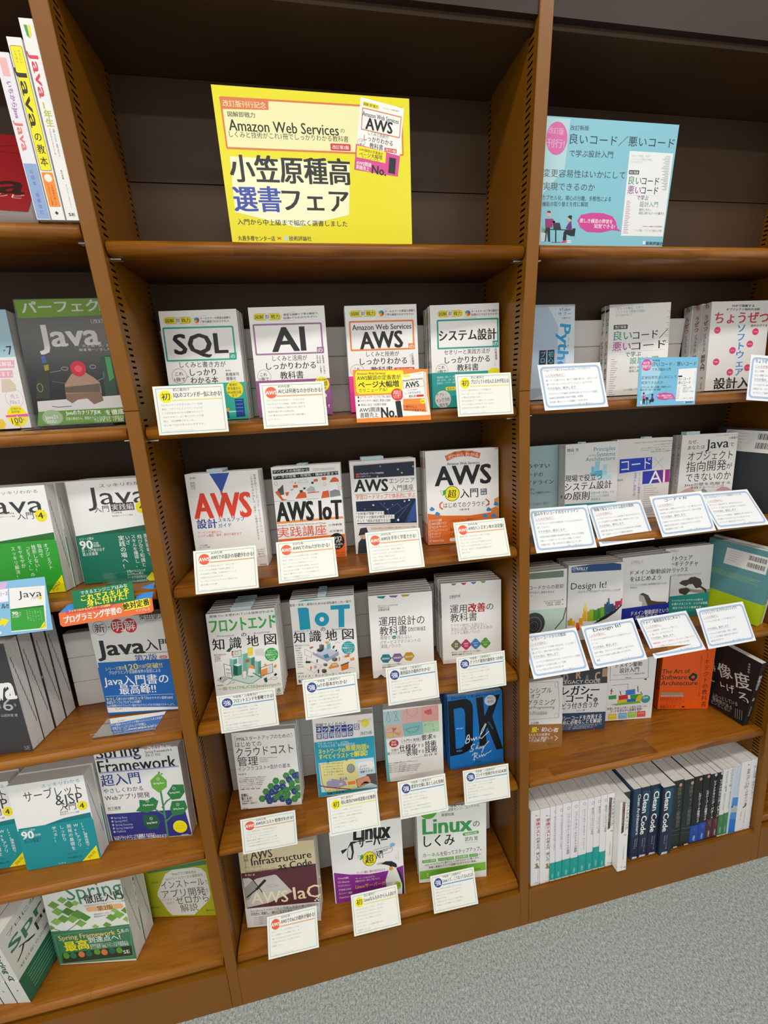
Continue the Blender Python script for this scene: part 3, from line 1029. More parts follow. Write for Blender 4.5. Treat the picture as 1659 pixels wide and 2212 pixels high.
DATA['spec'] = ('f2f0ec', '''P	-733 2032 -300 2047 -284 1650 -719 1651 175
P	-300 2047 649 2090 650 1630 218 1645 -284 1650 176
P	219 2059 649 2090 650 1639 226 1638 177
P	-719 1651 -278 1658 -256 1276 -705 1264 178
P	-279 1649 237 1658 245 1291 -247 1275 179
P	236 1643 650 1639 660 1333 246 1300 180
P	337 1585 635 1595 644 1427 522 1457 512 1549 181
P	-735 1947 -735 1944 -734 1818 -735 1820 182
P	-735 1808 -734 1806 -726 1673 -735 1675 183
L	-611 2042 -671 1810 -616 1744 -571 1783 -619 2043 6 13
L	-475 2011 -382 2015 -466 1762 -354 1749 -470 2002 6 13
L	-140 2062 -134 1912 -4 1828 106 1899 112 2047 6 184
L	-154 2063 -152 1785 177 1794 6 185
P	291 1952 472 1991 486 1849 394 1829 299 1882 186
E	537 1939 113 143 187 5
E	-517 1430 188 145 188 5
P	-517 1430 -537 1569 -418 1539 189
P	-517 1430 -655 1355 -551 1288 190
P	-517 1430 -331 1392 -375 1321 191
L	-510 1574 -524 1284 6 188
L	-700 1452 -333 1413 6 188
L	-206 1483 -29 1523 160 1537 60 1390 -77 1361 -193 1467 6 13
E	-18 1461 162 67 13 5
L	296 1560 499 1566 509 1458 6 192
E	295 1551 11 12 3 0
E	515 1381 11 12 3 0
E	-514 1117 119 110 193 0
t	改訂	-571 1161 -452 1162 61 12 1
t	第2版	-585 1086 -445 1084 62 12 1
L	-299 1205 -309 1104 6 13
t	入門＋実践	-280 1162 137 1160 80 194 1
L	162 1225 157 1102 6 13
L	-299 1091 157 1102 9 195
t	要求	193 1190 474 1202 161 3 1
t	を	492 1190 574 1187 93 3 0
t	仕様化	-378 952 70 958 193 3 1
t	する	87 981 248 973 106 3 0
t	技術	276 995 568 995 181 3 1
t	仕様が	-588 923 -399 924 81 13 0
t	書けていますか?	-690 837 -221 827 81 13 0
t	表現	-215 792 77 796 181 3 1
t	する	91 806 250 805 106 3 0
t	技術	270 824 580 826 182 3 1
t	清水 吉男［著］	237 672 587 681 69 13 0
L	-93 636 223 652 5 4
t	明日から仕様書の変更において不利ないように、	-689 549 76 545 41 13 0
t	悩まされていませんか?	-687 486 -209 493 44 13 0
t	「要求しどおりに要件定義書に仕様をまとめる技法」	-684 435 146 432 35 13 0
t	「要求しどおりに要件定義書に仕様をまとめる技法」	-681 385 116 378 35 13 0
t	「要求しどおりに要件定義書に仕様をまとめる技法」	-678 334 87 325 35 13 0
t	「要求しどおりに要件定義書に仕様をまとめる技法」	-675 283 57 272 35 13 0
P	-735 1667 -721 1654 -664 5 -735 5 196''')
DATA['dk'] = ('1878c8', '''t	Docker / Kubernetes 開発・運用のためのコンテナ	-223 2090 158 2109 42 197 0
t	Docker / Kubernetes	-617 2031 511 2020 78 198 1
P	-725 1955 -241 1974 -131 1899 -72 1786 -61 1620 -90 712 -132 564 -236 472 -381 417 -720 392 199
P	-573 1728 -362 1737 -294 1668 -275 1560 -295 743 -345 628 -433 586 -553 582 200
P	26 1952 217 1965 282 594 84 562 89 1115 199
P	198 1312 496 1963 673 1975 452 1366 725 401 544 392 315 1082 239 940 199
E	407 1840 155 149 201 0
t	改訂	323 1911 480 1911 72 13 0
t	新版	332 1806 492 1808 73 13 0
t	櫻木 敏行	-519 1161 -332 1152 40 12 0
t	ocker	-543 529 -383 523 74 202 1
t	ubernetes	348 1244 472 1013 56 203 1
L	-290 727 -235 918 -191 942 -180 849 -247 813 -173 811 -198 729 -286 696 21 204
L	-138 827 -117 762 -66 832 -54 753 6 851 18 773 18 204
L	62 797 183 979 280 1178 261 1196 155 1013 91 808 143 785 222 850 311 929 349 954 21 204
L	-43 643 -92 645 -145 597 -133 534 -85 511 -116 454 -179 448 22 204
L	-19 501 59 674 -5 483 40 538 67 487 113 558 125 494 177 564 198 514 136 368 19 204
L	169 487 259 598 342 678 19 204
L	-37 395 -87 185 -57 196 22 204
L	-125 331 -51 397 21 370 -10 304 -68 300 31 229 19 204
L	62 317 74 237 135 322 147 242 193 328 215 262 266 332 324 339 393 391 19 204
t	技術評論社	-60 124 123 120 41 205 1''')
DATA['iac'] = ('d8c8a0', '''P	-905 1589 905 1678 903 565 -864 561 206
P	-864 561 903 559 860 5 -862 5 2
v	［詳解］	-755 2194 -740 1800 110 207 0
t	AWS	-627 2087 -116 2097 248 208 1
t	Infrastructure	-631 1880 816 1961 204 3 1
t	as Code	3 1691 810 1732 217 3 1
t	使って比べる	-809 1745 -405 1729 68 209 0
t	Terraform&AWS CDK	-806 1630 -38 1638 86 209 0
t	青 潤人 著	-817 1527 -583 1519 52 210 0
P	-882 1442 -729 1440 -636 1357 -546 1405 -114 1473 -67 1453 278 933 124 862 -312 675 -861 590 211
P	-889 1138 -660 1360 -591 1323 -569 1175 -815 792 -861 827 212
L	-656 1402 -483 1063 -273 567 23 213
L	-359 1326 -576 1103 69 214
L	-563 1110 -829 897 35 214
L	-339 1164 -188 1205 -47 1145 -317 1132 6 4
t	AWS	-731 856 158 829 352 215 1
t	IaC	298 886 942 902 382 216 1
P	837 677 877 678 877 637 837 635 12
P	880 720 905 721 905 679 880 678 12
P	874 637 905 638 905 597 873 595 12
P	794 634 834 636 834 594 794 593 12
t	TerraformとAWS CDKの特徴と文法の違いがわかる	-799 479 885 493 77 3 0
t	実践的に理解し、使いこなすための	-795 389 229 374 89 3 1
t	Terraformの構成要素とAWS CDKの文法、テストや設計が身につく	-732 283 22 278 33 3 0
t	Terraformの構成要素とAWS CDKの文法、テストや設計が身につく	-737 232 18 228 33 3 0
t	Terraformの構成要素とAWS CDKの文法、テストや設計が身につく	-743 182 13 177 33 3 0
t	Terraformの構成要素とAWS CDKの文法、テストや設計が身につく	-748 131 9 126 33 3 0
t	Terraformの構成要素とAWS CDKの文法、テストや設計が身につく	-753 81 4 76 33 3 0
t	技術評論社	706 108 843 110 42 3 0''')
DATA['ubu'] = ('f2f0ec', '''t	Linux	-288 2122 616 2053 524 3 2
t	サーバー	-207 1762 529 1764 304 3 2
R	134 1385 654 1462 202 217 0.5 9
t	Ubuntu	199 1389 500 1478 117 3 0
t	対応版	505 1480 617 1486 49 3 0
E	655 1575 67 61 218 0
P	-472 1668 -397 1823 -295 1837 -339 1753 -331 1508 -383 1302 -474 1286 -515 1416 219
P	-465 1652 -404 1733 -381 1516 -420 1323 -500 1383 220
P	-653 1607 -485 1655 -515 1599 -624 1495 219
P	-346 1830 -195 1820 -313 1764 219
E	48 1245 175 221 1 0
E	48 1245 175 221 66 13
t	超	-60 1241 156 1236 260 3 1
P	-183 1237 -174 1374 -108 1409 -116 1288 67
P	-237 1394 -174 1374 -183 1237 -217 1305 68
L	-237 1394 -174 1374 -183 1237 -217 1305 -237 1394 6 3
t	入門	213 1331 389 1342 248 3 1
t	小笠原種高 著	217 1045 451 1062 56 3 0
t	サーバー構築・運用の初歩がわかる	-299 859 426 853 75 221 0
P	-880 968 -492 848 19 772 541 802 899 898 896 5 -885 5 222
t	□ Linuxの基礎	-793 775 -524 760 62 12 0
t	□ Ubuntu	-794 656 -510 641 63 12 0
t	□ コマンドライン	-795 537 -495 522 63 12 0
t	□ MySQL □ PHP	-797 417 -480 402 63 12 0
t	□ パッケージ管理	-798 296 -466 281 64 12 0
t	□ ApacheのWebサーバー	-800 175 -451 160 64 12 0
t	「サーバーってなんだろう?」	-349 688 143 688 57 12 0
t	知識がゼロから、動かして学んでいく!	-355 604 268 603 63 12 0
t	Linuxサーバーの	-361 438 415 428 146 223 1
P	319 1028 453 1099 608 1079 720 985 741 893 700 853 572 906 523 962 345 1030 219
P	420 506 515 806 612 915 714 860 807 630 867 236 842 5 553 50 435 312 220
P	529 820 547 911 625 919 633 818 566 782 224
P	713 851 823 690 898 327 896 5 829 5 844 304 768 636 219
E	730 299 85 127 225 0
t	30億	690 347 785 347 51 3 0
t	収録	687 284 782 283 52 3 0
v	アルゴリズム	784 1369 779 1075 31 221 0
v	すき!	724 1209 728 1084 37 221 0''')
DATA['lin'] = ('ecebe4', '''E	-598 2288 235 281 226 0
t	理解	-748 2227 -495 2246 123 12 1
t	実験と図解で学ぶ	-296 2340 405 2345 80 3 0
t	OS、仮想マシン、コンテナの	-274 2215 724 2291 93 3 0
t	基礎知識	-266 2097 64 2091 93 3 0
t	Linux	-752 1794 522 1776 502 227 2
t	の	561 1724 734 1730 209 3 0
t	しくみ	-746 1321 63 1307 383 3 1
R	281 1425 713 1461 95 228 0.5 0
t	増補改訂版	339 1424 660 1454 64 12 1
t	武内 覚	337 1269 685 1273 141 3 0
t	Takeuchi Satoru	341 1160 668 1167 26 4 0
t	カーネル	-788 878 -333 879 129 228 1
t	を知ってステップアップ。	-320 877 769 936 143 3 0
R	-808 679 -445 694 97 229 0.05 0
t	プロセス管理	-781 676 -472 697 65 12 1
R	-386 696 33 713 97 229 0.05 0
t	ファイルシステム	-360 693 6 716 65 12 1
R	79 715 416 728 97 229 0.05 0
t	仮想化機能	106 712 389 732 66 12 1
R	449 730 681 739 97 229 0.05 0
t	コンテナ	476 727 654 742 66 12 1
t	ほか	708 749 768 752 39 3 0
t	OSとハードウェアに関するしくみがどのように動くのか、	-745 558 727 649 72 3 0
t	実験と豊富なグラフや図解でわかりやすく解説。	-640 470 644 544 73 3 0
P	-890 379 883 483 896 218 -886 105 230
t	技術評論社	588 255 751 278 60 3 0
L	-700 264 -672 293 -689 196 10 12
E	-659 275 11 13 12 0
E	-675 195 11 13 12 0''')
DATA['good'] = ('f2f0ec', '''t	「あるべき構造」を知り	-587 2002 66 2017 61 231 0
t	ソフトウェア開発の問題に	-584 1931 140 1935 61 231 0
t	立ち向かおう	-584 1859 -195 1859 58 231 0
R	-622 1589 -284 1590 99 3 0 0
t	改訂新版	-594 1589 -311 1589 69 12 1
t	良い	-612 1392 -169 1394 216 98 1
t	コード／	-144 1386 709 1404 209 3 1
t	悪い	-628 1148 -186 1146 218 232 1
t	コード	-162 1140 671 1165 211 3 1
t	で学ぶ	-305 955 78 956 113 3 1
t	設計入門	-186 801 509 823 149 98 1
L	-650 1022 662 1030 3 4
t	保守しやすい	-195 644 167 645 60 3 0
t	成長し続けるコードの書き方	-197 564 638 563 61 3 0
L	-642 853 -568 851 9 233
L	-644 802 -501 798 9 233
L	-646 751 -528 748 9 233
L	-649 701 -554 698 9 233
L	-651 650 -487 644 9 233
L	-653 599 -514 594 9 233
L	-655 548 -540 544 9 233
L	-658 496 -566 494 9 233
L	-660 445 -499 440 9 233
L	-662 394 -526 390 9 233
L	-665 342 -552 339 9 233
L	-667 291 -579 289 9 233
L	-669 239 -512 234 9 233
L	-671 188 -538 183 9 233
L	-674 136 -565 133 9 233
L	-676 84 -592 82 9 233
L	-678 32 -524 27 9 233
L	667 1907 735 1904 7 234
L	701 1861 735 1860 7 234
L	657 1775 735 1772 7 234
L	691 1730 735 1728 7 234
L	724 1684 735 1684 7 234
L	647 1643 735 1640 7 234
L	681 1597 735 1596 7 234
L	714 1551 735 1552 7 234
L	637 1510 735 1507 7 234
L	671 1464 735 1463 7 234
L	705 1418 735 1419 7 234
L	627 1377 735 1374 7 234
L	661 1331 735 1330 7 234
L	695 1285 735 1285 7 234
L	617 1243 735 1240 7 234
L	651 1197 735 1196 7 234
t	コード改善、ソフトウェア設計の入門書	-308 125 480 134 54 231 0''')
DATA['cho'] = ('e2e0dc', '''t	PHPで理解する	-243 1955 359 1946 59 3 2
t	オブジェクト指向の法則	-398 1877 511 1865 59 3 2
t	ちょうぜつ	-684 1693 795 1671 270 235 2
v	ソフトウェア	57 1542 110 316 252 236 2
t	田中ひさてる	319 1490 769 1486 57 3 2
t	設計入門	-561 161 747 153 268 3 2
E	-594 1412 88 78 237 0
t	オブジェクト	-647 1414 -541 1411 26 12 1
E	460 1349 90 79 237 0
t	カプセル化	406 1350 514 1347 26 12 1
E	337 1066 90 80 237 0
t	DI	283 1067 392 1064 27 12 1
E	-129 932 90 80 237 0
t	エンティティ	-183 934 -75 930 27 12 1
E	-553 679 89 80 237 0
t	URL	-607 681 -500 677 27 12 1
E	-146 419 90 82 237 0
t	TDD	-200 421 -92 417 27 12 1
E	337 510 91 82 237 0
t	アーク	282 512 391 507 27 12 1''')
DATA['guide'] = ('9cb8bc', '''t	読みやすい	-483 1617 273 1593 119 3 1
t	コードの	-441 1393 92 1384 113 3 1
t	ガイドライン	-481 1193 384 1174 121 3 1
t	持続可能な	-440 1015 -137 1006 59 3 0
t	ソフトウェア開発のために	-439 908 334 910 67 3 0
v	code readability	527 1546 528 593 71 238 0
t	“書く”ために“読む”	-397 619 308 621 72 13 0''')
DATA['prin'] = ('dedcda', '''t	増田 亨	-703 1962 -380 1954 82 3 1
t	Masuda Toru	-695 1869 -478 1865 26 4 0
t	Principles	43 1943 649 1933 107 239 0
t	of the	-110 1799 100 1796 65 240 0
t	Systems	121 1810 649 1795 107 239 0
t	Architecture	-181 1704 654 1686 107 239 0
P	85 1633 219 1633 212 1366 73 1368 241
P	-44 1358 296 1407 312 1272 -31 1280 242
P	-17 1508 62 1508 68 1320 -6 1323 243
P	312 1530 424 1529 443 1232 328 1232 244
P	140 1276 571 1260 576 1144 155 1156 245
L	-276 1348 654 1340 4 246
t	現場で役立つ	-734 1262 292 1229 170 3 1
t	システム設計	-741 1044 582 1017 211 3 1
t	の原則	-747 814 -47 779 219 3 1
t	変更を楽で安全にする	-10 835 656 814 67 247 0
t	オブジェクト指向の	-7 750 518 734 68 247 0
t	実践技法	0 672 270 662 68 247 0
P	-735 611 735 555 735 339 -735 406 248''')
DATA['code'] = ('dedad6', '''t	ChatGPTやGitHub Copilotに代表される生成AIの進歩は	-285 1999 755 2010 38 13 0
t	ソフトウェア開発を一変させた。	227 1918 757 1938 38 13 0
t	AIとともに進めるコーディング、ペアプログラミング、	-81 1848 759 1869 38 13 0
t	ドキュメンテーション、要件定義、設計、レビュー…	-88 1796 764 1807 38 13 0
t	新時代の必須スキルを習得する。	182 1747 762 1753 38 13 0
P	-647 1598 223 1613 239 1298 -635 1231 249
t	コード	-593 1428 197 1468 321 12 0
L	275 1590 537 1323 4 13
L	526 1586 274 1327 4 13
P	-4 1248 312 1258 328 921 5 914 250
P	312 1258 531 1264 548 929 328 921 251
P	531 1264 735 1268 735 933 548 929 252
t	AI	183 1089 610 1107 348 12 0
v	ソフトウェア開発者のための	-91 1242 -64 405 75 253 0
v	生成AI実践入門	-193 1238 -198 586 75 253 0
t	服部佑樹	-678 1054 -526 1056 43 13 0
L	54 855 296 858 9 254
L	55 797 415 793 9 254
L	56 739 334 740 9 254
L	57 681 453 675 9 254
L	58 623 372 621 9 254
L	59 564 492 556 9 254
L	60 506 410 502 9 254
L	61 447 329 448 9 254
L	62 388 449 382 9 254
L	63 329 368 328 9 254
L	64 270 488 261 9 254
L	65 211 406 207 9 254
L	66 152 324 153 9 254
L	67 92 445 86 9 254''')
DATA['naze'] = ('e2dfda', '''t	アクセンチュア株式会社テクノロジー本部	154 2049 732 2046 30 13 0
t	小森裕介	499 1971 740 1975 60 3 1
t	なぜ、	-568 1908 -302 1916 106 3 0
t	あなたは	-571 1763 -116 1776 111 3 0
t	Java	-91 1843 513 1856 251 3 1
t	で	536 1802 665 1804 103 3 0
t	オブジェクト	-536 1541 654 1535 240 3 0
t	指向開発	-559 1263 512 1277 282 3 0
t	が	520 1239 678 1243 157 3 0
t	できないのか	-542 978 665 992 237 3 0
t	Javaの壁を克服する	-567 786 677 797 79 255 1
t	実践トレーニング	-406 702 516 715 71 255 1
P	-680 596 -513 686 -385 711 -241 585 132
P	-109 582 -54 683 64 601 78 572 48
P	285 590 448 701 605 671 735 596 735 578 256''')
DATA['leg'] = ('dad8d4', '''P	-553 2079 644 2059 648 1886 -552 1921 257
t	レガシーコードからの脱却	-735 1710 648 1640 117 3 0
t	ソフトウェアの寿命を延ばし価値を高める	-735 1594 396 1516 65 13 0
t	9つのプラクティス	-735 1513 -190 1470 61 13 0
t	David Scott Bernstein 著	126 1282 658 1276 46 13 0
t	吉羽龍太郎、永瀬美穂	167 1226 583 1215 46 13 0
t	原田騎郎、有野雅士 訳	209 1169 661 1152 46 13 0
P	-550 1084 735 1050 735 378 -548 484 258
E	-142 694 305 313 259 0
E	-141 663 210 230 260 8
E	-141 642 165 180 261 0
E	-141 642 120 130 262 8
E	-141 642 70 75 263 8
L	735 1044 661 732 448 495 33 264
L	367 955 392 702 735 731 4 265
L	356 956 468 1026 4 265''')
DATA['des'] = ('d8d6d4', '''P	-665 2049 -157 2095 442 2095 650 2051 660 1887 -660 1901 266
t	O'REILLY	-638 2007 -230 1992 78 12 1
t	オライリー・ジャパン	-630 1945 -251 1928 29 12 0
t	Design It!	-661 1538 284 1520 184 267 0
t	プログラマーのためのアーキテクティング入門	-479 1360 659 1337 72 3 0
P	-717 589 -657 595 -651 434 -712 439 268
P	-674 639 -593 643 -586 440 -668 447 269
P	-594 558 -513 562 -508 423 -589 430 270
P	-490 507 -388 510 -380 305 -483 313 271
P	-414 629 -312 632 -303 428 -406 436 272
P	-327 750 -225 752 -216 528 -318 536 273
P	-304 917 -213 921 -195 526 -287 534 274
P	-285 1042 -234 1049 -225 827 -276 831 275
P	-197 803 -96 806 -82 517 -185 526 276
P	-138 852 -16 853 0 511 -123 521 277
P	-36 833 86 834 102 524 -22 534 278
P	75 867 176 869 192 560 89 568 279
P	155 892 267 894 284 574 171 583 280
P	252 980 354 982 372 652 269 660 281
P	311 1028 402 1031 420 712 327 720 282
P	346 1130 386 1138 399 905 358 908 283
P	406 968 508 971 522 726 419 734 284
P	500 918 582 923 590 784 508 791 285
P	545 1031 636 1035 648 843 555 851 286
P	630 1035 712 1039 720 901 638 908 287
P	694 1093 735 1099 735 940 703 945 288
P	-17 448 161 573 359 696 578 806 735 940 735 898 563 712 326 560 125 479 289
P	-497 422 -406 436 -390 284 -461 279 290''')
DATA['dom'] = ('dcdad8', '''t	O'REILLY	-490 1962 -126 1937 77 291 0
t	オライリー・ジャパン	-482 1902 -133 1872 28 291 0
t	ドメイン駆動設計	-488 1661 735 1592 135 3 1
t	をはじめよう	-489 1481 439 1433 149 3 1
t	ソフトウェアの実装と事業戦略を結びつける	-491 1306 614 1245 62 13 0
t	実践技法	-480 1240 -261 1225 52 13 0
P	-202 996 -58 1043 74 940 77 721 110 574 -86 588 -87 785 -180 819 292
P	-181 1015 -81 1050 84 960 187 795 375 738 632 706 706 642 666 558 436 532 203 551 134 559 54 724 -52 955 293
L	663 603 735 689 735 893 735 1176 735 1343 735 1426 36 294
P	-667 553 735 481 735 298 -622 5 295
t	ドメイン駆動設計という	-399 485 735 450 133 12 1
t	設計手法の	-265 346 404 325 129 12 1
P	-648 264 -284 282 -83 5 -611 5 296''')
DATA['met'] = ('dcdad8', '''t	O'REILLY	-622 2033 -334 2021 78 291 0
t	ソフトウェア	-735 1800 97 1781 154 3 1
t	アーキテクチャ	-735 1651 297 1594 149 3 1
t	メトリックス	-735 1465 -18 1443 141 3 1
t	アーキテクチャ品質を改善する10のアドバイス	-673 1306 415 1266 57 13 0
P	-257 902 -31 900 223 813 525 767 735 778 735 646 536 659 232 718 -21 781 297
P	-252 1052 -149 1122 22 1127 90 1189 237 1192 418 1107 482 960 443 847 295 840 183 981 60 983 -34 935 -188 1010 298
L	467 856 601 759 651 635 544 576 292 604 62 298
P	-249 866 19 894 127 788 -10 663 -214 745 298
P	-250 584 735 538 735 5 -214 8 299
t	ソフトウェアアーキテクチャに関する	-442 543 554 474 63 12 1
t	を導入することで、リスクを回避。	-434 440 735 350 73 12 1
t	発生するコスト削減する…	-400 317 601 246 69 12 1''')
DATA['pri5'] = ('e4e0dc', '''L	-274 2095 587 2006 640 1391 631 913 -273 990 13 300
E	554 1917 61 72 301 13
E	551 995 62 74 301 13
t	プリンシプル	-527 1884 418 1777 170 3 0
t	オブ	-189 1681 89 1657 145 3 0
t	プログラミング	-613 1532 523 1410 181 3 0
t	Principles of Programming	-698 1411 503 1263 82 13 0
t	3年目までに身につけたい	-529 1250 296 1141 68 13 0
t	一生役立つ101の原理原則	-529 1186 288 1092 69 13 0
t	上田勲	-186 871 51 846 79 3 0
P	-273 844 722 713 716 43 -272 181 302
t	脱	-151 668 -4 657 159 1 2
t	・初心者	14 659 623 538 139 12 1
t	古くは達人たちの知恵を	-531 565 382 443 84 12 0
t	集めてやさしく解説した	-531 473 472 325 84 12 0
t	プログラマ必携の書!	-531 380 261 277 85 12 0
L	515 374 605 298 526 231 19 303
t	秀和システム	307 151 617 107 43 3 0''')
DATA['leg5'] = ('e6e4e2', '''P	-735 1997 706 2031 732 1493 -689 1505 304
t	D	-535 1755 -406 1755 268 305 2
t	R	-173 1823 -44 1823 268 306 2
t	A	72 1672 201 1671 270 307 2
t	C	371 1735 500 1735 270 308 2
t	I	580 1838 710 1837 269 309 2
t	LEGACY CODE	-572 1606 532 1570 116 310 1
t	レガシー	-560 1327 506 1294 302 3 2
t	コード	-428 1076 332 1051 275 3 2
E	424 980 62 69 311 0
t	と	389 978 459 982 90 12 1
t	どう付き合うか	-548 831 512 827 198 3 1
t	ウルシ―著	-129 661 126 660 65 3 0
P	-552 606 735 568 735 5 -513 5 312
t	レガシーコードを改善する	-699 434 633 432 151 12 1
t	ために必要なことを解説!	-605 292 633 293 152 12 1
t	レガシーコードに悩む、どう改修するか迷うあなたのための本、良いコードに	-534 187 650 171 41 12 0
t	レガシーコードに悩む、どう改修するか迷うあなたのための本、良いコードに	-532 131 519 121 41 12 0
t	レガシーコードに悩む、どう改修するか迷うあなたのための本、良いコードに	-530 76 389 72 41 12 0
E	426 38 18 20 23 0''')
DATA['ddd5'] = ('e8e6e4', '''t	ドメイン駆動	-456 1811 315 1830 148 3 1
t	設計入門	-338 1647 232 1657 159 3 1
t	ボトムアップでわかる! ドメイン駆動設計の基本	-524 1511 423 1511 55 3 0
L	-623 1930 -602 1346 -550 1361 481 1350 533 1375 495 1966 10 313
t	成瀬允宣 著	-150 1399 28 1404 45 3 0
R	422 1310 494 1310 40 3 0 0
P	-110 986 172 1014 186 838 -98 821 314
P	37 825 367 834 394 671 63 673 315
P	-311 828 -41 846 -16 694 -300 677 316
P	280 791 400 821 458 666 324 526 222 660 317
P	-74 684 220 685 231 558 -65 557 318
P	-345 680 -51 682 -32 544 -322 537 317
P	-613 842 -380 858 -371 722 -597 725 315
P	-540 545 -135 588 318 602 392 530 -356 505 319
E	518 651 138 132 320 0
t	図解	438 693 591 706 72 12 0
L	-515 1181 -54 1195 -38 980 10 13
R	-104 1080 17 1085 110 321 0.1 10
L	-530 1069 -541 896 25 322
L	-572 1023 -488 981 25 323
L	-276 974 -245 862 25 322
L	242 1092 270 906 25 322
L	348 900 400 821 25 322
t	学習しやすいパターンからスタート!	-630 401 575 414 93 3 1
t	コードを見ながら基礎を習得!	-533 312 432 324 93 3 1
P	-591 230 -328 234 -314 38 -579 34 324
P	-282 235 -18 239 -3 43 -268 39 325
P	0 248 264 251 280 56 15 52 326
P	278 250 543 254 560 58 294 55 327
R	-546 231 -509 228 41 324 0.2 0
R	-237 236 -200 233 41 325 0.2 0
R	45 249 82 246 41 326 0.2 0
R	324 252 361 249 41 327 0.2 0
L	-551 165 -368 166 10 12
L	-241 170 -58 171 10 12
L	41 183 224 183 10 12
L	320 186 503 186 10 12''')
DATA['art5'] = ('ea5a14', '''t	The Art of	-720 1282 83 1296 152 328 1
t	Software	-715 1090 18 1091 163 328 1
t	Architecture	-713 892 346 890 164 328 1
P	54 1080 168 1230 305 1168 308 1027 201 937 79 1019 328
P	141 1089 187 1139 243 1108 240 1058 200 1028 154 1049 329
v	アーキテクトの教科書	515 2095 607 66 156 330 1
v	現場を変えるソフトウェアアーキテクチャ構築	355 1787 433 430 43 330 0
R	-693 539 -29 522 72 331 0 0
R	-685 456 -22 450 52 332 0 0
t	開発者のための	-688 353 -68 347 114 333 0
t	アーキテクティング	-687 249 44 253 105 333 0
t	エンジニアリング	-687 156 -57 160 105 333 0
t	実践ガイド	-676 65 -232 71 105 330 1
E	336 198 132 146 334 9
R	-26 72 54 71 52 335 0 0''')
DATA['dok5'] = ('1a1416', '''t	解	-409 1218 -283 1268 371 336 1
t	像	-185 1204 140 1356 426 337 1
t	度	257 1214 612 1369 463 338 1
t	を上げ	-293 643 333 874 302 339 0
t	る	445 769 677 863 357 338 1
v	馬田隆明	479 1915 519 1607 51 340 0
P	-257 312 611 624 735 716 735 223 735 66 -157 5 341
t	ふわっとしている	-155 342 486 531 128 342 0
t	情報感がある	-131 234 389 316 121 343 0
t	ピンとこない	-127 115 375 196 122 343 0
L	475 372 521 91 14 344
L	525 390 573 107 14 344
L	575 408 624 122 14 344
L	625 426 674 137 14 344''')
DATA['j7'] = ('a4c4d0', '''t	第	554 1399 589 1401 33 3 0
t	7	615 1402 707 1407 159 3 0
P	148 1277 735 1284 735 5 -140 5 345
P	137 1228 706 1227 681 1090 106 1088 346
t	徹底解説。	314 1172 676 1161 88 12 1
P	99 1055 640 1050 626 920 70 927 346
t	学べます。	275 992 620 991 88 12 1
P	415 899 560 901 641 787 626 676 380 662 347
E	567 550 153 175 348 8
t	売上	506 584 649 589 76 343 0
t	No.1	485 484 636 486 76 343 0
E	548 223 171 195 1 0
t	圧倒的な	463 364 645 358 46 3 0
t	高評価!!	464 308 622 304 46 3 0
P	349 248 735 261 735 209 358 213 349
t	100	436 142 616 155 115 3 0
t	万部	624 154 652 155 35 3 0
t	突破!!	480 72 558 73 39 3 0
P	73 211 294 181 324 92 285 5 26 5 350''')
DATA['perf'] = ('1c1e1e', '''P	-895 2279 744 2295 708 1993 -875 1956 351
t	パーフェク	-788 2141 504 2166 219 337 2
t	ト	520 2166 735 2170 222 337 2
t	Java	-608 1645 425 1669 410 352 2
t	［改訂3版］	334 1877 727 1903 79 337 0
t	井上 誠一郎／永井 雅人	117 1445 807 1442 52 338 0
t	柳浦 敬一／きした なおき	48 1373 814 1372 52 338 0
P	-821 465 667 515 663 262 -835 272 353
P	-828 518 -740 932 -510 1147 -587 506 354
P	390 1237 598 1282 585 537 377 511 355
P	473 1234 565 1231 580 842 485 775 356
P	-617 1271 -549 1295 -539 1165 -614 1151 357
P	-596 1116 -513 1130 -522 1027 -597 1012 358
E	-730 714 54 81 359 13
P	-300 756 -154 943 81 968 229 856 315 764 318 568 223 393 84 472 -133 465 -241 417 -316 563 360
P	-309 704 313 747 296 587 -310 598 361
P	-313 580 304 587 329 424 151 361 37 492 -117 464 -227 399 -314 474 362
E	-21 1033 134 144 363 0
E	-21 1033 66 63 364 0
E	-252 1042 62 35 365 11
E	237 1059 56 39 365 12
L	-506 983 -323 1010 12 366
L	-501 817 -281 773 12 367
L	-579 364 -484 341 -252 347 14 367
L	288 801 396 849 412 955 18 368
P	-835 272 648 281 637 5 -905 5 369
E	-615 153 179 143 370 0
t	Java21	-744 160 -530 169 71 371 1
t	対応!	-726 79 -561 81 64 371 1
t	JavaのカナリアJDK	-371 228 246 216 90 12 1
t	を徹底	328 198 654 204 101 12 1
t	言語の基本から、実践テクニックの数々までの実践まで	-390 118 638 99 58 371 0
t	ラムダ式 スレッド 対応	98 58 626 45 66 12 0''')
DATA['suk'] = ('f2f0ec', '''t	スッキリわかる	-133 1999 608 1995 66 372 0
t	Java	-439 1803 656 1764 351 373 0
t	中山清喬 国本大悟 著	-164 1619 127 1610 30 13 0
t	株式会社フレアリンク 監修	-192 1562 133 1554 26 13 0
t	入門	166 1551 452 1547 142 373 0
E	579 1527 104 117 1 0
t	4	526 1531 615 1537 119 3 1
t	第	488 1529 515 1530 30 3 0
t	版	627 1529 648 1529 26 3 0
P	-651 1058 735 1195 735 1046 -647 1076 374
P	-651 1058 735 1057 735 5 -735 15 375
v	オブジェクト	550 997 561 470 79 12 0
v	指向で	438 997 438 717 78 12 0
v	挫折しない!	333 988 329 443 78 12 0
v	「どうして?」の	223 997 218 365 75 12 0
v	モヤモヤが	85 991 90 545 78 12 0
v	スッキリ解決!	-27 982 -29 341 74 12 0
P	729 354 735 5 428 5 1
t	Java21	485 69 655 202 61 3 0
t	対応	568 45 622 95 32 3 0''')
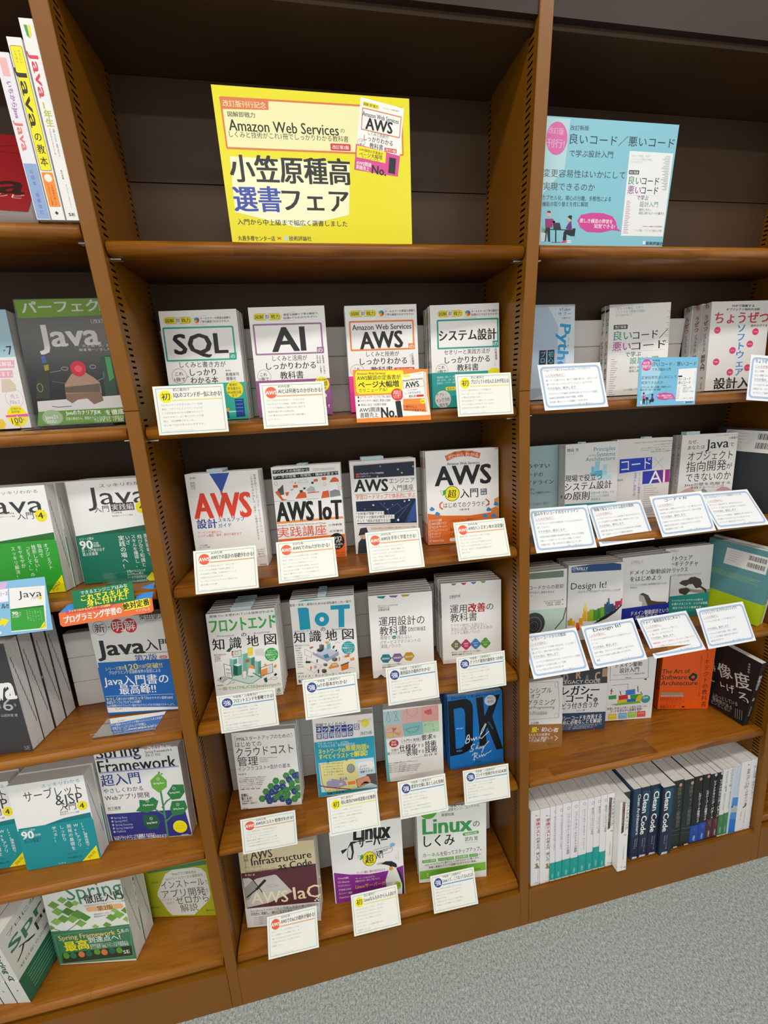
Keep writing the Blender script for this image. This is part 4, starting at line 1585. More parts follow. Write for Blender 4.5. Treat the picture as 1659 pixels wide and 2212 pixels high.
DATA['sukp'] = ('f2f0ec', '''t	スッキリわかる	-130 1977 735 1990 73 13 0
t	Java	-399 1792 735 1771 371 373 0
t	入門	-303 1517 -28 1519 137 373 0
R	12 1536 451 1539 159 373 0 0
t	実践編	30 1535 432 1534 130 12 0
E	590 1502 111 124 1 0
t	4	544 1506 638 1509 126 3 1
t	中山清喬 著	17 1427 201 1423 36 13 0
t	株式会社フレアリンク 監修	10 1362 400 1363 32 13 0
P	-735 1010 665 1145 673 961 -735 1000 376
P	-735 1004 683 1022 699 5 -735 5 377
t	シリーズ累計	-683 943 -412 940 52 12 0
t	90	-692 822 -459 823 178 12 2
t	万部	-444 836 -342 835 53 12 0
t	突破!	-448 781 -314 784 53 12 0
t	脱・入門者が必ず	-678 699 -244 702 69 12 0
t	選ぶ定番書	-681 624 -388 627 69 12 0
v	開発現場で	578 959 597 473 87 12 0
v	飛び交う知識と	454 949 449 266 90 12 0
v	スキルを獲得し、	337 959 334 266 90 12 0
v	いざ	230 958 215 755 93 12 0
v	実践の場へ!	104 958 103 256 116 12 1
t	各種APIのみならず	89 195 456 192 59 12 0
t	GitやMaven等の	83 132 408 129 59 12 0
t	ツールや設計技法も	82 69 464 60 59 12 0
P	584 148 623 5 434 5 1''')
DATA['blk'] = ('3a3a3c', '''t	Java	183 1465 880 1463 552 12 2
t	第	477 1054 566 1057 107 378 0
t	6	597 1072 779 1071 258 378 0
t	版	801 1052 841 1053 64 378 0
t	山田祥寛 著	517 853 813 826 66 378 0
t	SE	766 82 872 82 96 4 1''')
DATA['mei'] = ('dedbd6', '''E	-670 2090 143 164 13 7
t	新	-775 2087 -570 2087 203 3 0
E	-477 2102 12 14 3 0
E	-300 2107 136 164 379 0
E	-44 2105 137 164 379 0
t	明解	-401 2107 61 2102 237 12 0
t	柴田望洋	175 2273 690 2264 123 3 1
t	Shibata Bohyoh	273 2186 512 2183 28 13 0
t	Java	-814 1636 151 1629 374 380 2
t	入門	175 1621 712 1609 275 380 1
L	-312 1467 683 1425 9 3
t	第2版	-85 1338 384 1334 152 381 1
R	432 1312 592 1309 71 382 0.5 0
t	2色刷	452 1310 571 1308 47 12 0
P	-859 1299 682 1259 677 49 -875 205 383
t	シリーズ累計	-734 1131 -322 1132 88 384 0
t	120	-316 1137 -49 1148 147 384 1
t	万部	-45 1127 103 1128 88 384 0
t	突破!!	111 1128 459 1131 136 384 1
t	プログラミング言語教育界の巨匠による	-680 1037 402 1005 83 12 0
t	Java入門書の	-819 850 535 794 240 12 1
t	最高峰!!	-535 611 231 579 243 12 1
L	-854 480 585 401 6 12
t	やさしく	-854 397 -609 395 98 384 1
t	語りかける解説	-602 391 -264 376 67 12 0
t	スッキリ	-256 375 -3 363 98 384 1
t	分かりやすい図表268点	4 356 559 320 68 12 0
t	充実なサンプルプログラム302編で	-859 318 -122 282 74 12 0
t	Javaの基礎からオブジェクト指向プログラミングまでを完全マスターしよう。	-873 245 571 144 62 12 0
P	-875 205 680 71 685 17 -875 72 89
t	SB Creative	-711 154 -555 145 31 3 0''')
DATA['srv'] = ('f2f0ec', '''t	スッキリわかる	-99 1979 652 1994 86 385 0
t	サーブレット	-470 1780 644 1806 258 373 0
t	&JSP	102 1595 635 1586 249 373 0
t	入門	155 1410 474 1394 175 373 0
E	598 1376 101 113 1 0
t	4	547 1380 631 1379 132 3 1
t	国本大悟 著	141 1291 298 1292 44 13 0
t	株式会社フレアリンク 監修	136 1238 513 1242 41 13 0
P	-726 1053 -202 1050 195 1145 725 1183 723 1021 -706 1026 386
P	-716 1038 735 1071 713 5 -711 10 387
t	シリーズ累計	-638 995 -403 985 44 12 0
t	90	-680 882 -456 876 202 12 2
t	万部突破!	-455 844 -316 847 51 12 0
t	脱・入門者が必ず	-655 779 -331 743 64 388 0
t	選ぶ定番書	-663 716 -383 698 64 388 0
v	Java標準技術で、	536 984 542 283 71 12 0
v	Webアプリ	388 976 384 377 86 12 0
v	開発の基礎を	255 987 248 314 86 12 0
v	しっかり	109 985 116 575 85 12 0
v	学べる!!	-38 983 -38 575 85 12 0
P	702 348 713 5 359 5 1
t	JSP&EL対応	490 59 659 207 73 3 0
t	5.0アプリの	107 245 290 255 46 389 0
t	Web開発入門	94 147 372 136 53 389 0
t	インプレス	-122 54 31 44 39 12 0''')
DATA['spf'] = ('e6e4e2', '''P	171 2345 237 2345 876 2345 871 2345 204 2325 390
t	改訂新版	256 2345 780 2345 102 12 1
t	Spring	-860 2326 85 2361 336 3 1
t	Spring Framework 6	193 2255 775 2278 71 3 0
t	JDK 21 対応	185 2171 520 2179 71 3 0
L	-889 2167 91 2172 33 391
t	Framework	-869 1969 822 1990 326 3 1
L	-861 1814 858 1845 33 391
t	超入門	-870 1606 -19 1632 304 392 1
t	やさしくわかる	-862 1337 7 1352 127 3 0
t	Webアプリ開発	-865 1158 129 1172 148 3 0
t	牧下雅章	-847 877 -561 885 75 3 0
L	-855 826 -569 835 7 13
P	-899 737 840 718 905 16 -889 5 393
t	● Spring Boot	-825 627 -463 618 69 394 0
t	● Spring MVC	-827 533 -461 525 69 394 0
t	● Spring Security	-829 439 -371 425 70 394 0
t	● Spring DI&AOP	-831 345 -372 332 70 394 0
t	● MyBatis	-833 250 -552 255 70 394 0
t	5つのフレームワークを理解するだけで、	-844 103 99 110 70 12 1
t	Webアプリケーション開発の一歩が踏み出せます!	-841 56 340 51 78 12 1
L	379 1245 377 801 374 489 359 5 41 395
L	349 803 473 964 568 1024 34 395
L	389 592 186 766 35 395
L	369 419 546 578 35 395
P	402 1712 553 1499 528 1333 337 1198 204 1345 196 1530 396
P	663 1382 903 1368 903 1165 780 1005 591 988 509 1165 397
P	-126 1052 54 1019 180 1099 290 980 200 765 3 697 -245 761 -139 882 397
P	586 954 872 946 905 753 793 590 557 559 514 754 397
P	-106 644 177 618 252 448 180 261 -25 245 -125 395 376
P	393 1746 446 1725 412 1685 398
P	448 1702 510 1683 448 1648 227
t	Spring Boot	257 1451 489 1451 47 12 1
E	369 1555 31 37 12 8
t	Spring MVC	568 1177 802 1177 47 12 1
E	680 1283 31 37 12 8
t	MyBatis	-65 903 170 902 48 12 1
E	49 1009 31 38 12 8
t	Spring Security	591 747 826 746 48 12 1
E	704 854 31 38 12 9
t	Spring DI&AOP	-55 423 182 423 49 12 1
E	60 532 31 38 12 9
E	673 258 158 169 1 0
t	サンプル	605 327 742 336 42 399 0
t	ファイル	597 272 755 278 42 399 0
t	ダウンロード	571 211 776 223 42 399 0
t	技術評論社	669 30 831 36 35 12 0''')
DATA['spt'] = ('e4e4dc', '''t	Spring	-376 2066 905 2172 445 400 0
t	徹底入門	9 1852 884 1932 253 3 1
t	Spring FrameworkによるJavaアプリケーション開発	-17 1676 932 1763 57 13 0
R	5 1562 859 1623 142 401 0.5 0
t	第2版	261 1572 619 1612 148 402 1
t	株式会社NTTデータグループ	153 1413 570 1448 50 3 0
t	株式会社NTTデータ	147 1346 485 1379 50 3 0
P	-839 1750 -706 1862 -563 1747 -710 1635 134
P	-596 1877 -483 1972 -361 1874 -486 1779 403
P	-472 1743 -346 1850 -209 1740 -348 1634 404
P	-302 1772 -208 1852 -105 1770 -209 1690 405
P	-785 1558 -645 1676 -495 1555 -649 1437 403
P	-564 1542 -418 1665 -261 1538 -421 1415 406
P	-371 1443 -207 1584 -28 1440 -209 1300 404
P	-500 1327 -360 1446 -209 1323 -363 1205 403
P	-185 1345 -58 1454 80 1342 -59 1234 406
P	-696 1342 -556 1461 -405 1338 -559 1220 134
P	-863 1270 -735 1378 -598 1267 -739 1159 405
P	-314 1186 -187 1295 -49 1183 -189 1074 403
P	405 1301 531 1409 671 1298 532 1190 134
P	577 1372 708 1486 856 1369 711 1256 403
P	782 1483 894 1580 905 1480 897 1384 404
P	779 1230 885 1323 905 1228 888 1136 405
P	296 1097 397 1185 509 1095 398 1007 134
P	43 1065 125 1136 216 1063 125 992 405
P	-905 1110 -899 1192 -796 1108 -902 1026 134
P	553 1500 634 1570 725 1498 635 1428 405
L	-880 1101 -593 951 -322 1144 -160 1301 17 407
P	-905 933 905 1085 896 15 -905 5 408
L	-857 886 905 1027 848 143 -857 33 -857 886 9 409
t	Spring Framework 5	-775 793 668 889 145 410 1
t	系の	686 896 867 917 118 12 0
t	最高	-683 526 -127 579 284 1 2
t	到達点へ!	-108 677 642 736 171 12 1
t	世界的定番フレームワークの全体像から	-96 524 791 577 78 12 0
t	正しい設計 実践ノウハウまで徹底解説	-98 459 800 507 78 12 0
P	-780 337 865 450 845 166 -809 52 411
E	-693 264 74 88 412 0
E	-531 260 74 88 413 0
E	-334 280 74 88 414 0
E	-156 288 74 88 415 0
E	38 330 74 88 412 0
E	203 304 74 88 414 0
E	387 333 74 88 415 0
E	557 333 74 88 412 0
t	SE	639 274 787 289 104 12 1
P	-876 22 905 58 905 5 -891 5 416''')
DATA['yel'] = ('a8ac1c', '''P	-788 1423 743 1735 732 1594 -774 1377 417
P	-340 1337 -150 1463 423 1519 583 1485 692 1338 723 658 655 477 225 38 -337 43 -430 173 -632 691 -604 805 418
t	Webアプリ開発用の	-169 1329 449 1384 89 419 0
t	Javaフレームワークの最新版を	-356 1180 605 1288 89 419 0
t	インストール	-487 991 604 1081 252 419 0
v	から	657 1124 676 988 66 419 0
t	アプリ開発	-507 709 604 800 255 419 0
v	まで	649 866 655 706 66 419 0
t	ハンズオン	-544 536 -206 559 92 420 0
t	形式で	-431 420 -222 448 92 420 0
t	ゼロから	-188 503 659 569 257 419 0
t	解説	-101 253 353 295 250 421 0
t	本郷 潤	-738 1083 -551 1102 63 422 0
t	掌田津耶乃	-840 307 -577 319 56 422 0
t	秀和システム	540 156 766 175 65 423 0''')
DATA['poster'] = ('e8dc14', '''P	-1479 2108 1474 2113 1478 1466 -1495 1453 424
R	-1510 1775 1493 1795 687 425 0.03 27
P	-1517 2111 -750 2122 -762 1981 -1503 1956 425
t	改訂版刊行記念	-1469 2033 -799 2038 85 426 1
t	図解即戦力	-1416 1896 -989 1901 71 3 1
t	Amazon Web Services	-1422 1758 368 1768 157 3 1
t	の	396 1763 475 1763 66 3 0
t	しくみと技術がこれ1冊でしっかりわかる教科書	-1435 1632 526 1648 85 3 0
R	211 1529 557 1532 98 427 0.15 0
t	改訂第2版	244 1529 528 1531 55 12 1
P	-1470 1331 526 1309 460 543 -486 335 -1499 545 428
t	小笠原種高	-1490 1168 517 1178 381 3 2
t	選書	-1493 736 -715 746 369 429 2
t	フェア	-679 747 462 750 355 3 2
t	入門から中上級まで幅広く選書しました	-1485 406 417 404 89 3 1
t	丸善多摩センター店	-1510 160 -881 160 77 3 1
t	×	-844 169 -772 167 74 23 1
R	-719 166 -651 167 73 430 0.1 0
t	技術評論社	-638 167 -246 167 74 431 1
P	775 2235 1523 2120 1378 1145 599 1221 12
R	804 2153 1084 2112 60 1 0.5 0
t	図解 即 戦力	822 2150 1065 2114 44 3 1
t	オールカラーの豊富な図解と	1156 2106 1436 2077 20 3 0
R	774 1948 1453 1852 309 425 0.04 15
t	Amazon Web Services	795 2021 1419 1934 68 3 1
t	AWS	843 1890 1304 1839 168 3 2
t	しくみと技術が	876 1753 1232 1704 57 3 0
t	しっかりわかる	799 1685 1303 1619 82 3 1
t	教科書	890 1577 1126 1552 82 3 1
R	1150 1529 1366 1511 60 23 0.1 0
t	改訂2版	1167 1527 1354 1511 41 12 1
E	746 1614 68 55 13 5
t	これ	714 1636 786 1632 32 3 1
t	1冊で	704 1593 793 1585 32 3 1
P	653 1591 1427 1447 1378 1145 599 1221 432
P	671 1572 1178 1494 1158 1332 650 1403 1
t	AWS解説の定番書が	706 1518 1122 1462 41 3 1
t	ページ大幅増	707 1451 1104 1411 66 3 1
t	でリニューアル!	740 1401 1047 1364 41 3 1
t	AWS関連	645 1329 907 1293 63 12 1
t	書籍売上	634 1269 866 1230 63 12 1
t	No.	916 1242 1165 1210 126 3 2
t	1	1220 1314 1341 1298 248 3 0''')
DATA['posterr'] = ('88c4d4', '''P	-1375 2137 -804 2123 -847 1361 -1279 944 433
E	-1053 1822 218 253 434 0
t	改訂版	-1232 1943 -920 1931 99 435 2
t	刊行!	-1245 1752 -885 1745 136 435 2
t	改訂新版	-791 1995 -409 2008 76 436 0
t	良いコード／悪いコード	-790 1831 1469 1856 159 436 0
t	で学ぶ設計入門	-771 1610 149 1621 109 436 0
t	変更容易性はいかにして	-1286 1285 463 1304 125 437 0
t	実現できるのか	-1269 1077 -171 1086 126 437 0
t	カプセル化、関心の分離、多態性による	-1275 897 208 903 83 436 0
t	機能の取り替えを柱に解説	-1266 790 -285 807 80 436 0
P	-489 536 -414 628 -204 668 56 667 281 617 371 527 422 409 518 360 315 382 56 333 -251 340 -411 413 438
t	悪しき構造の弊害を	-435 532 294 525 73 12 1
t	知覚できる!	-107 443 361 442 78 12 1
E	-1104 630 50 45 439 0
P	-1162 653 -1134 681 -1081 676 -1072 644 -1121 649 131
P	-1185 548 -1008 551 -1016 403 -1169 404 440
L	-1027 526 -982 494 -1054 485 36 440
P	-1168 401 -1068 403 -1043 162 -1085 162 -1125 336 -1142 161 -1190 161 441
P	-1012 486 -865 485 -823 377 -992 374 62
L	-1065 373 -577 364 15 64
L	-939 368 -923 155 27 64
L	-1014 151 -812 153 8 64
E	-665 557 51 43 439 0
P	-711 589 -657 620 -611 583 -616 534 -662 561 442
E	-633 594 25 20 442 0
P	-671 491 -619 522 -589 374 -696 379 -730 400 443
P	-717 372 -512 361 -528 311 -587 260 -698 292 -698 191 -773 190 -766 333 444
P	-576 394 -512 398 -519 261 -588 268 444
L	-642 268 -632 175 8 445
P	-812 148 -752 191 -687 183 -715 149 446
E	-629 167 60 24 12 0
L	-689 166 -567 167 7 3
P	-1252 400 -1212 425 -1177 335 -1239 318 447
P	-1222 364 -1152 401 -1185 302 448
P	-1260 317 -1155 311 -1163 161 -1248 168 449
P	499 1696 1473 1693 1503 283 519 283 450
t	「あるべき構造」を知り	553 1621 974 1627 41 451 0
t	ソフトウェア開発の問題に	551 1567 1028 1572 41 451 0
t	立ち向かおう	554 1523 814 1523 41 451 0
R	537 1357 763 1359 67 62 0 0
t	改訂新版	552 1356 748 1357 44 12 1
t	良い	551 1227 836 1225 141 452 1
t	コード	847 1225 1235 1228 140 3 1
t	悪い	553 1071 851 1070 143 453 1
t	コード	862 1070 1241 1071 141 3 1
L	1301 1291 1212 1167 2 4
L	512 984 1269 983 2 4
t	で学ぶ	783 947 1041 937 79 3 1
t	設計入門	863 837 1284 839 97 452 0
t	保守しやすい	866 741 1143 740 47 3 0
t	成長し続けるコードの書き方	866 684 1450 686 48 3 0
L	561 879 627 879 7 454
L	561 850 652 850 7 454
L	562 820 632 820 7 454
L	562 790 657 791 7 454
L	562 761 637 761 7 454
L	562 731 662 731 7 454
L	562 701 642 701 7 454
L	563 671 667 671 7 454
L	563 641 647 641 7 454
L	563 611 672 611 7 454
L	563 580 652 580 7 454
L	563 550 633 550 7 454
L	563 520 657 520 7 454
L	564 490 638 489 7 454
L	564 459 662 459 7 454
L	564 429 643 428 7 454
L	564 398 667 398 7 454
L	564 367 648 367 7 454
L	565 336 673 336 7 454
L	1324 1640 1417 1641 6 455
L	1289 1612 1418 1614 6 455
L	1255 1584 1418 1587 6 455
L	1308 1559 1419 1560 6 455
L	1274 1531 1420 1533 6 455
L	1327 1506 1421 1506 6 455
L	1293 1477 1422 1479 6 455
L	1258 1449 1423 1452 6 455
L	1312 1424 1423 1424 6 455
L	1277 1395 1424 1397 6 455
L	1331 1370 1425 1370 7 455
L	1296 1341 1426 1342 7 455
L	1350 1316 1427 1315 7 455
L	1315 1287 1427 1287 7 455
L	1280 1258 1428 1260 7 455
L	1335 1233 1429 1232 7 455
L	1300 1204 1430 1204 7 455
L	1354 1178 1431 1177 7 455
L	1319 1149 1432 1149 7 455
L	1373 1123 1433 1121 7 455
L	1338 1094 1433 1093 7 455
t	より良いコードを書きたい方へ悪い書き方も	995 456 1458 457 24 3 0
t	コード改善、ソフトウェア設計の入門書	818 385 1454 382 45 456 0
R	1044 168 1107 165 57 457 0.1 0
t	技術評論社	1119 160 1520 155 64 431 1''')
DATA['vtu'] = ('d8e2e6', '''P	-376 2059 55 2070 328 1618 305 1254 515 944 547 308 -392 5 458
L	254 2059 253 1759 693 1729 2 4
t	VTuber	337 1993 639 2002 68 459 1
t	サブー	308 1893 641 1904 82 459 1
t	が教える!	402 1805 637 1809 46 460 0
L	385 1686 491 1693 528 1737 3 13
t	Python	511 1663 406 401 294 461 2
v	サブー 著	596 1376 579 1179 35 3 0
P	-155 1113 27 1114 11 784 -173 782 462
v	プロ	-54 1088 -77 821 135 463 0
P	50 1114 229 1119 224 785 45 783 462
v	初心	143 1091 130 813 136 463 0''')
DATA['orangecard'] = ('f0882c', '''P	-735 503 235 517 699 470 731 98 -735 76 464
P	-669 976 235 981 248 928 246 597 190 548 -658 539 -700 585 -703 910 1
t	Amazon Web Services	-666 927 -114 932 50 3 1
t	AWS解説の定番書が	-672 842 185 854 95 3 1
t	ページ大幅増	-656 712 137 725 127 3 2
t	でリニューアル!	-660 605 -106 614 77 3 1
E	93 513 122 119 465 0
t	最新の	22 574 173 578 36 12 1
t	多様化を	12 534 175 539 36 12 1
t	これ1冊で	9 493 172 498 36 12 1
t	マスター	17 454 159 459 36 12 1
t	● より多くのサービスを丁寧に解説!	-688 480 -37 478 50 3 0
t	● わかりやすい解説と豊富な図解!	-689 410 -43 408 50 3 0
t	● 実践に役立つ知識を凝縮!	-690 332 -133 333 50 3 0
t	AWS関連	-671 237 -268 239 95 3 1
t	書籍売上	-667 136 -311 139 95 3 1
t	No.	-249 182 43 179 205 3 2
t	1	52 236 161 244 342 3 0
P	647 952 711 932 687 157 614 148 310
P	216 890 647 952 626 148 191 197 12
R	228 860 377 873 46 1 0.5 0
t	オールカラーの豊富な	426 896 612 911 18 3 0
R	213 700 648 744 166 22 0.05 9
t	Amazon Web Services	226 775 617 814 46 3 1
t	AWS	267 692 542 716 110 3 2
t	しくみと技術が	293 591 509 604 37 3 0
t	しっかりわかる	255 532 567 547 55 3 1
t	教科書	321 468 465 476 55 3 1
R	475 476 625 481 42 23 0.1 0
P	199 426 631 430 658 158 191 204 466
P	190 312 639 321 658 158 191 204 467
t	一番やさしい	204 277 465 257 51 3 1
t	AWSの定番書です!	202 213 621 183 51 3 1
E	594 369 53 51 1 0
t	受賞	563 367 626 365 32 3 1''')
DATA['blueCard'] = ('78bcdc', '''P	-694 952 -415 949 -195 697 -365 281 -642 205 468
E	-557 849 128 119 469 0
t	改訂版	-646 889 -481 894 53 12 1
t	刊行!	-668 813 -446 821 73 12 2
t	改訂新版	-424 936 -234 938 40 3 0
t	良いコード／悪いコード	-418 858 702 862 91 436 0
t	で学ぶ設計入門	-411 754 49 753 60 436 0
t	変更容易性はいかにして	-665 590 213 597 64 470 0
t	実現できるのか	-666 487 -117 486 64 470 0
t	カプセル化、関心の分離、多態性による	-665 393 76 392 41 3 0
t	機能の取り替えを柱に解説	-672 340 -170 339 41 3 0
P	-267 194 -221 252 -59 273 129 247 179 198 223 120 118 140 -45 111 -212 133 438
t	悪しき構造の弊害を	-242 207 122 207 38 12 1
t	知覚できる!	-81 163 157 164 38 12 1
E	-587 267 24 24 131 0
P	-614 229 -554 232 -543 160 -609 156 471
P	-603 156 -549 158 -546 41 -567 42 -577 127 -581 42 -601 43 441
P	-536 185 -470 186 -460 140 -527 139 380
L	-557 135 -323 119 9 64
L	-496 129 -489 34 14 64
E	-372 234 26 22 442 0
P	-390 197 -351 222 -339 145 -396 143 443
P	-396 143 -319 153 -326 85 -407 79 -419 42 -433 46 -435 122 444
P	-670 163 -631 179 -636 112 472
P	-666 113 -616 111 -619 38 -655 39 473
P	251 753 718 769 716 75 231 80 474
R	256 601 357 602 31 3 0 0
t	良い	265 540 394 544 65 452 0
t	コード	398 544 577 547 65 3 1
t	悪い	264 465 396 469 66 453 1
t	コード	401 466 579 468 66 3 1
t	で学ぶ	365 405 490 406 35 3 0
t	設計入門	401 355 604 358 52 452 0
t	保守しやすい	394 309 541 310 24 3 0
t	成長し続けるコードの書き方	397 278 681 279 28 3 0
L	267 375 315 376 5 475
L	265 353 315 354 5 475
L	263 331 315 331 5 475
L	261 309 315 309 5 475
L	259 287 315 287 5 475
L	256 264 315 265 5 475
L	254 242 315 242 5 475
L	252 220 314 220 5 475
L	250 198 314 198 5 475
L	247 176 314 175 5 475
L	245 153 314 153 5 475
L	243 131 314 131 5 475
L	661 698 710 699 3 476
L	662 675 710 675 3 476
L	662 651 710 652 3 476
L	662 627 710 628 3 476
L	662 603 711 604 3 476
L	662 579 711 580 3 476
L	663 555 711 556 3 476
L	663 532 711 532 3 476
L	663 508 712 508 3 476
L	663 484 712 484 3 476
L	664 460 712 460 3 476
L	664 436 712 436 3 476
t	コード改善、ソフトウェア設計の入門書	399 137 674 136 25 4 0
R	449 52 477 51 24 12 0.1 0
t	技術評論社	485 48 676 49 32 431 1''')
DATA['javaCard'] = ('8cc0e4', '''P	-77 975 164 955 65 798 -108 767 477
P	-98 837 140 842 115 612 -131 610 478
t	シリーズ	-49 756 128 758 78 479 1
t	フル!!	-80 540 106 533 99 480 2
P	-183 259 -40 292 -41 337 78 275 -12 162 -17 216 -201 135 481
P	-80 99 -78 72 -58 60 -81 52 -91 25 -94 54 -115 68 -91 74 12
P	160 843 722 821 644 32 80 54 482
t	スッキリわかる	381 793 653 779 21 483 0
t	Java	281 716 655 699 129 373 0
t	入門	475 627 587 621 50 13 0
E	621 606 28 32 1 0
t	4	610 607 632 606 29 3 1
P	122 468 654 470 652 430 122 449 374
P	122 449 653 439 634 52 83 71 484
t	90	144 389 229 384 61 12 2
t	万部突破!	233 380 283 380 18 12 0
t	脱・入門者が必ず	138 348 280 340 25 12 0
t	選ぶ定番書	137 317 242 313 25 12 0
v	オブジェクト	585 385 592 183 22 485 0
v	指向で	543 391 550 189 22 485 0
v	挫折しない!	502 397 508 195 22 485 0
v	「どうして?」の	459 403 465 201 22 485 0
v	モヤモヤが	415 409 422 208 22 485 0
v	スッキリ解決!	375 414 381 213 22 485 0
P	629 178 631 53 527 46 1
t	Java21	553 64 622 105 24 3 0''')
DATA['promogreen'] = ('18784c', '''t	できるエンジニアはみな	-397 282 386 297 72 12 1
t	これでスキルを	-402 184 406 203 119 486 2
t	身に付けた!	-321 77 354 104 130 486 2''')
DATA['promoorange'] = ('e8703c', '''P	-685 270 60 285 140 266 103 236 67 209 -678 220 -656 243 487
t	スッキリわかる入門シリーズ10周年	-622 264 73 256 47 488 2
t	プログラミング学習の	-716 113 240 138 137 12 2
P	273 239 306 260 714 282 737 265 738 143 710 120 295 110 270 133 489
t	絶対定番	276 184 730 210 129 3 2
t	インプレス	476 78 721 72 55 12 1''')

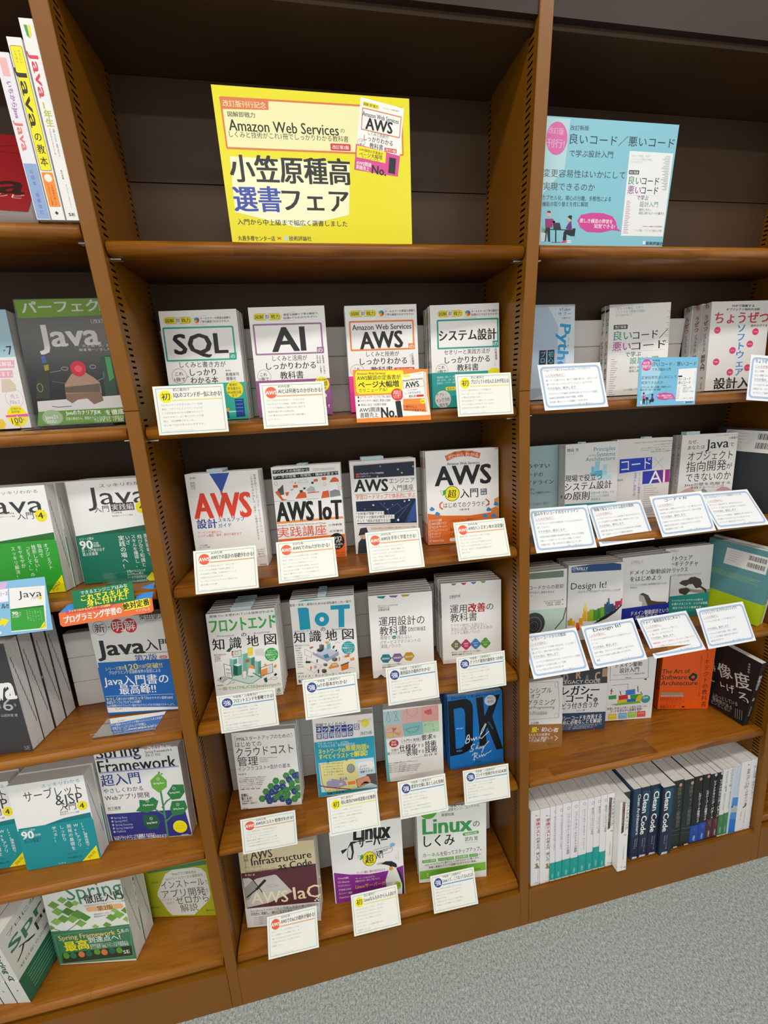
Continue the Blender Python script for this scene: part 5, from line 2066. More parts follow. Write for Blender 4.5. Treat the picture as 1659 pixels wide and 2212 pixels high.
SPINES = [[0.7695, -0.138, 0.1067, 0.0262, 0.24, 'e8e4e4', 0, None, '''t	管理	-13 2239 55 2226 38 13 1
L	61 2220 126 2220 2 4
v	単体テスト	69 2144 69 1554 111 490 2
v	の考え方 使い方	73 1543 72 780 104 3 1
t	Unit Testing Principles, Practices, and Patterns	-12 2146 -23 979 29 256 0
P	-15 719 51 675 18 623 491
E	40 679 36 40 491 0
P	-3 555 29 657 84 641 126 536 492
P	-36 590 117 550 118 520 -25 557 491
t	Vladimir Khorikov 著 須田智之 訳	85 492 76 145 21 13 0
t	マイナビ	-22 49 110 34 42 493 0
L	-11 79 11 97 26 67 48 91 66 60 88 99 8 493'''],
[0.7975, -0.138, 0.1067, 0.0282, 0.24, 'e8e4e4', 0, None, '''t	管理	6 2161 75 2148 38 13 1
L	81 2142 136 2142 2 4
v	単体テスト	79 2065 79 1471 112 490 2
v	の考え方 使い方	82 1460 82 691 105 3 1
t	Unit Testing Principles, Practices, and Patterns	7 2067 3 891 29 256 0
P	12 629 79 585 46 533 491
E	68 588 37 40 491 0
P	25 464 57 567 112 551 136 445 492
P	-8 499 136 458 136 428 3 466 491
t	Vladimir Khorikov 著 須田智之 訳	114 400 108 51 21 13 0
t	マイナビ	9 33 136 33 42 493 0
L	19 5 42 5 57 5 79 5 98 5 120 5 8 493'''],
[0.82, -0.138, 0.1067, 0.0152, 0.24, 'e8e4e6', 595, '149c94', '''E	66 2223 38 45 494 9
v	モノリスからマイクロサービスへ	40 2077 40 983 59 495 0'''],
[0.838, -0.138, 0.1067, 0.0192, 0.24, 'e8e4e6', 593, '149c94', '''E	59 2218 38 45 494 9
v	モノリスからマイクロサービスへ	60 2072 53 958 60 495 0'''],
[0.8605, -0.138, 0.1067, 0.0242, 0.24, 'e8e4e6', 603, '149c94', '''E	41 2224 39 45 494 9
v	ソフトウェアアーキテクチャの基礎	44 2077 44 748 88 495 0
v	エンジニアリングに基づく体系的アプローチ	-17 2074 -13 913 30 496 0'''],
[0.8845, -0.138, 0.1067, 0.0222, 0.24, 'e8e4e6', 584, '149c94', '''E	20 2227 39 45 494 9
v	ソフトウェアアーキテクチャの基礎	24 2079 29 746 88 495 0
v	エンジニアリングに基づく体系的アプローチ	-38 2076 -29 911 30 496 0'''],
[0.9085, -0.138, 0.1067, 0.0242, 0.238, 'e8e4e6', 616, '149c94', '''E	22 2248 39 45 494 9
v	ソフトウェアアーキテクチャ・ハードパーツ	27 2100 38 763 70 495 0
v	分散アーキテクチャのためのトレードオフ分析	-35 2097 -22 929 30 497 0'''],
[0.931, -0.138, 0.1067, 0.0192, 0.238, 'e8e4e6', 628, '149c94', '''E	43 2210 40 46 494 9
v	進化的アーキテクチャの実践	48 2061 48 1193 61 495 0
v	アーキテクトのための原則と実践	-14 2058 -12 1356 30 498 0'''],
[0.9505, -0.138, 0.1067, 0.0182, 0.238, 'e8e4e6', 750, '149c94', '''E	45 2212 40 46 494 9
v	進化的アーキテクチャの実践	51 2063 54 1182 62 495 0
v	アーキテクトのための原則と実践	-12 2060 -7 1346 31 498 0'''],
[0.97, -0.138, 0.1067, 0.0192, 0.238, 'e8e4e6', 543, '149c94', '''E	46 2201 40 46 494 9
v	進化的アーキテクチャの実践	53 2051 59 1170 62 495 0
v	アーキテクトのための原則と実践	-10 2048 -3 1335 31 498 0'''],
[0.991, -0.138, 0.1067, 0.0212, 0.238, 'eceae6', 0, None, '''v	リファクタリング	45 2241 45 1306 110 499 1
P	-71 2259 9 2239 -3 1266 -78 1224 500
t	既存のコードを安全に改善する	-36 2226 -52 1476 44 501 0
t	第2版	13 1163 83 1154 57 13 0
t	Martin Fowler 著 児玉公信 友野晶夫 平澤章 梅澤真史 訳	26 785 16 332 35 4 0
t	オーム社	-32 90 110 69 65 502 1'''],
[1.0165, -0.157, 0.109, 0.0282, 0.225, 'eceae6', 0, None, '''v	リファクタリング	67 2245 72 1320 110 499 1
P	-80 2245 0 2244 -6 1281 -79 1239 500
t	既存のコードを安全に改善する	-45 2232 -55 1489 44 501 0
t	第2版	11 1178 81 1169 57 13 0
t	Martin Fowler 著 児玉公信 友野晶夫 平澤章 梅澤真史 訳	27 804 20 355 35 4 0
t	オーム社	-25 116 116 94 65 502 1'''],
[1.0465, -0.13, 0.1058, 0.022, 0.22, '38423c', 0, None, '''t	Clean Agile 基本に立ち戻れ	58 1953 58 637 92 503 1'''],
[1.071, -0.138, 0.1067, 0.0232, 0.232, '243c58', 0, None, '''t	Clean Architecture	62 2134 58 808 97 12 1
t	達人に学ぶソフトウェアの構造と設計	20 2128 -38 1060 36 504 0
P	-111 778 93 735 98 66 -109 113 505
t	Robert C. Martin 著	79 688 53 401 37 506 0
t	角征典 高木正弘 訳	14 668 -3 340 37 506 0
R	-57 33 89 17 79 507 0.1 0'''],
[1.0975, -0.138, 0.1067, 0.0282, 0.232, '1c2c40', 0, None, '''P	-96 2205 136 2175 136 1433 118 1236 38 1335 508
t	Clean Code	12 2103 -25 780 170 12 2
P	-136 761 129 698 122 129 -136 182 509
t	Robert C. Martin 著	60 625 39 166 36 506 0
t	花井志生 訳	-15 633 -23 357 41 506 0
P	-80 80 96 61 90 5 -113 5 510'''],
[1.128, -0.138, 0.1067, 0.0312, 0.232, '1c2c40', 0, None, '''P	-73 2200 151 2170 151 1423 149 1226 67 1325 508
t	Clean Code	37 2097 -19 774 173 12 2
P	-142 755 138 692 133 120 -148 173 509
t	Robert C. Martin 著	67 619 49 157 36 506 0
t	花井志生 訳	-8 626 -14 349 41 506 0
P	-71 70 107 52 102 5 -103 5 510'''],
[1.1635, -0.146, 0.1077, 0.0382, 0.225, '1c2c40', 0, None, '''P	-154 2213 123 2183 109 1437 75 1240 -7 1339 508
t	Clean Code	-43 2110 -53 792 172 12 2
P	-176 774 105 710 104 139 -179 192 509
t	Robert C. Martin 著	35 637 20 176 36 506 0
t	花井志生 訳	-41 645 -45 368 41 506 0
P	-100 89 79 71 74 5 -132 5 510'''],
[1.201, -0.138, 0.1067, 0.0352, 0.228, '202824', 0, None, '''E	61 2115 47 57 511 0
v	実践ドメイン駆動設計	42 2044 67 699 118 512 1
L	-147 651 -41 609 151 610 8 344
L	-146 477 127 443 5 344
R	-18 11 108 5 73 513 0.1 0'''],
[1.2355, -0.138, 0.1067, 0.0322, 0.223, '202824', 0, None, '''E	96 2087 48 58 511 0
v	実践ドメイン駆動設計	77 2015 83 683 119 512 1
L	-132 633 -25 591 156 593 8 344
L	-130 459 146 425 6 344
R	2 5 129 5 73 513 0.1 0'''],
[1.2665, -0.138, 0.1067, 0.0282, 0.226, '181c1c', 624, '1c44a0', '''E	60 2149 46 50 514 0
v	レガシーコード改善ガイド	77 1708 85 680 93 515 2'''],
[1.293, -0.138, 0.1067, 0.0232, 0.226, '181c1c', 649, '1c44a0', '''E	48 2178 46 50 514 0
v	レガシーコード改善ガイド	63 1736 63 691 94 515 2'''],
[1.316, -0.138, 0.1067, 0.0212, 0.222, '181c1c', 711, '54242c', '''E	63 2171 46 50 516 0
v	リファクタリング・パターン	53 1993 53 689 94 515 2'''],
[1.337, -0.138, 0.1067, 0.0192, 0.222, '181c1c', 696, '54242c', '''E	61 2173 47 50 516 0
v	リファクタリング・パターン	43 1995 43 706 95 515 2'''],
[1.3555, -0.138, 0.1067, 0.0162, 0.228, 'dddad8', 744, '3c7c48', '''v	プログラマー脳	39 2202 39 1630 72 517 0
R	47 1575 76 1567 98 518 0.1 0
v	優れたプログラマーになるための	34 1460 29 903 39 13 0'''],
[1.372, -0.138, 0.1067, 0.0152, 0.228, 'dddad8', 770, '3c7c48', '''v	プログラマー脳	34 2222 34 1649 73 517 0
R	71 1594 71 1586 98 518 0.1 0
v	優れたプログラマーになるための	50 1478 50 921 40 13 0'''],
[1.3945, -0.138, 0.1067, 0.0282, 0.228, 'c4ccd8', 0, None, '''v	ソフトウェアファースト	104 2204 76 1286 62 519 0
v	プログラムはこうして作られる	5 2219 -27 1365 34 520 0
P	-53 1244 136 1214 136 914 -74 964 521
P	-74 964 136 914 136 687 -74 735 522
P	-67 954 -15 968 -25 890 -71 896 523
P	-74 735 136 687 136 456 -88 508 524
P	-88 508 136 456 136 5 -90 5 525'''],
[1.4255, -0.138, 0.1067, 0.0322, 0.238, 'e2dedc', 0, None, '''t	管理	22 2252 90 2241 39 13 1
v	セキュア・バイ・デザイン	95 2118 95 978 120 526 1
t	安全なソフトウェア設計	72 2106 31 1434 84 527 0
P	89 965 156 905 133 832 45 773 15 795 75 860 528
t	Dan Bergh Johnsson 著	136 674 123 247 38 529 0
t	須田智之 訳	0 690 -15 366 37 529 0
t	マイナビ	-16 61 123 46 67 530 0'''],
[1.4525, -0.138, 0.1067, 0.0202, 0.24, 'e0dfdd', 0, None, '''v	DIの原理・原則とパターン	40 2179 40 1026 110 531 0
t	Dependency Injection Principles, Practices, and Patterns	81 2146 81 1091 27 532 0
P	62 984 96 925 96 980 96 815 96 798 96 897 533
t	Steven van Deursen 著	76 763 76 164 37 4 0
t	マイナビ	44 50 96 55 77 534 1''']]
SMEAR = {0: ((0, 0),), 1: ((-.013, 0), (.013, 0)), 2: ((-.028, -.010), (.028, -.010), (-.028, .012), (.028, .012))}
want = {}
def need(items):
    for it in items:
        if it[0] == 't': want[it[1]] = None
        elif it[0] == 'v':
            for ch in it[1]: want[ch] = None
for n in DATA: DATA[n] = (DATA[n][0], parse(DATA[n][1])); need(DATA[n][1])
for s in SPINES: s[8] = parse(s[8]) if s[8] else []; need(s[8])
AWSCARDS = {
 'c21': ('y', '初心者向け', 'SQLのコマンドが一気にわかる!', ['SQLのコマンドがまとまっている図', '解本。コマンドによってテーブルに対', 'して何が起きるのかが図解されていて', 'わかりやすい。よく使うコマンドや関', '数は、ほぼ網羅されている。', 'はじめてSQLを学ぶ人におすすめ。']),
 'c22': ('r', 'AWS本', 'AIとは何者なのかがわかる!', ['AIとは何かから始まり、さまざまな', 'AIの手法とその理論、学習に必要な', 'データの整理など現在のAIに関する', '基礎知識が学べる読み物。', 'AIの基本的な仕組みを学ぶ教科書と', 'してよい。']),
 'c24': ('y', '初心者向け', 'プロジェクトのなんたるかが見える!', ['システム設計の本としても珍重だが', 'ウォーターフォール型のプロジェクト', 'の進み方が見える本。', '自分が全体のどこに関わっているのか', 'チームの他の人が何をやっているのか', 'を知るためにも読むと良い。']),
 'c31': ('r', 'AWS本', 'AWSでの設計の基礎がわかる!', ['クラウドの学習に向けて、学ぶべき', 'ドサービスの機能や性質を解説した', 'AWS設計入門書。代表的なサービス', 'の組み込み方がわかる。', 'オンプレミスからクラウドに移行する', '新人等にも必要。']),
 'c32': ('r', 'AWS本', 'AWSでのIoTがわかる!', ['AWS IoT Coreの実際の使い方の解', '説本。実際にマイコンからデータを送', '信し、ファイルや時系列データベー', 'スに保存する方法を解説。Amazon', 'QuickSightを使って可視化する方', '法まで書かれており、IoTの実装に必', '要なことが網羅されている。']),
 'c33': ('r', 'AWS本', 'AWSを手早く学習できる!', ['AWSを使ったプロジェクトにアサイ', 'ンされた人向けの本。現場で遭遇しそ', 'うなサービスがシンプルに紹介されて', 'おり、手早く学習できる。', '付録の学習ロードマップでは、どこか', 'ら学習をはじめていけばよいのかがわ', 'かりやすい。']),
 'c34': ('r', 'AWS本', 'AWSハンズオン本の決定版!', ['図解を見てAWSを学んだ後に手を動', 'かしたくなったらこの本。', 'EC2、S3、VPCなど代表的なAWS', 'のサービスの操作方法をハンズオンで', '学べる。設計は、ほぼ無料範囲内で学', '習できる。']),
 'c41': ('b', '中級者・上級者向け', 'フロントエンドを俯瞰できる!', ['フロントエンド全般の技術について概', '要がまとまっている読み物。技術のみ', 'ならず、どのようなツールを使って、', 'どのように作ればよいのかが理解でき', 'る。', '初心者が実際に手を動かす前にひとと', 'おり読んでおくと理解がはかどる。']),
 'c42': ('b', '中級者・上級者向け', 'IoTの基本がわかる!', ['IoTデバイスやネットワーク、実際', 'にどのように構成されているのか把', '握できる。データ量や通信の考え方', 'が豊富で、どのような方式でIoTがで', 'きる。ハマりやすい本質の点もあり、', 'プロジェクトを始める方にもおすす', 'めしたい。']),
 'c43': ('b', '中級者・上級者向け', '運用設計の勘所がわかる!', ['運用設計って、とにかくつかみにく', 'い。サービスがなくなるまでつづく管理', 'や、仕様書や計画書の書き方などま', 'でをシリーズ最新について解説。', '続編の『改善の教科書』も併せて読も', 'う。']),
 'c44': ('b', '中級者・上級者向け', 'クラウド運用の勘所をつかめ!', ['クラウド時代に合わせて、運用やセ', 'キュリティをどのように対策するか学', 'べるシリーズ。', 'オンプレから移行したい時だけでな', 'く、クラウドの運用の見直しにもた', 'めになる。']),
 'c51': ('r', 'AWS本', 'AWSのコスト管理がわかる!', ['コスト管理の話。AWS初心者でも', 'すらすらと入ってこられるように', 'なっていて、わかりやすい。', '実際の費用も書かれ、どのくらい減', 'らせるのか理解できるので、ベンチャ', 'ーや実際の規模も対応できるようだ。']),
 'c52': ('y', '初心者向け', '初心者向けNW用語集の定番書!', ['「ネットワーク用語」がわかりやすく', 'ネットで読める。イラスト付きなので', '理解しやすいし、最新の用語も多数入', 'っている。イントロとしても', 'しっかり説明としても使える。', 'ぜひ買いたい。']),
 'c53': ('b', '中級者・上級者向け', '要求を仕様に落とし込む技術!', ['仕様書の書き方について要求から', 'ピリピリ書くしかりません。', 'のがデザインでこれだめの要件定', '義の技術によって。', '後半で述べられ「要求を仕様化する', '方法」、要件定義とその手法も主張', 'する。']),
 'c54': ('b', '中級者・上級者向け', 'コンテナ技術がわかるDK本!', ['DockerとKubernetesの基本', 'から、仕組み、そしてやりくり経験', 'も順を追って学べる。', 'Dockerを使いこなしたい方にも', 'おすすめ。', '最新の情報まで、本を読めばよい。']),
 'c61': ('r', 'AWS本', 'AWSでのIaCの勘所が掴める!', ['IaCについて、その差別などの比', 'かした書籍としても整理されて、手', '軽にTerraformとAWS CDKを比べ', 'て学習できるので、その使い分けの', '理解によい。']),
 'c62': ('y', '初心者向け', 'Linuxなんもわからん人向け!', ['そもそもLinuxってなに、どんなシ', 'ステムなのかよくわからん。どこから', '手をつけたらいいのかわからない。', 'インストールして動かしてみたい、', 'という人に。', 'レンタルサーバーの裏側や動作など', 'も簡単に学べる。']),
 'c63': ('b', '中級者・上級者向け', 'Linuxって、こうなってるんだよ!', ['Linuxの動作が実験と図でわかる。', '「動作がどのようになっているのか」', 'と思うような、その内部の仕組みを', '解説する本で、', '本格的に学びたい人には、本書で基礎', '知識をしっかり理解することを図る']),
}
HANDCARDS = {
 'd21': ('VTuber サブーが教える! Python 初心者のコード/プロのコード', ['動くコードは書けるけど、書いてて綺麗に書けない、あのコードを', '書くためにもっとステップアップしたい…なのですが', 'プロゲラミングの基礎と保守性の高いオブジェクトを解説', '本格的な実践業務の設計や課題、管理性', '長年使い慣れたコードの理解につながります']),
 'd31': ('読みやすいコードのガイドライン', ['リーダブルコード以外の可読性本ってどんなものがあるか', '探してきた人へ', '可読性を高める動機や基本原則を解説、その上で可読性', 'の悪いコードを良いコードへと徐々に洗練していきます', '可読性の良い・悪いを学びやすい構成になっています']),
 'd32': ('現場で役立つシステム設計の原則', ['コードがごちゃごちゃ、どこに何が書いてあるのかわからない…', 'コードを変更するたび問題が増えて動かなくなることも', '変更を楽に安全にできるようになる設計の考え方を解説', '「育てる設計」にもとづく開発の実践技法', 'まで実例をもとに学べる良い本']),
 'd33': ('コード × AI', ['生成AIを活用して開発しようとすると、うまく書けなかったり', '具体的にどう活用すればよいのかわからず、手探りの状態', '生成AIとペアプログラミングする際に知っておくべき', '実践的な活用方法や、生成AIとのやりとりの仕方', '開発業務にも役立つ一冊']),
 'd34': ('なぜ、あなたはJavaでオブジェクト指向開発ができないのか', ['オブジェクト指向の考え方、書き方がわからない', 'コードで、どう書けばよいのか悩むことがあるかも', 'プログラミングを題材に、問題解決と考え方を学べる', '手を動かしながら学べるように工夫されている', 'オブジェクト指向を身につけたい方に']),
 'd41': ('レガシーコードからの脱却', ['昔から残っているコードの影響で変更が大変、どこから直そう', '難しそうだし、開発の進め方も見直したい', 'ソフトウェアの寿命を延ばすための、9つのプラクティスを解説', '書き換えたくなる前の心構えとして定番', 'チームで読むのがおすすめの良い本']),
 'd42': ('Design It!', ['アーキテクチャを設計するとはどういう活動なのでしょう', 'うーん?', '設計や構造、プログラミングと組織をどう扱うかなど、', 'アーキテクチャ設計に必要な活動とのつながりを', '解説']),
 'd43': ('ドメイン駆動設計をはじめよう', ['ドメイン駆動設計、むずかしいって書くとこ', 'い…書いても、よくわからないって', '戦略的設計、ドメイン分析など、ひとつひとつ丁寧にやさしく', 'ビジネスの複雑さをどのようにコードに落とすかを学習', 'これからドメイン駆動設計をやってみようという方へ']),
 'd44': ('ソフトウェアアーキテクチャメトリックス', ['ソフトウェアの良し悪しってどう測ればいいの…?', '', 'ソフトウェアの様々な指標、分析し、改善で', 'メトリックスの解説、品質を考えて設計する', '成長型の学び方です']),
 'd23': ('ちょうぜつソフトウェア設計入門', ['正しい理解', '正しい理解と正しい設計を', 'とっつきやすい本書ですが', '内容はプロ、それゆえに濃い', 'オブジェクト指向 その先']),
}
def fair_card(kind, sub, title, body):
    X = lambda u: -582 + u * 1165
    Z = lambda v: 825 * (1 - v)
    A = {'y': ('f2e41c', 'e8dc7c', '初'), 'r': ('e8603c', 'e0a070', 'AWS'), 'b': ('34488c', '5c90c4', '強')}[kind]
    o = [('R', [X(.035), Z(.5), X(.965), Z(.5), 748], '9cb4ac', .01, 9), ('E', [X(.165), Z(.215), 104, 104], A[0], 0)]
    o.append(('t', A[2], [X(.08 if kind == 'r' else .105), Z(.215), X(.25 if kind == 'r' else .225), Z(.215), 72 if kind == 'r' else 118], '2c2c20' if kind == 'y' else 'f6f4f0', 2 if kind == 'r' else 1))
    o.append(('t', sub, [X(.275), Z(.085), X(.275 + .047 * len(sub)), Z(.085), 52], '44443f', 0))
    o.append(('t', title, [X(.272), Z(.19), X(.955 if len(title) > 13 else .272 + .049 * len(title)), Z(.19), 88], '2c2c28', 1))
    o.append(('R', [X(.25), Z(.295), X(.955), Z(.295), 20], A[1], .1, 0))
    for i, ln in enumerate(body): o.append(('t', ln, [X(.085), Z(.385 + i * .083), X(.085 + min(.034 * len(ln), .6)), Z(.385 + i * .083), 33], 'b2b2aa', 0))
    o.append(('t', '図解即戦力シリーズおよび著者の選書より 技術評論社', [X(.085), Z(.92), X(.5), Z(.92), 16], 'd0d0c8', 0))
    return o
def hand_card(title, body, red):
    o = [('R', [-700, 500, 700, 500, 900], 'a9bedb', .1, 44)]
    n = min(len(title) * 78, 1100)
    o.append(('t', title, [-n // 2 - 60, 868, n // 2 - 60, 882, 82 if len(title) < 20 else 56], '2c2c30' if len(title) < 20 else '8a8a8c', 1 if len(title) < 20 else 0))
    o.append(('t', 'こんなお悩みに：', [-600, 755, -150, 762, 58], 'a86c70', 0)); o.append(('L', [-600, 715, -150, 722], 7, 'e09ca4'))
    for i in range(2):
        if body[i]: o.append(('t', body[i], [-600, 645 - i * 88, min(-600 + 44 * len(body[i]), 600), 655 - i * 88, 46], '909094', 0))
    o.append(('t', 'そのお悩み、解決します：', [-600, 468, 80, 474, 58], '6c6c70', 0)); o.append(('L', [-600, 425, 100, 430], 6, 'a8c4cc'))
    for i in range(3): o.append(('t', body[2 + i], [-600, 345 - i * 88, min(-600 + 44 * len(body[2 + i]), 620 if i < 1 else 400), 355 - i * 88, 46], 'e05c68' if red and i == 0 else '909094', 0))
    o.append(('t', '＼一冊（八重さん）', [-60, 96, 400, 100, 44], 'a0a8b0', 0))
    return o
AWSCARDS = {n: fair_card(*v) for n, v in AWSCARDS.items()}
HANDCARDS = {n: hand_card(v[0], v[1], n == 'd43') for n, v in HANDCARDS.items()}
for v in AWSCARDS.values(): need(v)
for v in HANDCARDS.values(): need(v)
need([('t', "O'REILLY", 0, 0, 1)])

TSI = [[('t', 'Java', [0, 1990, 0, 1480, 105], 'd83c50', 2), ('v', '1年生', [0, 1450, 0, 1150, 100], 'b8b83c', 2), ('v', '体験してわかる!会話でまなべる!', [25, 1130, 25, 780, 26], 'a85c98', 0), ('v', 'プログラミングのしくみ', [-25, 1130, -25, 820, 26], 'a85c98', 0), ('P', [-40, 2270, 40, 2270, 30, 2160, 0, 2130, -30, 2160], '3c9c5c'), ('P', [0, 2270, 40, 2270, 30, 2160, 0, 2130], 'e8d83c'), ('v', '森巧尚著', [0, 640, 0, 520, 24], '606060', 0), ('v', 'サンプルコードダウンロード', [20, 460, 20, 150, 20], '3c9c8c', 0), ('t', 'SE', [-40, 75, 45, 75, 40], '303030', 2)],
       [('R', [0, 2040, 0, 620, 150], 'f0e018', .15, 0), ('R', [0, 2040, 0, 620, 150], '404020', .15, 5), ('v', 'いちばん', [-25, 2000, -25, 1850, 30], '504c30', 0), ('v', 'やさしい', [25, 2000, 25, 1850, 30], '504c30', 0), ('t', 'Java', [0, 1800, 0, 1130, 112], '24241c', 2), ('v', 'の教本', [0, 1100, 0, 660, 100], '24241c', 1), ('R', [0, 600, 0, 170, 150], 'f08828', .1, 0), ('E', [0, 530, 50, 50], 'f0e8d8', 0), ('v', '人気講師が教える', [25, 460, 25, 190, 26], '5c3810', 0), ('v', 'プログラミングの基礎', [-25, 460, -25, 190, 22], '5c3810', 0), ('P', [-25, 90, 0, 115, 25, 90, 0, 65], '303030')],
       [('P', [-80, 700, 85, 700, 85, 10, -80, 10], '8ca4cc'), ('R', [0, 1900, 0, 1700, 90], 'e8b0b0', .1, 0), ('t', 'いちからJava', [0, 1640, 0, 1230, 66], '9c6cb0', 2), ('t', 'Java', [0, 1200, 0, 850, 90], 'e07068', 2), ('v', 'の絵本 増補改訂', [0, 640, 0, 60, 50], '5c5c9c', 0)],
       [('t', 'Java', [-700, 620, 780, 560, 420], '2c1010', 2), ('t', 'レシピ', [200, 320, 800, 300, 90], 'd0b8b0', 1), ('L', [-800, 1200, 700, 1500], 14, '5c1418'), ('L', [-600, 1350, 850, 1250], 10, '5c1418')]]
DATA['spr'] = ('dedcd6', [('t', 'プロになるための', [-700, 1930, 750, 1930, 110], '3c403c', 0), ('t', 'Spring', [-760, 1620, 780, 1620, 300], '3c7c60', 2), ('t', '入門', [-760, 1280, 200, 1280, 260], '2c302c', 1), ('t', 'ゼロからの開発力養成講座', [-760, 980, 760, 980, 90], '4c504c', 0)] + [('L', [-700, 640 - i * 90, 650 - (i * 130) % 400, 640 - i * 90], 16, '88b8a0') for i in range(6)])
need(DATA['spr'][1])
for v in TSI: need(v)
def make_glyphs():
    obs = []
    for tx in list(want):
        if not tx.strip(): continue
        c = bpy.data.curves.new('glyph', 'FONT'); c.body = tx; c.resolution_u = 2; c.fill_mode = 'FRONT'
        o = bpy.data.objects.new('glyph', c); COL.objects.link(o); obs.append((tx, o, c))
    dg = bpy.context.evaluated_depsgraph_get()
    for key, o, c in obs:
        me = o.evaluated_get(dg).to_mesh()
        vs = [(v.co.x, v.co.y) for v in me.vertices]
        if vs: want[key] = (vs, [tuple(p.vertices) for p in me.polygons], min(v[0] for v in vs), max(v[0] for v in vs))
        o.evaluated_get(dg).to_mesh_clear()
    for key, o, c in obs: bpy.data.objects.remove(o)
    for key, o, c in obs: bpy.data.curves.remove(c)
make_glyphs()
U = 1e-4
def ellipse(cx, cy, rx, ry, n=28): return [(cx + rx * math.cos(2 * math.pi * i / n), cy + ry * math.sin(2 * math.pi * i / n)) for i in range(n)]
class Printer:
    """Writes print items onto the plane y=0 of a mesh; every item lies 0.004 mm above the one before."""
    def __init__(s, mb, y0=-.0001, step=.000004, ox=0, oz=0): s.mb = mb; s.y = y0; s.st = step; s.ox = ox; s.oz = oz; s.rough = .42; s.lim = None
    def P3(s, p): return (p[0] * U + s.ox, s.y, p[1] * U + s.oz)
    def cut(s, pts):                             # trim a polygon at the edges of the sheet
        if not s.lim: return pts
        x0, x1, z0, z1 = s.lim
        if all(x0 <= p[0] <= x1 and z0 <= p[1] <= z1 for p in pts): return pts
        for ax, v, sg in ((0, x0, 1), (0, x1, -1), (1, z0, 1), (1, z1, -1)):
            out = []
            for i in range(len(pts)):
                a, b = pts[i - 1], pts[i]; da, db = (a[ax] - v) * sg, (b[ax] - v) * sg
                if (da < 0) != (db < 0):
                    t = da / (da - db); out.append((a[0] + (b[0] - a[0]) * t, a[1] + (b[1] - a[1]) * t))
                if db >= 0: out.append(b)
            pts = out
            if len(pts) < 3: return []
        return pts
    def fill(s, pts, m):
        full = len(pts) == 28; pts = s.cut(pts)
        if len(pts) < 3: return
        mb = s.mb; n = len(mb.v); k = mb.mi(m)
        if sum(pts[i][0] * pts[(i + 1) % len(pts)][1] - pts[(i + 1) % len(pts)][0] * pts[i][1] for i in range(len(pts))) < 0: pts = pts[::-1]
        mb.v += [s.P3(p) for p in pts]
        if len(pts) <= 4 or full: mb.f.append(tuple(range(n, n + len(pts)))); mb.m.append(k); return
        for t in tessellate_polygon([[Vector((p[0], p[1], 0)) for p in pts]]):
            a, b, c = t
            cr = (pts[b][0] - pts[a][0]) * (pts[c][1] - pts[a][1]) - (pts[b][1] - pts[a][1]) * (pts[c][0] - pts[a][0])
            mb.f.append((n + a, n + b, n + c) if cr > 0 else (n + a, n + c, n + b)); mb.m.append(k)
    def ring(s, outer, inner, m):
        mb = s.mb; c = len(outer)
        if s.lim and len(s.cut(outer)) != c or s.lim and s.cut(outer) is not outer:
            for i in range(c): s.fill([outer[i], outer[(i + 1) % c], inner[(i + 1) % c], inner[i]], m)
            return
        n = len(mb.v); k = mb.mi(m)
        mb.v += [s.P3(p) for p in outer] + [s.P3(p) for p in inner]
        for i in range(c): j = (i + 1) % c; mb.f.append((n + i, n + j, n + c + j, n + c + i)); mb.m.append(k)
    def stroke(s, pts, w, m):
        for i in range(len(pts) - 1):
            a, b = pts[i], pts[i + 1]; dx, dy = b[0] - a[0], b[1] - a[1]; L = math.hypot(dx, dy)
            if L < 1: continue
            ex, ey = dx / L * w * .35, dy / L * w * .35; nx, ny = -dy / L * w / 2, dx / L * w / 2
            s.fill([(a[0] - ex - nx, a[1] - ey - ny), (b[0] + ex - nx, b[1] + ey - ny), (b[0] + ex + nx, b[1] + ey + ny), (a[0] - ex + nx, a[1] - ey + ny)], m)
    def glyph(s, key, o, dx, dz, m, b=0):        # o + x*dx + y*dz; weight b by overprinting
        g = want.get(key)
        if not g: return
        mb = s.mb; k = mb.mi(m); r = math.hypot(*dz) / max(math.hypot(*dx), 1e-6)
        for sx, sz in SMEAR[b]:
            n = len(mb.v); sx *= r; s.y -= .0000004
            for x, y in g[0]: mb.v.append(s.P3((o[0] + (x + sx) * dx[0] + (y + sz) * dz[0], o[1] + (x + sx) * dx[1] + (y + sz) * dz[1])))
            for f in g[1]: mb.f.append(tuple(n + i for i in f)); mb.m.append(k)
    def run(s, items):
        for it in items:
            s.y -= s.st; k = it[0]; s.item(k, it)
    def item(s, k, it):
        if k == 't':
            _, tx, (x0, y0, x1, y1, h), c, b = it; g = want.get(tx)
            if not g: return
            L = math.hypot(x1 - x0, y1 - y0); u = ((x1 - x0) / L, (y1 - y0) / L); w = (-u[1], u[0])
            lat = all(ord(ch) < 0x2000 for ch in tx); em = h / .73 if lat else h * 1.08; cy = .36 if lat else .375
            sx = L / (g[3] - g[2]); o = (x0 - g[2] * sx * u[0] - cy * em * w[0], y0 - g[2] * sx * u[1] - cy * em * w[1])
            s.glyph(tx, o, (u[0] * sx, u[1] * sx), (w[0] * em, w[1] * em), mat(c, s.rough), b)
        elif k == 'v':
            _, tx, (x0, y0, x1, y1, h), c, b = it; n = len(tx); em = h * 1.05
            for i, ch in enumerate(tx):
                f = (i + .5) / n; cx = x0 + (x1 - x0) * f; cz = y0 + (y1 - y0) * f; ph = min(abs(y1 - y0) / n * 1.02, em * 1.15)
                if ch in 'ー〜（）「」': s.glyph(ch, (cx - .375 * em, cz + .5 * ph), (0, -ph), (em, 0), mat(c, s.rough), b)
                else: s.glyph(ch, (cx - .5 * em, cz - .375 * ph), (em, 0), (0, ph), mat(c, s.rough), b)
        elif k == 'R':
            _, (x0, y0, x1, y1, h), c, r, st = it
            L = math.hypot(x1 - x0, y1 - y0)
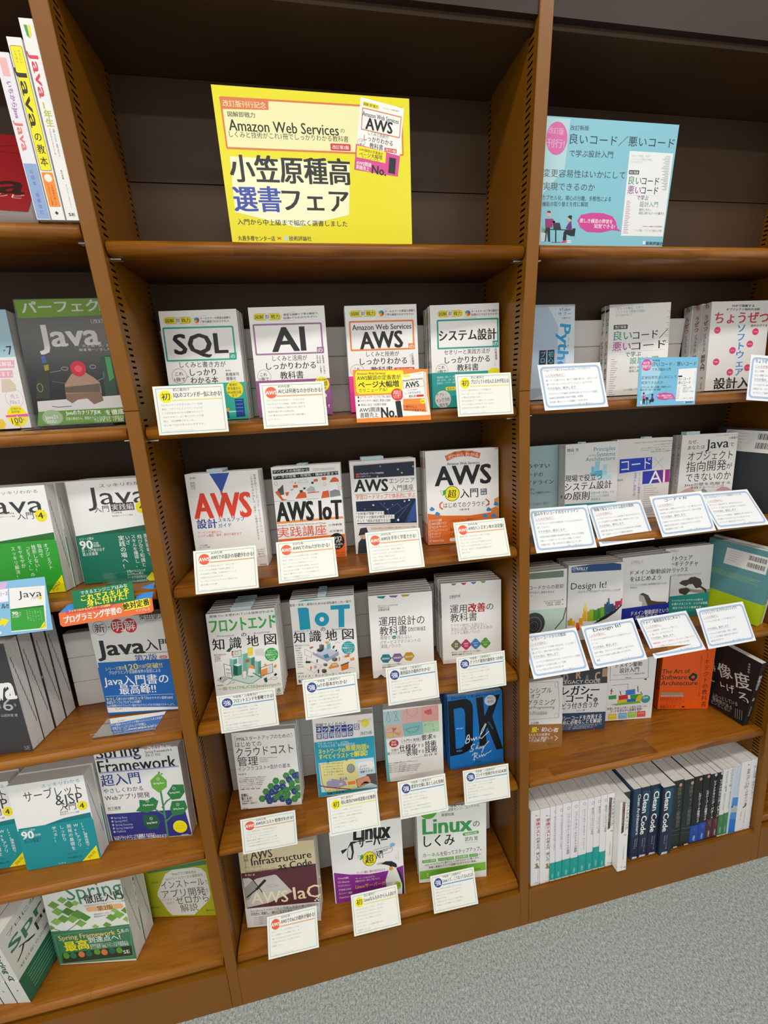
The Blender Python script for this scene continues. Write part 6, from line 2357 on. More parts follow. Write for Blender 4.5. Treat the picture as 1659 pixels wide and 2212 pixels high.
            if L < 1: return
            u = ((x1 - x0) / L, (y1 - y0) / L); w = (-u[1], u[0])
            def rr(ins):
                hh = h / 2 - ins; ll = L - ins; rad = max(.5, min(r * h - ins * .6, hh)); pts = []
                for qx, qy, a0 in ((ll - rad, hh - rad, 0), (ins + rad, hh - rad, 90), (ins + rad, -hh + rad, 180), (ll - rad, -hh + rad, 270)):
                    for j in range(7): a = math.radians(a0 + j * 15); pts.append((qx + rad * math.cos(a), qy + rad * math.sin(a)))
                return [(x0 + p * u[0] + q * w[0], y0 + p * u[1] + q * w[1]) for p, q in pts]
            if st: s.ring(rr(0), rr(st), mat(c, s.rough))
            else: s.fill(rr(0), mat(c, s.rough))
        elif k == 'E':
            _, (x, y, rx, ry), c, st = it
            if st: s.ring(ellipse(x, y, rx, ry), ellipse(x, y, max(rx - st, 1), max(ry - st, 1)), mat(c, s.rough))
            else: s.fill(ellipse(x, y, rx, ry), mat(c, s.rough))
        elif k == 'P':
            q = it[1]; s.fill([(q[i], q[i + 1]) for i in range(0, len(q), 2)], mat(it[2], s.rough))
        elif k == 'L':
            q = it[1]; s.stroke([(q[i], q[i + 1]) for i in range(0, len(q), 2)], it[2], mat(it[3], s.rough))

# ---------------------------------------------------------------- bookcase dimensions (metres)
W = .72; WP = .0245; ZS = 1.3843; K = .1166; TOP = 2.36; DEPTH = .195; ZK = .1095
def yf(z): return -K * max(0, ZS - z)
BAYS = {'L': -WP - W, 'C': 0.0, 'R': W + WP, 'N': 2 * (W + WP)}
UPX = [-2 * WP - W, -WP, W, 2 * W + WP, 3 * W + 2 * WP]
# floor, ceiling, wall
mb = MB(); mb.box(-4, 5, -5, .6, -.05, 0, CARPET); tag(mb.build('floor'), kind='structure')
mb = MB(); mb.box(-4, 5, -5, .6, 2.8, 2.85, mat('e6e4de', .9)); tag(mb.build('ceiling'), kind='structure')
mb = MB(); mb.box(-4, 5, .45, .55, 0, 2.8, mat('d0ccc2', .9)); tag(mb.build('wall_back'), kind='structure')
case = empty('bookcase', (0.36, 0, 0)); tag(case, 'tall brown wall bookcase with slotted uprights and sloped lower shelves', 'bookcase')
def cpart(mb, name, **kw):
    o = mb.build(name, case, **kw); o.location = (-.36, 0, 0); return o
def upright(x):
    mb = MB(); x0, x1 = x, x + WP
    rows = []                                    # z levels of slot rows
    z = .125
    while z < TOP - .03:
        if not (ZS - .018 < z < ZS + .010): rows.append(z)
        z += .01
    H = .0034; zs = [0.0]
    for r in rows: zs += [r, r + H]
    zs += [ZS, TOP]; zs = sorted(set(R6(v) for v in zs)); hole = set(R6(r) for r in rows)
    for X, s in ((x1, 1), (x0, -1)):
        for i in range(len(zs) - 1):
            a, b = zs[i], zs[i + 1]
            ca = [yf(a) + .0012, yf(a) + .0150, yf(a) + .0320, DEPTH - .018, DEPTH - .008, DEPTH]; cb = [yf(b) + .0012, yf(b) + .0150, yf(b) + .0320, DEPTH - .018, DEPTH - .008, DEPTH]
            for j in range(5):
                if a in hole and j in (1, 3):
                    D = X - s * .005
                    q = [(X, ca[j], a), (X, ca[j + 1], a), (X, cb[j + 1], b), (X, cb[j], b)]; r = [(D, p[1], p[2]) for p in q]
                    mb.poly(r, HOLE)
                    for t in range(4): mb.poly([q[t], q[(t + 1) % 4], r[(t + 1) % 4], r[t]], HOLE)
                else:
                    q = [(X, ca[j], a), (X, ca[j + 1], a), (X, cb[j + 1], b), (X, cb[j], b)]
                    mb.poly(q if s > 0 else q[::-1], PAINT)
    # front face with eased corners, lower part sloping out towards the floor
    e = .0012
    for a, b in ((0, ZS - .0006), (ZS + .0006, TOP)):
        for p, q in (((x0, e), (x0 + e, 0)), ((x0 + e, 0), (x1 - e, 0)), ((x1 - e, 0), (x1, e))):
            mb.poly([(p[0], yf(a) + p[1], a), (q[0], yf(a) + q[1], a), (q[0], yf(b) + q[1], b), (p[0], yf(b) + p[1], b)], PAINT)
    mb.poly([(x0, .0018, ZS - .0007), (x1, .0018, ZS - .0007), (x1, .0018, ZS + .0007), (x0, .0018, ZS + .0007)], HOLE)
    mb.poly([(x0, DEPTH, 0), (x0, DEPTH, TOP), (x1, DEPTH, TOP), (x1, DEPTH, 0)], PAINT)
    mb.poly([(x0, 0, TOP), (x1, 0, TOP), (x1, DEPTH, TOP), (x0, DEPTH, TOP)], PAINT)
    cpart(mb, 'upright')
for x in UPX: upright(x)
SHELF = {'L': (1.669, 1.357, 1.056, .748, .446, .144), 'C': (1.647, 1.354, 1.052, .747, .443, .14), 'R': (1.648, 1.357, 1.053, .748, .441), 'N': (1.648, 1.354, 1.05, .748, .441, .144)}
SHELFTILT = {}
def shelf_board(bay, zs):
    t = 0 if zs > 1.2 else K
    y0 = yf(zs) + .0035; TH = .023
    prof = []
    for a in range(0, 8):                        # bull-nose front
        an = math.radians(90 + a * 180 / 7); prof.append((.0115 + .0115 * math.cos(an), -.0115 + .0115 * math.sin(an)))
    L = DEPTH - .006 - y0
    prof += [(L, -TH), (L, 0)]
    prof = [(y0 + a * math.cos(t) + b * math.sin(t), zs - a * math.sin(t) + b * math.cos(t)) for a, b in prof]
    bx = BAYS[bay]; mb = MB(); mb.prism(prof[::-1], bx + .0035, bx + W - .0035, WOOD)
    o = cpart(mb, 'shelf_board')
    for i, p in enumerate(o.data.polygons):
        if 1 < i < 10: p.use_smooth = True
    for px in (bx + .0004, bx + W - .0164):      # zinc shelf pegs
        yy = y0 + .016; zz = zs - TH - (yy - y0) * math.tan(t) - .0022
        mb = MB(); mb.box(px, px + .016, yy, yy + .012, zz, zz + .0016, ZINC); cpart(mb, 'shelf_peg')
for bay in SHELF:
    for zs in SHELF[bay]: shelf_board(bay, zs)
for bay, bx in BAYS.items():
    mb = MB(); e = .0
    zk, dk = (.1058, .0075) if bay == 'R' else (ZK, .018)
    pr = [(yf(.0), 0), (yf(zk), zk), (yf(zk) + dk, zk), (yf(0) + dk, 0)]
    mb.prism(pr, bx + .0002, bx + W - .0002, PAINT); cpart(mb, 'kick_board')
    mb = MB()
    if bay == 'R': mb.prism([(-.1405, .02), (-.1405, .1055), (.185, .0676), (.185, .02)], bx + .001, bx + W - .001, PAINT); cpart(mb, 'base_deck')
    zz = [.03, .46, .905, 1.35, 1.797, 1.958]
    for a, b in zip(zz, zz[1:]):
        mb = MB(); mb.box(bx + .0005, bx + W - .0005, DEPTH - .005, DEPTH + .004, a + .001, b - .001, BACKP); cpart(mb, 'back_panel')
    mb = MB(); mb.box(bx + .0005, bx + W - .0005, .016, DEPTH, 1.959, 1.975, BACKP); cpart(mb, 'top_board')
    mb = MB(); mb.box(bx + .0005, bx + W - .0005, .004, .016, 1.968, TOP, FASC); cpart(mb, 'fascia_board')

SURF = [(zs, 0 if zs > 1.2 else K, yf(zs) + .0035, BAYS[b]) for b in SHELF for zs in SHELF[b]] + [(.1055, .1159, -.1405, BAYS['R'])]
def surf(x, y, z):                               # height of the board under a point
    best = None
    for zs, t, y0, bx in SURF:
        if not (bx - .02 < x < bx + W + .02): continue
        q = zs - (y - y0) * math.tan(t)
        if best is None or abs(q - z) < abs(best - z): best = q
    return best
def seat(root, pts, lift=.0004):                 # drop or raise a thing until it just rests on its board
    M = root.matrix_basis.to_3x3(); L = root.location.copy(); d = -9
    for p in pts:
        q = L + M @ Vector(p); d = max(d, surf(q.x, q.y, q.z) - q.z)
    root.location.z += d + lift
# ---------------------------------------------------------------- risers (white boxes stacked behind the displayed books)
ROWN = {'C2': 'second', 'C3': 'third', 'C4': 'fourth', 'C5': 'fifth', 'C6': 'bottom'}
def riser(sh, yy, x0, x1, zs, nm, n=3):
    t = 0 if zs > 1.2 else K
    z0 = zs - (0 if t == 0 else K * (yy - yf(zs)))
    for i in range(n):
        hgt = .0605
        o_y = yy + i * hgt * math.sin(t); o_z = z0 + i * hgt * math.cos(t) + .0006
        mb = MB(); w2 = (x1 - x0) / 2; b = .0015
        mb.prism([(0, b), (0, hgt - .0022), (b, hgt - .0008), (.02, hgt - .0008), (.02, 0), (b, 0)], -w2, w2, RISER)
        o = mb.build('display_riser'); o.location = ((x0 + x1) / 2, o_y, o_z); o.rotation_euler = (-t, 0, 0)
        if i == 0: seat(o, [(-w2, 0, 0), (w2, .02, 0)]); dz = o.location.z - o_z
        else: o.location.z += dz
        tag(o, '%s white riser box, %s' % (('bottom', 'middle', 'top')[i], nm), 'box', 'white riser boxes behind the books')
riser('C2', .168, .010, .712, 1.354, 'second shelf, middle bay')
riser('C3', .134, .008, .712, 1.052, 'third shelf, middle bay')
riser('C4', .101, .007, .712, .747, 'fourth shelf, middle bay')
riser('C5', .048, .007, .712, .443, 'fifth shelf, middle bay')
riser('C6', .012, .007, .707, .14, 'bottom shelf, middle bay')
riser('R2', .169, .755, 1.258, 1.357, 'second shelf, right bay')
riser('L4', .082, -.296, -.035, .748, 'fourth shelf, left bay')
riser('L5', .048, -.735, -.035, .446, 'fifth shelf, left bay')

# ---------------------------------------------------------------- books
ORD = ['', 'second', 'third', 'fourth', 'fifth', 'sixth', 'seventh', 'eighth']
def book(pose, T, label, short, design=None, cover='e6e3de', spine=None, stack=1, band=None, sp=None, side=-1, slip=None, gx=0, gloss=.42, pages=None, edge=None):
    x, y, z, yaw, tilt, w, h = pose
    root = empty('book', (x, y, z), yaw, tilt); tag(root, label, 'book')
    if stack > 1: root['group'] = short + ' copies'
    bg, items = (cover, []) if design is None else DATA[design]
    cm = mat(bg, gloss); sm = mat(spine or bg, gloss); e = .0006
    mb = MB(); X = side * w / 2
    mb.box(-w / 2, w / 2, 0, e, 0, h, cm); mb.box(-w / 2, w / 2, T - e, T, 0, h, cm)
    xa, xb = (X, X + e) if side < 0 else (X - e, X)
    mb.box(xa, xb, e, T - e, 0, h, sm)
    # hinge crease beside the spine edge
    bandz = band[0] if band else -1
    pr = Printer(mb); pr.lim = LM = (-w / 2 / U, w / 2 / U, 4, h / U)
    low, up = [], []
    for it in items:
        q = it[2] if it[0] in 'tv' else it[1]
        if it[0] in 'PL': zc = sum(q[1::2]) / (len(q) / 2) * U
        elif it[0] == 'E': zc = q[1] * U
        else: zc = (q[1] + q[3]) / 2 * U
        (low if zc < bandz else up).append(it)
    pr.run(up)
    spi = []
    for (s, z1, z0, size, c, off, b) in (sp or []): spi.append((s, z1, z0, size, c, off, b))
    def spine_print(mbx, lo, hi, lift):
        for (s, z1, z0, size, c, off, b) in spi:
            if not (lo <= (z0 + z1) / 2 < hi): continue
            t = MB(); p = Printer(t)
            if s[0] == '|': p.item('v', ('v', s[1:], (0, z1 / U, 0, z0 / U, size / U), c, b))
            elif s[0] == '#': p.item('P', ('P', (-size / U / 2, z1 / U, size / U / 2, z1 / U, size / U / 2, z0 / U, -size / U / 2, z0 / U), c))
            else: p.item('t', ('t', s, (0, z1 / U, 0, z0 / U, size / U), c, b))
            n = len(mbx.v)
            for (a, _, zz) in t.v: mbx.v.append((X + side * lift, T / 2 + side * (a) + side * off, zz) if side > 0 else (X - lift, T / 2 - a - off, zz))
            for f, m in zip(t.f, t.m): mbx.f.append(tuple(n + i for i in f)); mbx.m.append(mbx.mi(t.ms[m]))
    spine_print(mb, bandz if band else -1, 9, .0002)
    mb.build('cover', root)
    pb = MB(); pb.box(-w / 2 + .0007, w / 2 - .0007, e + .0001, T - e - .0001, .0006, h - .0006, PAPER)
    if side > 0: pb.box(-w / 2 + .0006, -w / 2 + .0007, e + .0001, T - e - .0001, .0006, h - .0006, PAPER)
    if edge:                                     # printed index steps on the fore-edge
        for i in range(12):
            zz = h * (.86 - i * .055); yy = e + (T - 2 * e) * (.2 + i * .055)
            pb.box(w / 2 - .0007, w / 2 - .00055, yy, yy + .0016, zz - h * .05, zz, mat(edge, .8))
    pb.build('page_block', root)
    if band:
        bm = MB(); bc = mat(band[1], gloss); q = .0004
        bm.box(-w / 2 - q, w / 2 + q, -q, 0, 0.0002, bandz, bc); bm.box(-w / 2 - q, w / 2 + q, T, T + q, .0002, bandz, bc)
        bm.box(X - q if side < 0 else X, X if side < 0 else X + q, 0, T, .0002, bandz, mat(band[2] if len(band) > 2 else band[1], gloss))
        p = Printer(bm, y0=-q - .00008); p.lim = LM; p.run(low); spine_print(bm, -1, bandz, .0006)
        bm.build('belly_band', root)
    if slip:
        s = MB(); s.box(slip[0] - slip[1] / 2, slip[0] + slip[1] / 2, T * .5, T * .5 + .0004, h - .02, h + slip[2], mat('c4d8dc', .7)); s.build('sales_slip', root)
    BL = [(-w / 2, 0, 0), (w / 2, 0, 0), (-w / 2, T, 0), (w / 2, T, 0)]
    seat(root, BL); x, y, z = root.location
    M = root.matrix_basis.to_3x3()
    for i in range(1, stack):
        d = M @ Vector((gx * i + random.uniform(-.0010, .0010), (T + .0014) * i, 0))
        c = copy_tree(root, (x + d.x, y + d.y, z + d.z))
        seat(c, BL)
        c['label'] = '%s copy from the front in the stack of %s' % (ORD[i], short)
    return root
random.seed(4)
book((0.096, 0.096, 1.3548, -0.105, 0.123, 0.148, 0.21), 0.0104, 'white database book with black S Q L title in green frame', 'white green-framed database books', 'sql', stack=4, band=(0.0725, '28b098'))
book((0.267, 0.075, 1.3548, -0.078, 0.126, 0.148, 0.21), 0.015, 'white book with large black A I title in mauve frame', '', 'ai', band=(0.072, '96528c'))
book((0.456, 0.076, 1.3548, -0.075, 0.119, 0.148, 0.21), 0.0185, 'white cloud textbook in orange frame behind the orange and yellow card', 'white orange-framed cloud textbooks', 'aws', stack=3, band=(0.073, 'e83c98'), sp=[('|図解即戦力', .2, .165, .006, '404040', 0, 1), ('|AWSのしくみと技術がしっかりわかる教科書', .16, .08, .0075, '303030', 0, 1)])
book((0.633, 0.066, 1.3548, -0.12, 0.15, 0.148, 0.21), 0.0128, 'white textbook with katakana title in teal frame beside the right upright', 'white teal-framed textbooks', 'sys', stack=5, gx=-0.001, band=(0.0735, '1f9c94'), sp=[('#', .2, .175, .008, 'c8c840', 0, 0), ('|システム設計のセオリーと実践', .17, .085, .009, '202020', 0, 2)])
book((0.1, 0.055, 1.0419, -0.062, 0.122, 0.148, 0.21), 0.01, 'white book with red angular capitals under a blue funnel shape', 'red-lettered funnel books', 'awsd', stack=5, slip=(-0.015, 0.032, 0.007))
book((0.272, 0.059, 1.0414, -0.095, 0.121, 0.148, 0.21), 0.0135, 'white book with orange figures drawn above tall black capitals', 'books with orange figures and black capitals', 'iotk', stack=4, slip=(-0.01, 0.02, 0.004))
book((0.442, 0.052, 1.0422, -0.051, 0.122, 0.148, 0.21), 0.0155, 'white book with two dark starry photo bands across its cover', 'books with dark starry photo bands', 'awse', stack=4, slip=(-0.022, 0.05, 0.008))
book((0.627, 0.052, 1.0422, -0.09, 0.14, 0.172, 0.219), 0.0145, 'large white book with yellow disc and orange foot, third shelf', 'large white and orange beginner books', 'awsc', stack=4, gx=-0.0006, sp=[('#', .205, .18, .009, 'e07838', 0, 0), ('AWS超入門', .172, .11, .010, '202020', 0, 2), ('#', .05, .0, .0135, 'e07028', 0, 0)])
book((0.099, 0.004, 0.7387, -0.069, 0.158, 0.148, 0.21), 0.0118, 'white book with green katakana title and green city drawing', 'white books with green city drawing', 'front', stack=6, slip=(0.0, 0.045, 0.007))
book((0.277, 0.018, 0.737, -0.097, 0.167, 0.148, 0.21), 0.0115, 'white book with thick turquoise capitals and grey workshop drawing', 'white books with turquoise capitals', 'iotm', stack=5, slip=(0.0, 0.02, 0.006))
book((0.457, -0.006, 0.7398, -0.1, 0.107, 0.148, 0.21), 0.0128, 'white book with teal, violet and ochre polygons on its cover', 'white polygon-patterned textbooks', 'opsd', stack=6, gx=0.0003, sp=[('|運用設計の教科書', .175, .1, .009, '202020', 0, 1), ('#', .205, .195, .01, '2c7c8c', 0, 0)])
book((0.635, 0.004, 0.7387, -0.111, 0.133, 0.148, 0.21), 0.0135, 'white book with four coloured rounded diamonds and two red characters', 'white textbooks with coloured diamonds', 'opsi', stack=5, gx=-0.001, sp=[('|運用改善の教科書', .195, .12, .010, '202020', 0, 2)])
book((0.11, -0.024, 0.4338, -0.128, 0.131, 0.148, 0.21), 0.0145, 'white book with green and blue hexagon mosaic at its corner', 'white hexagon mosaic books', 'cost', stack=3)
book((0.298, -0.034, 0.435, -0.104, 0.182, 0.148, 0.21), 0.021, 'light blue illustrated glossary book with yellow note drawing', 'light blue illustrated glossaries', 'net', stack=2, spine='2ca0bc')
book((0.473, -0.03, 0.4345, -0.097, 0.113, 0.148, 0.21), 0.0195, 'white book with pastel sketch tiles above serif lettering', 'books with pastel sketch tiles', 'spec', stack=3, spine='4cb8c0')
book((0.641, -0.03, 0.4345, -0.063, 0.16, 0.146, 0.208), 0.0118, 'bright blue book with huge black D and K letters', 'bright blue books with black letters', 'dk', stack=5, gx=-0.0014, sp=[('DK', .19, .15, .009, '101418', 0, 2), ('Build Ship Run', .12, .06, .006, 'e0e8f0', 0, 0)])
book((0.11, -0.1, 0.1355, -0.129, 0.15, 0.182, 0.235), 0.02, 'beige and maroon book with pen photo, bottom shelf', 'beige and maroon books', 'iac', stack=2, band=(0.056, 'e8e4e0'))
book((0.329, -0.092, 0.1346, -0.087, 0.126, 0.182, 0.235), 0.024, 'white and purple book with two penguins on its cover', '', 'ubu', spine='e8e6e2')
book((0.552, -0.097, 0.1352, -0.124, 0.116, 0.182, 0.235), 0.0205, 'large white book with green title and lime stripe, bottom shelf', 'white and lime books', 'lin', stack=4, gx=-0.0008, sp=[('Linux', .215, .16, .012, '3c9c50', 0, 2), ('|のしくみ', .155, .10, .012, '202020', 0, 1), ('|武内覚', .09, .07, .007, '404040', 0, 0), ('#', .035, .015, .02, '7cc040', 0, 0)])
book((0.85, 0.115, 1.3578, 0.0, 0.12, 0.148, 0.21), 0.02, "pale blue book with turned blue lettering beside the right bay's upright", '', 'vtu')
book((1.089, 0.108, 1.3578, -0.154, 0.136, 0.148, 0.21), 0.0155, 'white book with green and purple title beside its twin', 'white books with green and purple titles', 'good', stack=2, gx=-0.001, sp=[('#', .201, .196, .014, '202020', 0, 0), ('|良いコード', .192, .145, .010, '3c7c68', 0, 2), ('|悪いコード', .14, .095, .010, 'a84c90', 0, 2), ('|で学ぶ設計入門', .09, .035, .009, '303030', 0, 1)])
book((1.3446, 0.082, 1.3578, -0.05, 0.12, 0.16, 0.206), 0.0235, 'grey-white book with thick red and blue cartoon lettering', 'books with red and blue cartoon lettering', 'cho', stack=3, gx=-0.002, sp=[('|ちょうぜつ', .206, .142, .013, 'b84450', 0, 2), ('|ソフトウェア', .138, .092, .009, '3c78b8', 0, 2), ('|設計入門', .088, .05, .012, '202020', 0, 2), ('|田中ひさてる', .035, .006, .007, '303030', 0, 1)])
book((0.857, 0.112, 1.0362, -0.046, 0.117, 0.148, 0.21), 0.0125, 'grey-blue book half hidden by the second upright, third shelf', 'grey-blue guideline books', 'guide', stack=2)
book((0.982, 0.079, 1.0401, 0.0, 0.12, 0.148, 0.21), 0.0125, 'white book with blue english heading and turquoise blotch', 'white books with turquoise blotch', 'prin', stack=2, slip=(-0.02, 0.012, 0.004), band=(0.028, '2c8c9c'))
book((1.135, 0.087, 1.0391, -0.12, 0.113, 0.148, 0.21), 0.0125, 'light grey book with blue and magenta title boxes', 'light grey books with blue title boxes', 'code', stack=2, slip=(0.012, 0.02, 0.004))
book((1.31, 0.068, 1.0414, -0.15, 0.112, 0.148, 0.21), 0.0155, 'white book with thin black brush-style title, third shelf right bay', 'white books with thin black title', 'naze', stack=2, slip=(-0.04, 0.036, 0.008), sp=[('|なぜ、あなたはJavaで', .19, .08, .007, '404040', 0, 0), ('|オブジェクト指向開発ができないのか', .075, .01, .005, '404040', 0, 0)])
book((0.821, 0.014, 0.7385, -0.049, 0.117, 0.148, 0.21), 0.016, 'white book with olive bar and nautilus shell, half hidden by upright', 'white books with olive bar', 'leg', stack=4)
book((0.979, 0.014, 0.7385, -0.12, 0.116, 0.148, 0.21), 0.0145, 'white book with navy header and rainbow skyline splash', 'white books with navy header', 'des', stack=4)
book((1.144, 0.027, 0.737, -0.03, 0.119, 0.148, 0.21), 0.015, 'white book with long-tailed monkey above a navy band', 'white books with long-tailed monkey', 'dom', stack=4, band=(0.066, '242c90'))
book((1.299, 0.05, 0.7343, -0.046, 0.118, 0.148, 0.21), 0.012, 'white book with two brown weasels above a teal band', 'white books with brown weasels', 'met', stack=2, band=(0.068, '1c8c84'))
book((0.82, -0.019, 0.4312, -0.045, 0.128, 0.146, 0.21), 0.022, 'cream book with ornate frame and brown paper band', '', 'pri5', band=(0.0665, '9c6c38'))
book((0.976, 0.018, 0.4269, -0.14, 0.1, 0.148, 0.21), 0.021, 'white book with dark letterpress photo and navy paper band', '', 'leg5', band=(0.055, '2c4464'))
book((1.136, 0.022, 0.4264, -0.137, 0.1, 0.148, 0.21), 0.019, 'white book with coloured toy bricks on its cover', '', 'ddd5')
book((1.325, 0.019, 0.4268, -0.22, 0.1, 0.148, 0.21), 0.021, 'bright orange book with black english title', '', 'art5', sp=[('|ソフトウェアアーキテクトの教科書', .19, .06, .010, '401c10', 0, 1)])
book((1.4124, -0.0057, 0.4296, -1.44, 0.04, 0.148, 0.208), 0.0205, 'black book with blurred grey characters standing at an angle', '', 'dok5', side=1, band=(0.075, '121a1c'), sp=[('|解像度を上げる', .168, .082, .013, 'e8e8e4', 0, 2), ('|馬田隆明', .066, .03, .007, 'b0b0ac', 0, 1), ('英治', .02, .008, .008, 'c8c8c4', 0, 0)])
book((-0.304, 0.1, 1.3578, -0.05, 0.12, 0.148, 0.21), 0.03, 'light blue and pink book with yellow round sticker at left edge', '', 'j7', band=(0.128, 'e8e4e4'))
book((-0.129, 0.095, 1.3578, -0.01, 0.164, 0.182, 0.23), 0.03, 'glossy black and green book with ruby gem photo', '', 'perf', gloss=0.24)
book((-0.281, 0.02, 1.05, -0.06, 0.127, 0.148, 0.21), 0.0275, 'white and bright green book with slanted split, left bay', 'white and bright green books', 'suk', stack=3, gx=0.001, band=(0.103, '30a030'), edge='7c8c84')
book((-0.115, 0.042, 1.0474, -0.072, 0.12, 0.148, 0.21), 0.0215, 'white and dark green book with slanted split beside the upright', 'white and dark green books', 'sukp', stack=3, band=(0.101, '18745c'))
book((-0.402, -0.041, 0.7449, -0.09, 0.09, 0.182, 0.235), 0.0305, 'thick charcoal book with big white lettering cut by the left edge', 'thick charcoal books', 'blk', stack=4, edge='6c6c70')
book((-0.119, 0.014, 0.7385, -0.116, 0.09, 0.176, 0.232), 0.022, 'white and blue book with red twin discs on clear stand', '', 'mei', band=(0.118, '1c64b0'))
book((-0.326, -0.061, 0.4412, -0.045, 0.133, 0.148, 0.21), 0.0305, 'white and teal book with grey katakana title, left bay', 'white and teal books', 'srv', stack=3, band=(0.1, '189098'), edge='7c90a8', spine='ece9e4')
book((-0.155, -0.043, 0.4391, -0.14, 0.116, 0.182, 0.235), 0.026, 'white and indigo book with green leaf diagram', '', 'spf')
book((-0.321, -0.083, 0.1376, -0.159, 0.116, 0.182, 0.235), 0.034, 'white book with green leaves photo and dark green band', 'leafy green-banded books', 'spt', stack=2, band=(0.1, '3c7c58'), edge='8c948c')
book((-0.142, -0.029, 0.1313, -0.18, 0.116, 0.174, 0.235), 0.024, 'lime yellow book with white hexagon, bottom shelf left bay', '', 'yel')
book((-0.482, -0.038, 0.4385, -0.045, 0.133, 0.148, 0.21), .0305, 'white and teal book cut off by the picture edge, fifth shelf', 'second teal pile', 'srv', stack=2, band=(.1, '189098'))
book((1.398, 0.021, 0.7377, -1.249, 0.06, 0.148, 0.208), .0215, 'teal book with lime band and barcode label, back cover showing', '', None, cover='5c9094', spine='5c9094', side=1, band=(.062, 'b0c818'), sp=[('|ソフトウェアアーキテクチャの基礎', .165, .07, .007, 'b8d060', 0, 0), ('#', .196, .188, .008, 'b8d060', 0, 0)])
BL1 = [o for o in bpy.data.objects if o.get('label', '').startswith('teal book with lime')][0]
book((1.4203014999999999, 0.028426, 0.7368, -1.249, 0.06, 0.148, 0.212), .010, 'white book behind the teal book at the right upright', '', None, cover='e4e2e0', side=1, sp=[('|システム思考', .19, .1, .007, '505050', 0, 0)])
book((1.403, 0.066, 1.0416, -1.23, 0.09, 0.148, 0.21), .020, 'black book with white barcode label at the right frame edge', '', None, cover='2c3034', side=1, sp=[('|T', .11, .095, .009, 'd83c84', 0, 2), ('|アジャイル', .09, .045, .005, 'd8d8d8', 0, 0), ('#', .03, .02, .012, '2c64b0', 0, 0)])
BL2 = [o for o in bpy.data.objects if o.get('label', '').startswith('black book with white barcode')][0]
def barcode_label(root, x0, x1, z0, z1):
    mb = MB(); mb.box(x0, x1, -.0003, -.0001, z0, z1, mat('e2e0dc', .5)); p = Printer(mb, y0=-.00035)
    w = (x1 - x0) / U; X = x0 / U; Z = z1 / U; h = (z1 - z0) / U
    for r in (0, 1):
        xx = X + w * .55
        for i in range(22):
            bw = (6, 12, 5, 9, 14, 7)[(i * 5 + r * 3) % 6] * w / 900
            p.item('P', ('P', (xx, Z - h * (.12 + r * .42), xx + bw, Z - h * (.12 + r * .42), xx + bw, Z - h * (.40 + r * .42), xx, Z - h * (.40 + r * .42)), '24262a'))
            xx += bw + w * .009
    for i in range(5): p.item('L', ('L', (X + w * .08, Z - h * (.15 + i * .14), X + w * (.4 - .03 * i), Z - h * (.15 + i * .14)), 7, '8a8c8e'))
    mb.build('barcode_label', root)
barcode_label(BL1, -.03, .062, .145, .192)
barcode_label(BL2, -.055, .07, .15, .205)
pr_ = MB(); p_ = Printer(pr_)
for i_ in range(4): p_.item('L', ('L', (-620, 1240 - i_ * 42, 560 - (i_ * 90) % 260, 1240 - i_ * 42), 8, 'a8c860'))
pr_.build('printed_blurb', BL1)
book((-0.4215, -0.0395, 0.1324, 1.4, 0.03, 0.175, 0.215), .0285, 'white green-titled book standing spine out at the left frame edge, bottom shelf', 'white books with green and black title', 'spr', spine='dedcd6', sp=[('Spring', .17, .105, .0125, '3c7c60', 0, 2), ('|入門', .1, .076, .012, '2c302c', 0, 2), ('|株式会社', .07, .03, .005, '606460', 0, 0), ('プロになるための', .195, .175, .004, '4c504c', 0, 0)], band=(.078, '2c6c50', 'dedcd6'))
book((-0.4517, -0.0345, 0.1324, 1.4, 0.03, 0.175, 0.215), .0285, 'white twin green-titled book standing spine out at the left frame edge, bottom shelf', 'white books with green and black title', 'spr', spine='dedcd6', sp=[('Spring', .17, .105, .0125, '3c7c60', 0, 2), ('|入門', .1, .076, .012, '2c302c', 0, 2), ('|株式会社', .07, .03, .005, '606460', 0, 0), ('プロになるための', .195, .175, .004, '4c504c', 0, 0)], band=(.078, '2c6c50', 'dedcd6'))
book((-0.4819, -0.0295, 0.1324, 1.4, 0.03, 0.175, 0.215), .0285, 'white blue-footed book standing spine out at the left frame edge, bottom shelf', 'white books with green and black title', 'spr', spine='dedcd6', sp=[('Spring', .17, .105, .0125, '3c7c60', 0, 2), ('|入門', .1, .076, .012, '2c302c', 0, 2), ('|株式会社', .07, .03, .005, '606460', 0, 0), ('プロになるための', .195, .175, .004, '4c504c', 0, 0)], band=(.078, '2c6c50', 'dedcd6'))

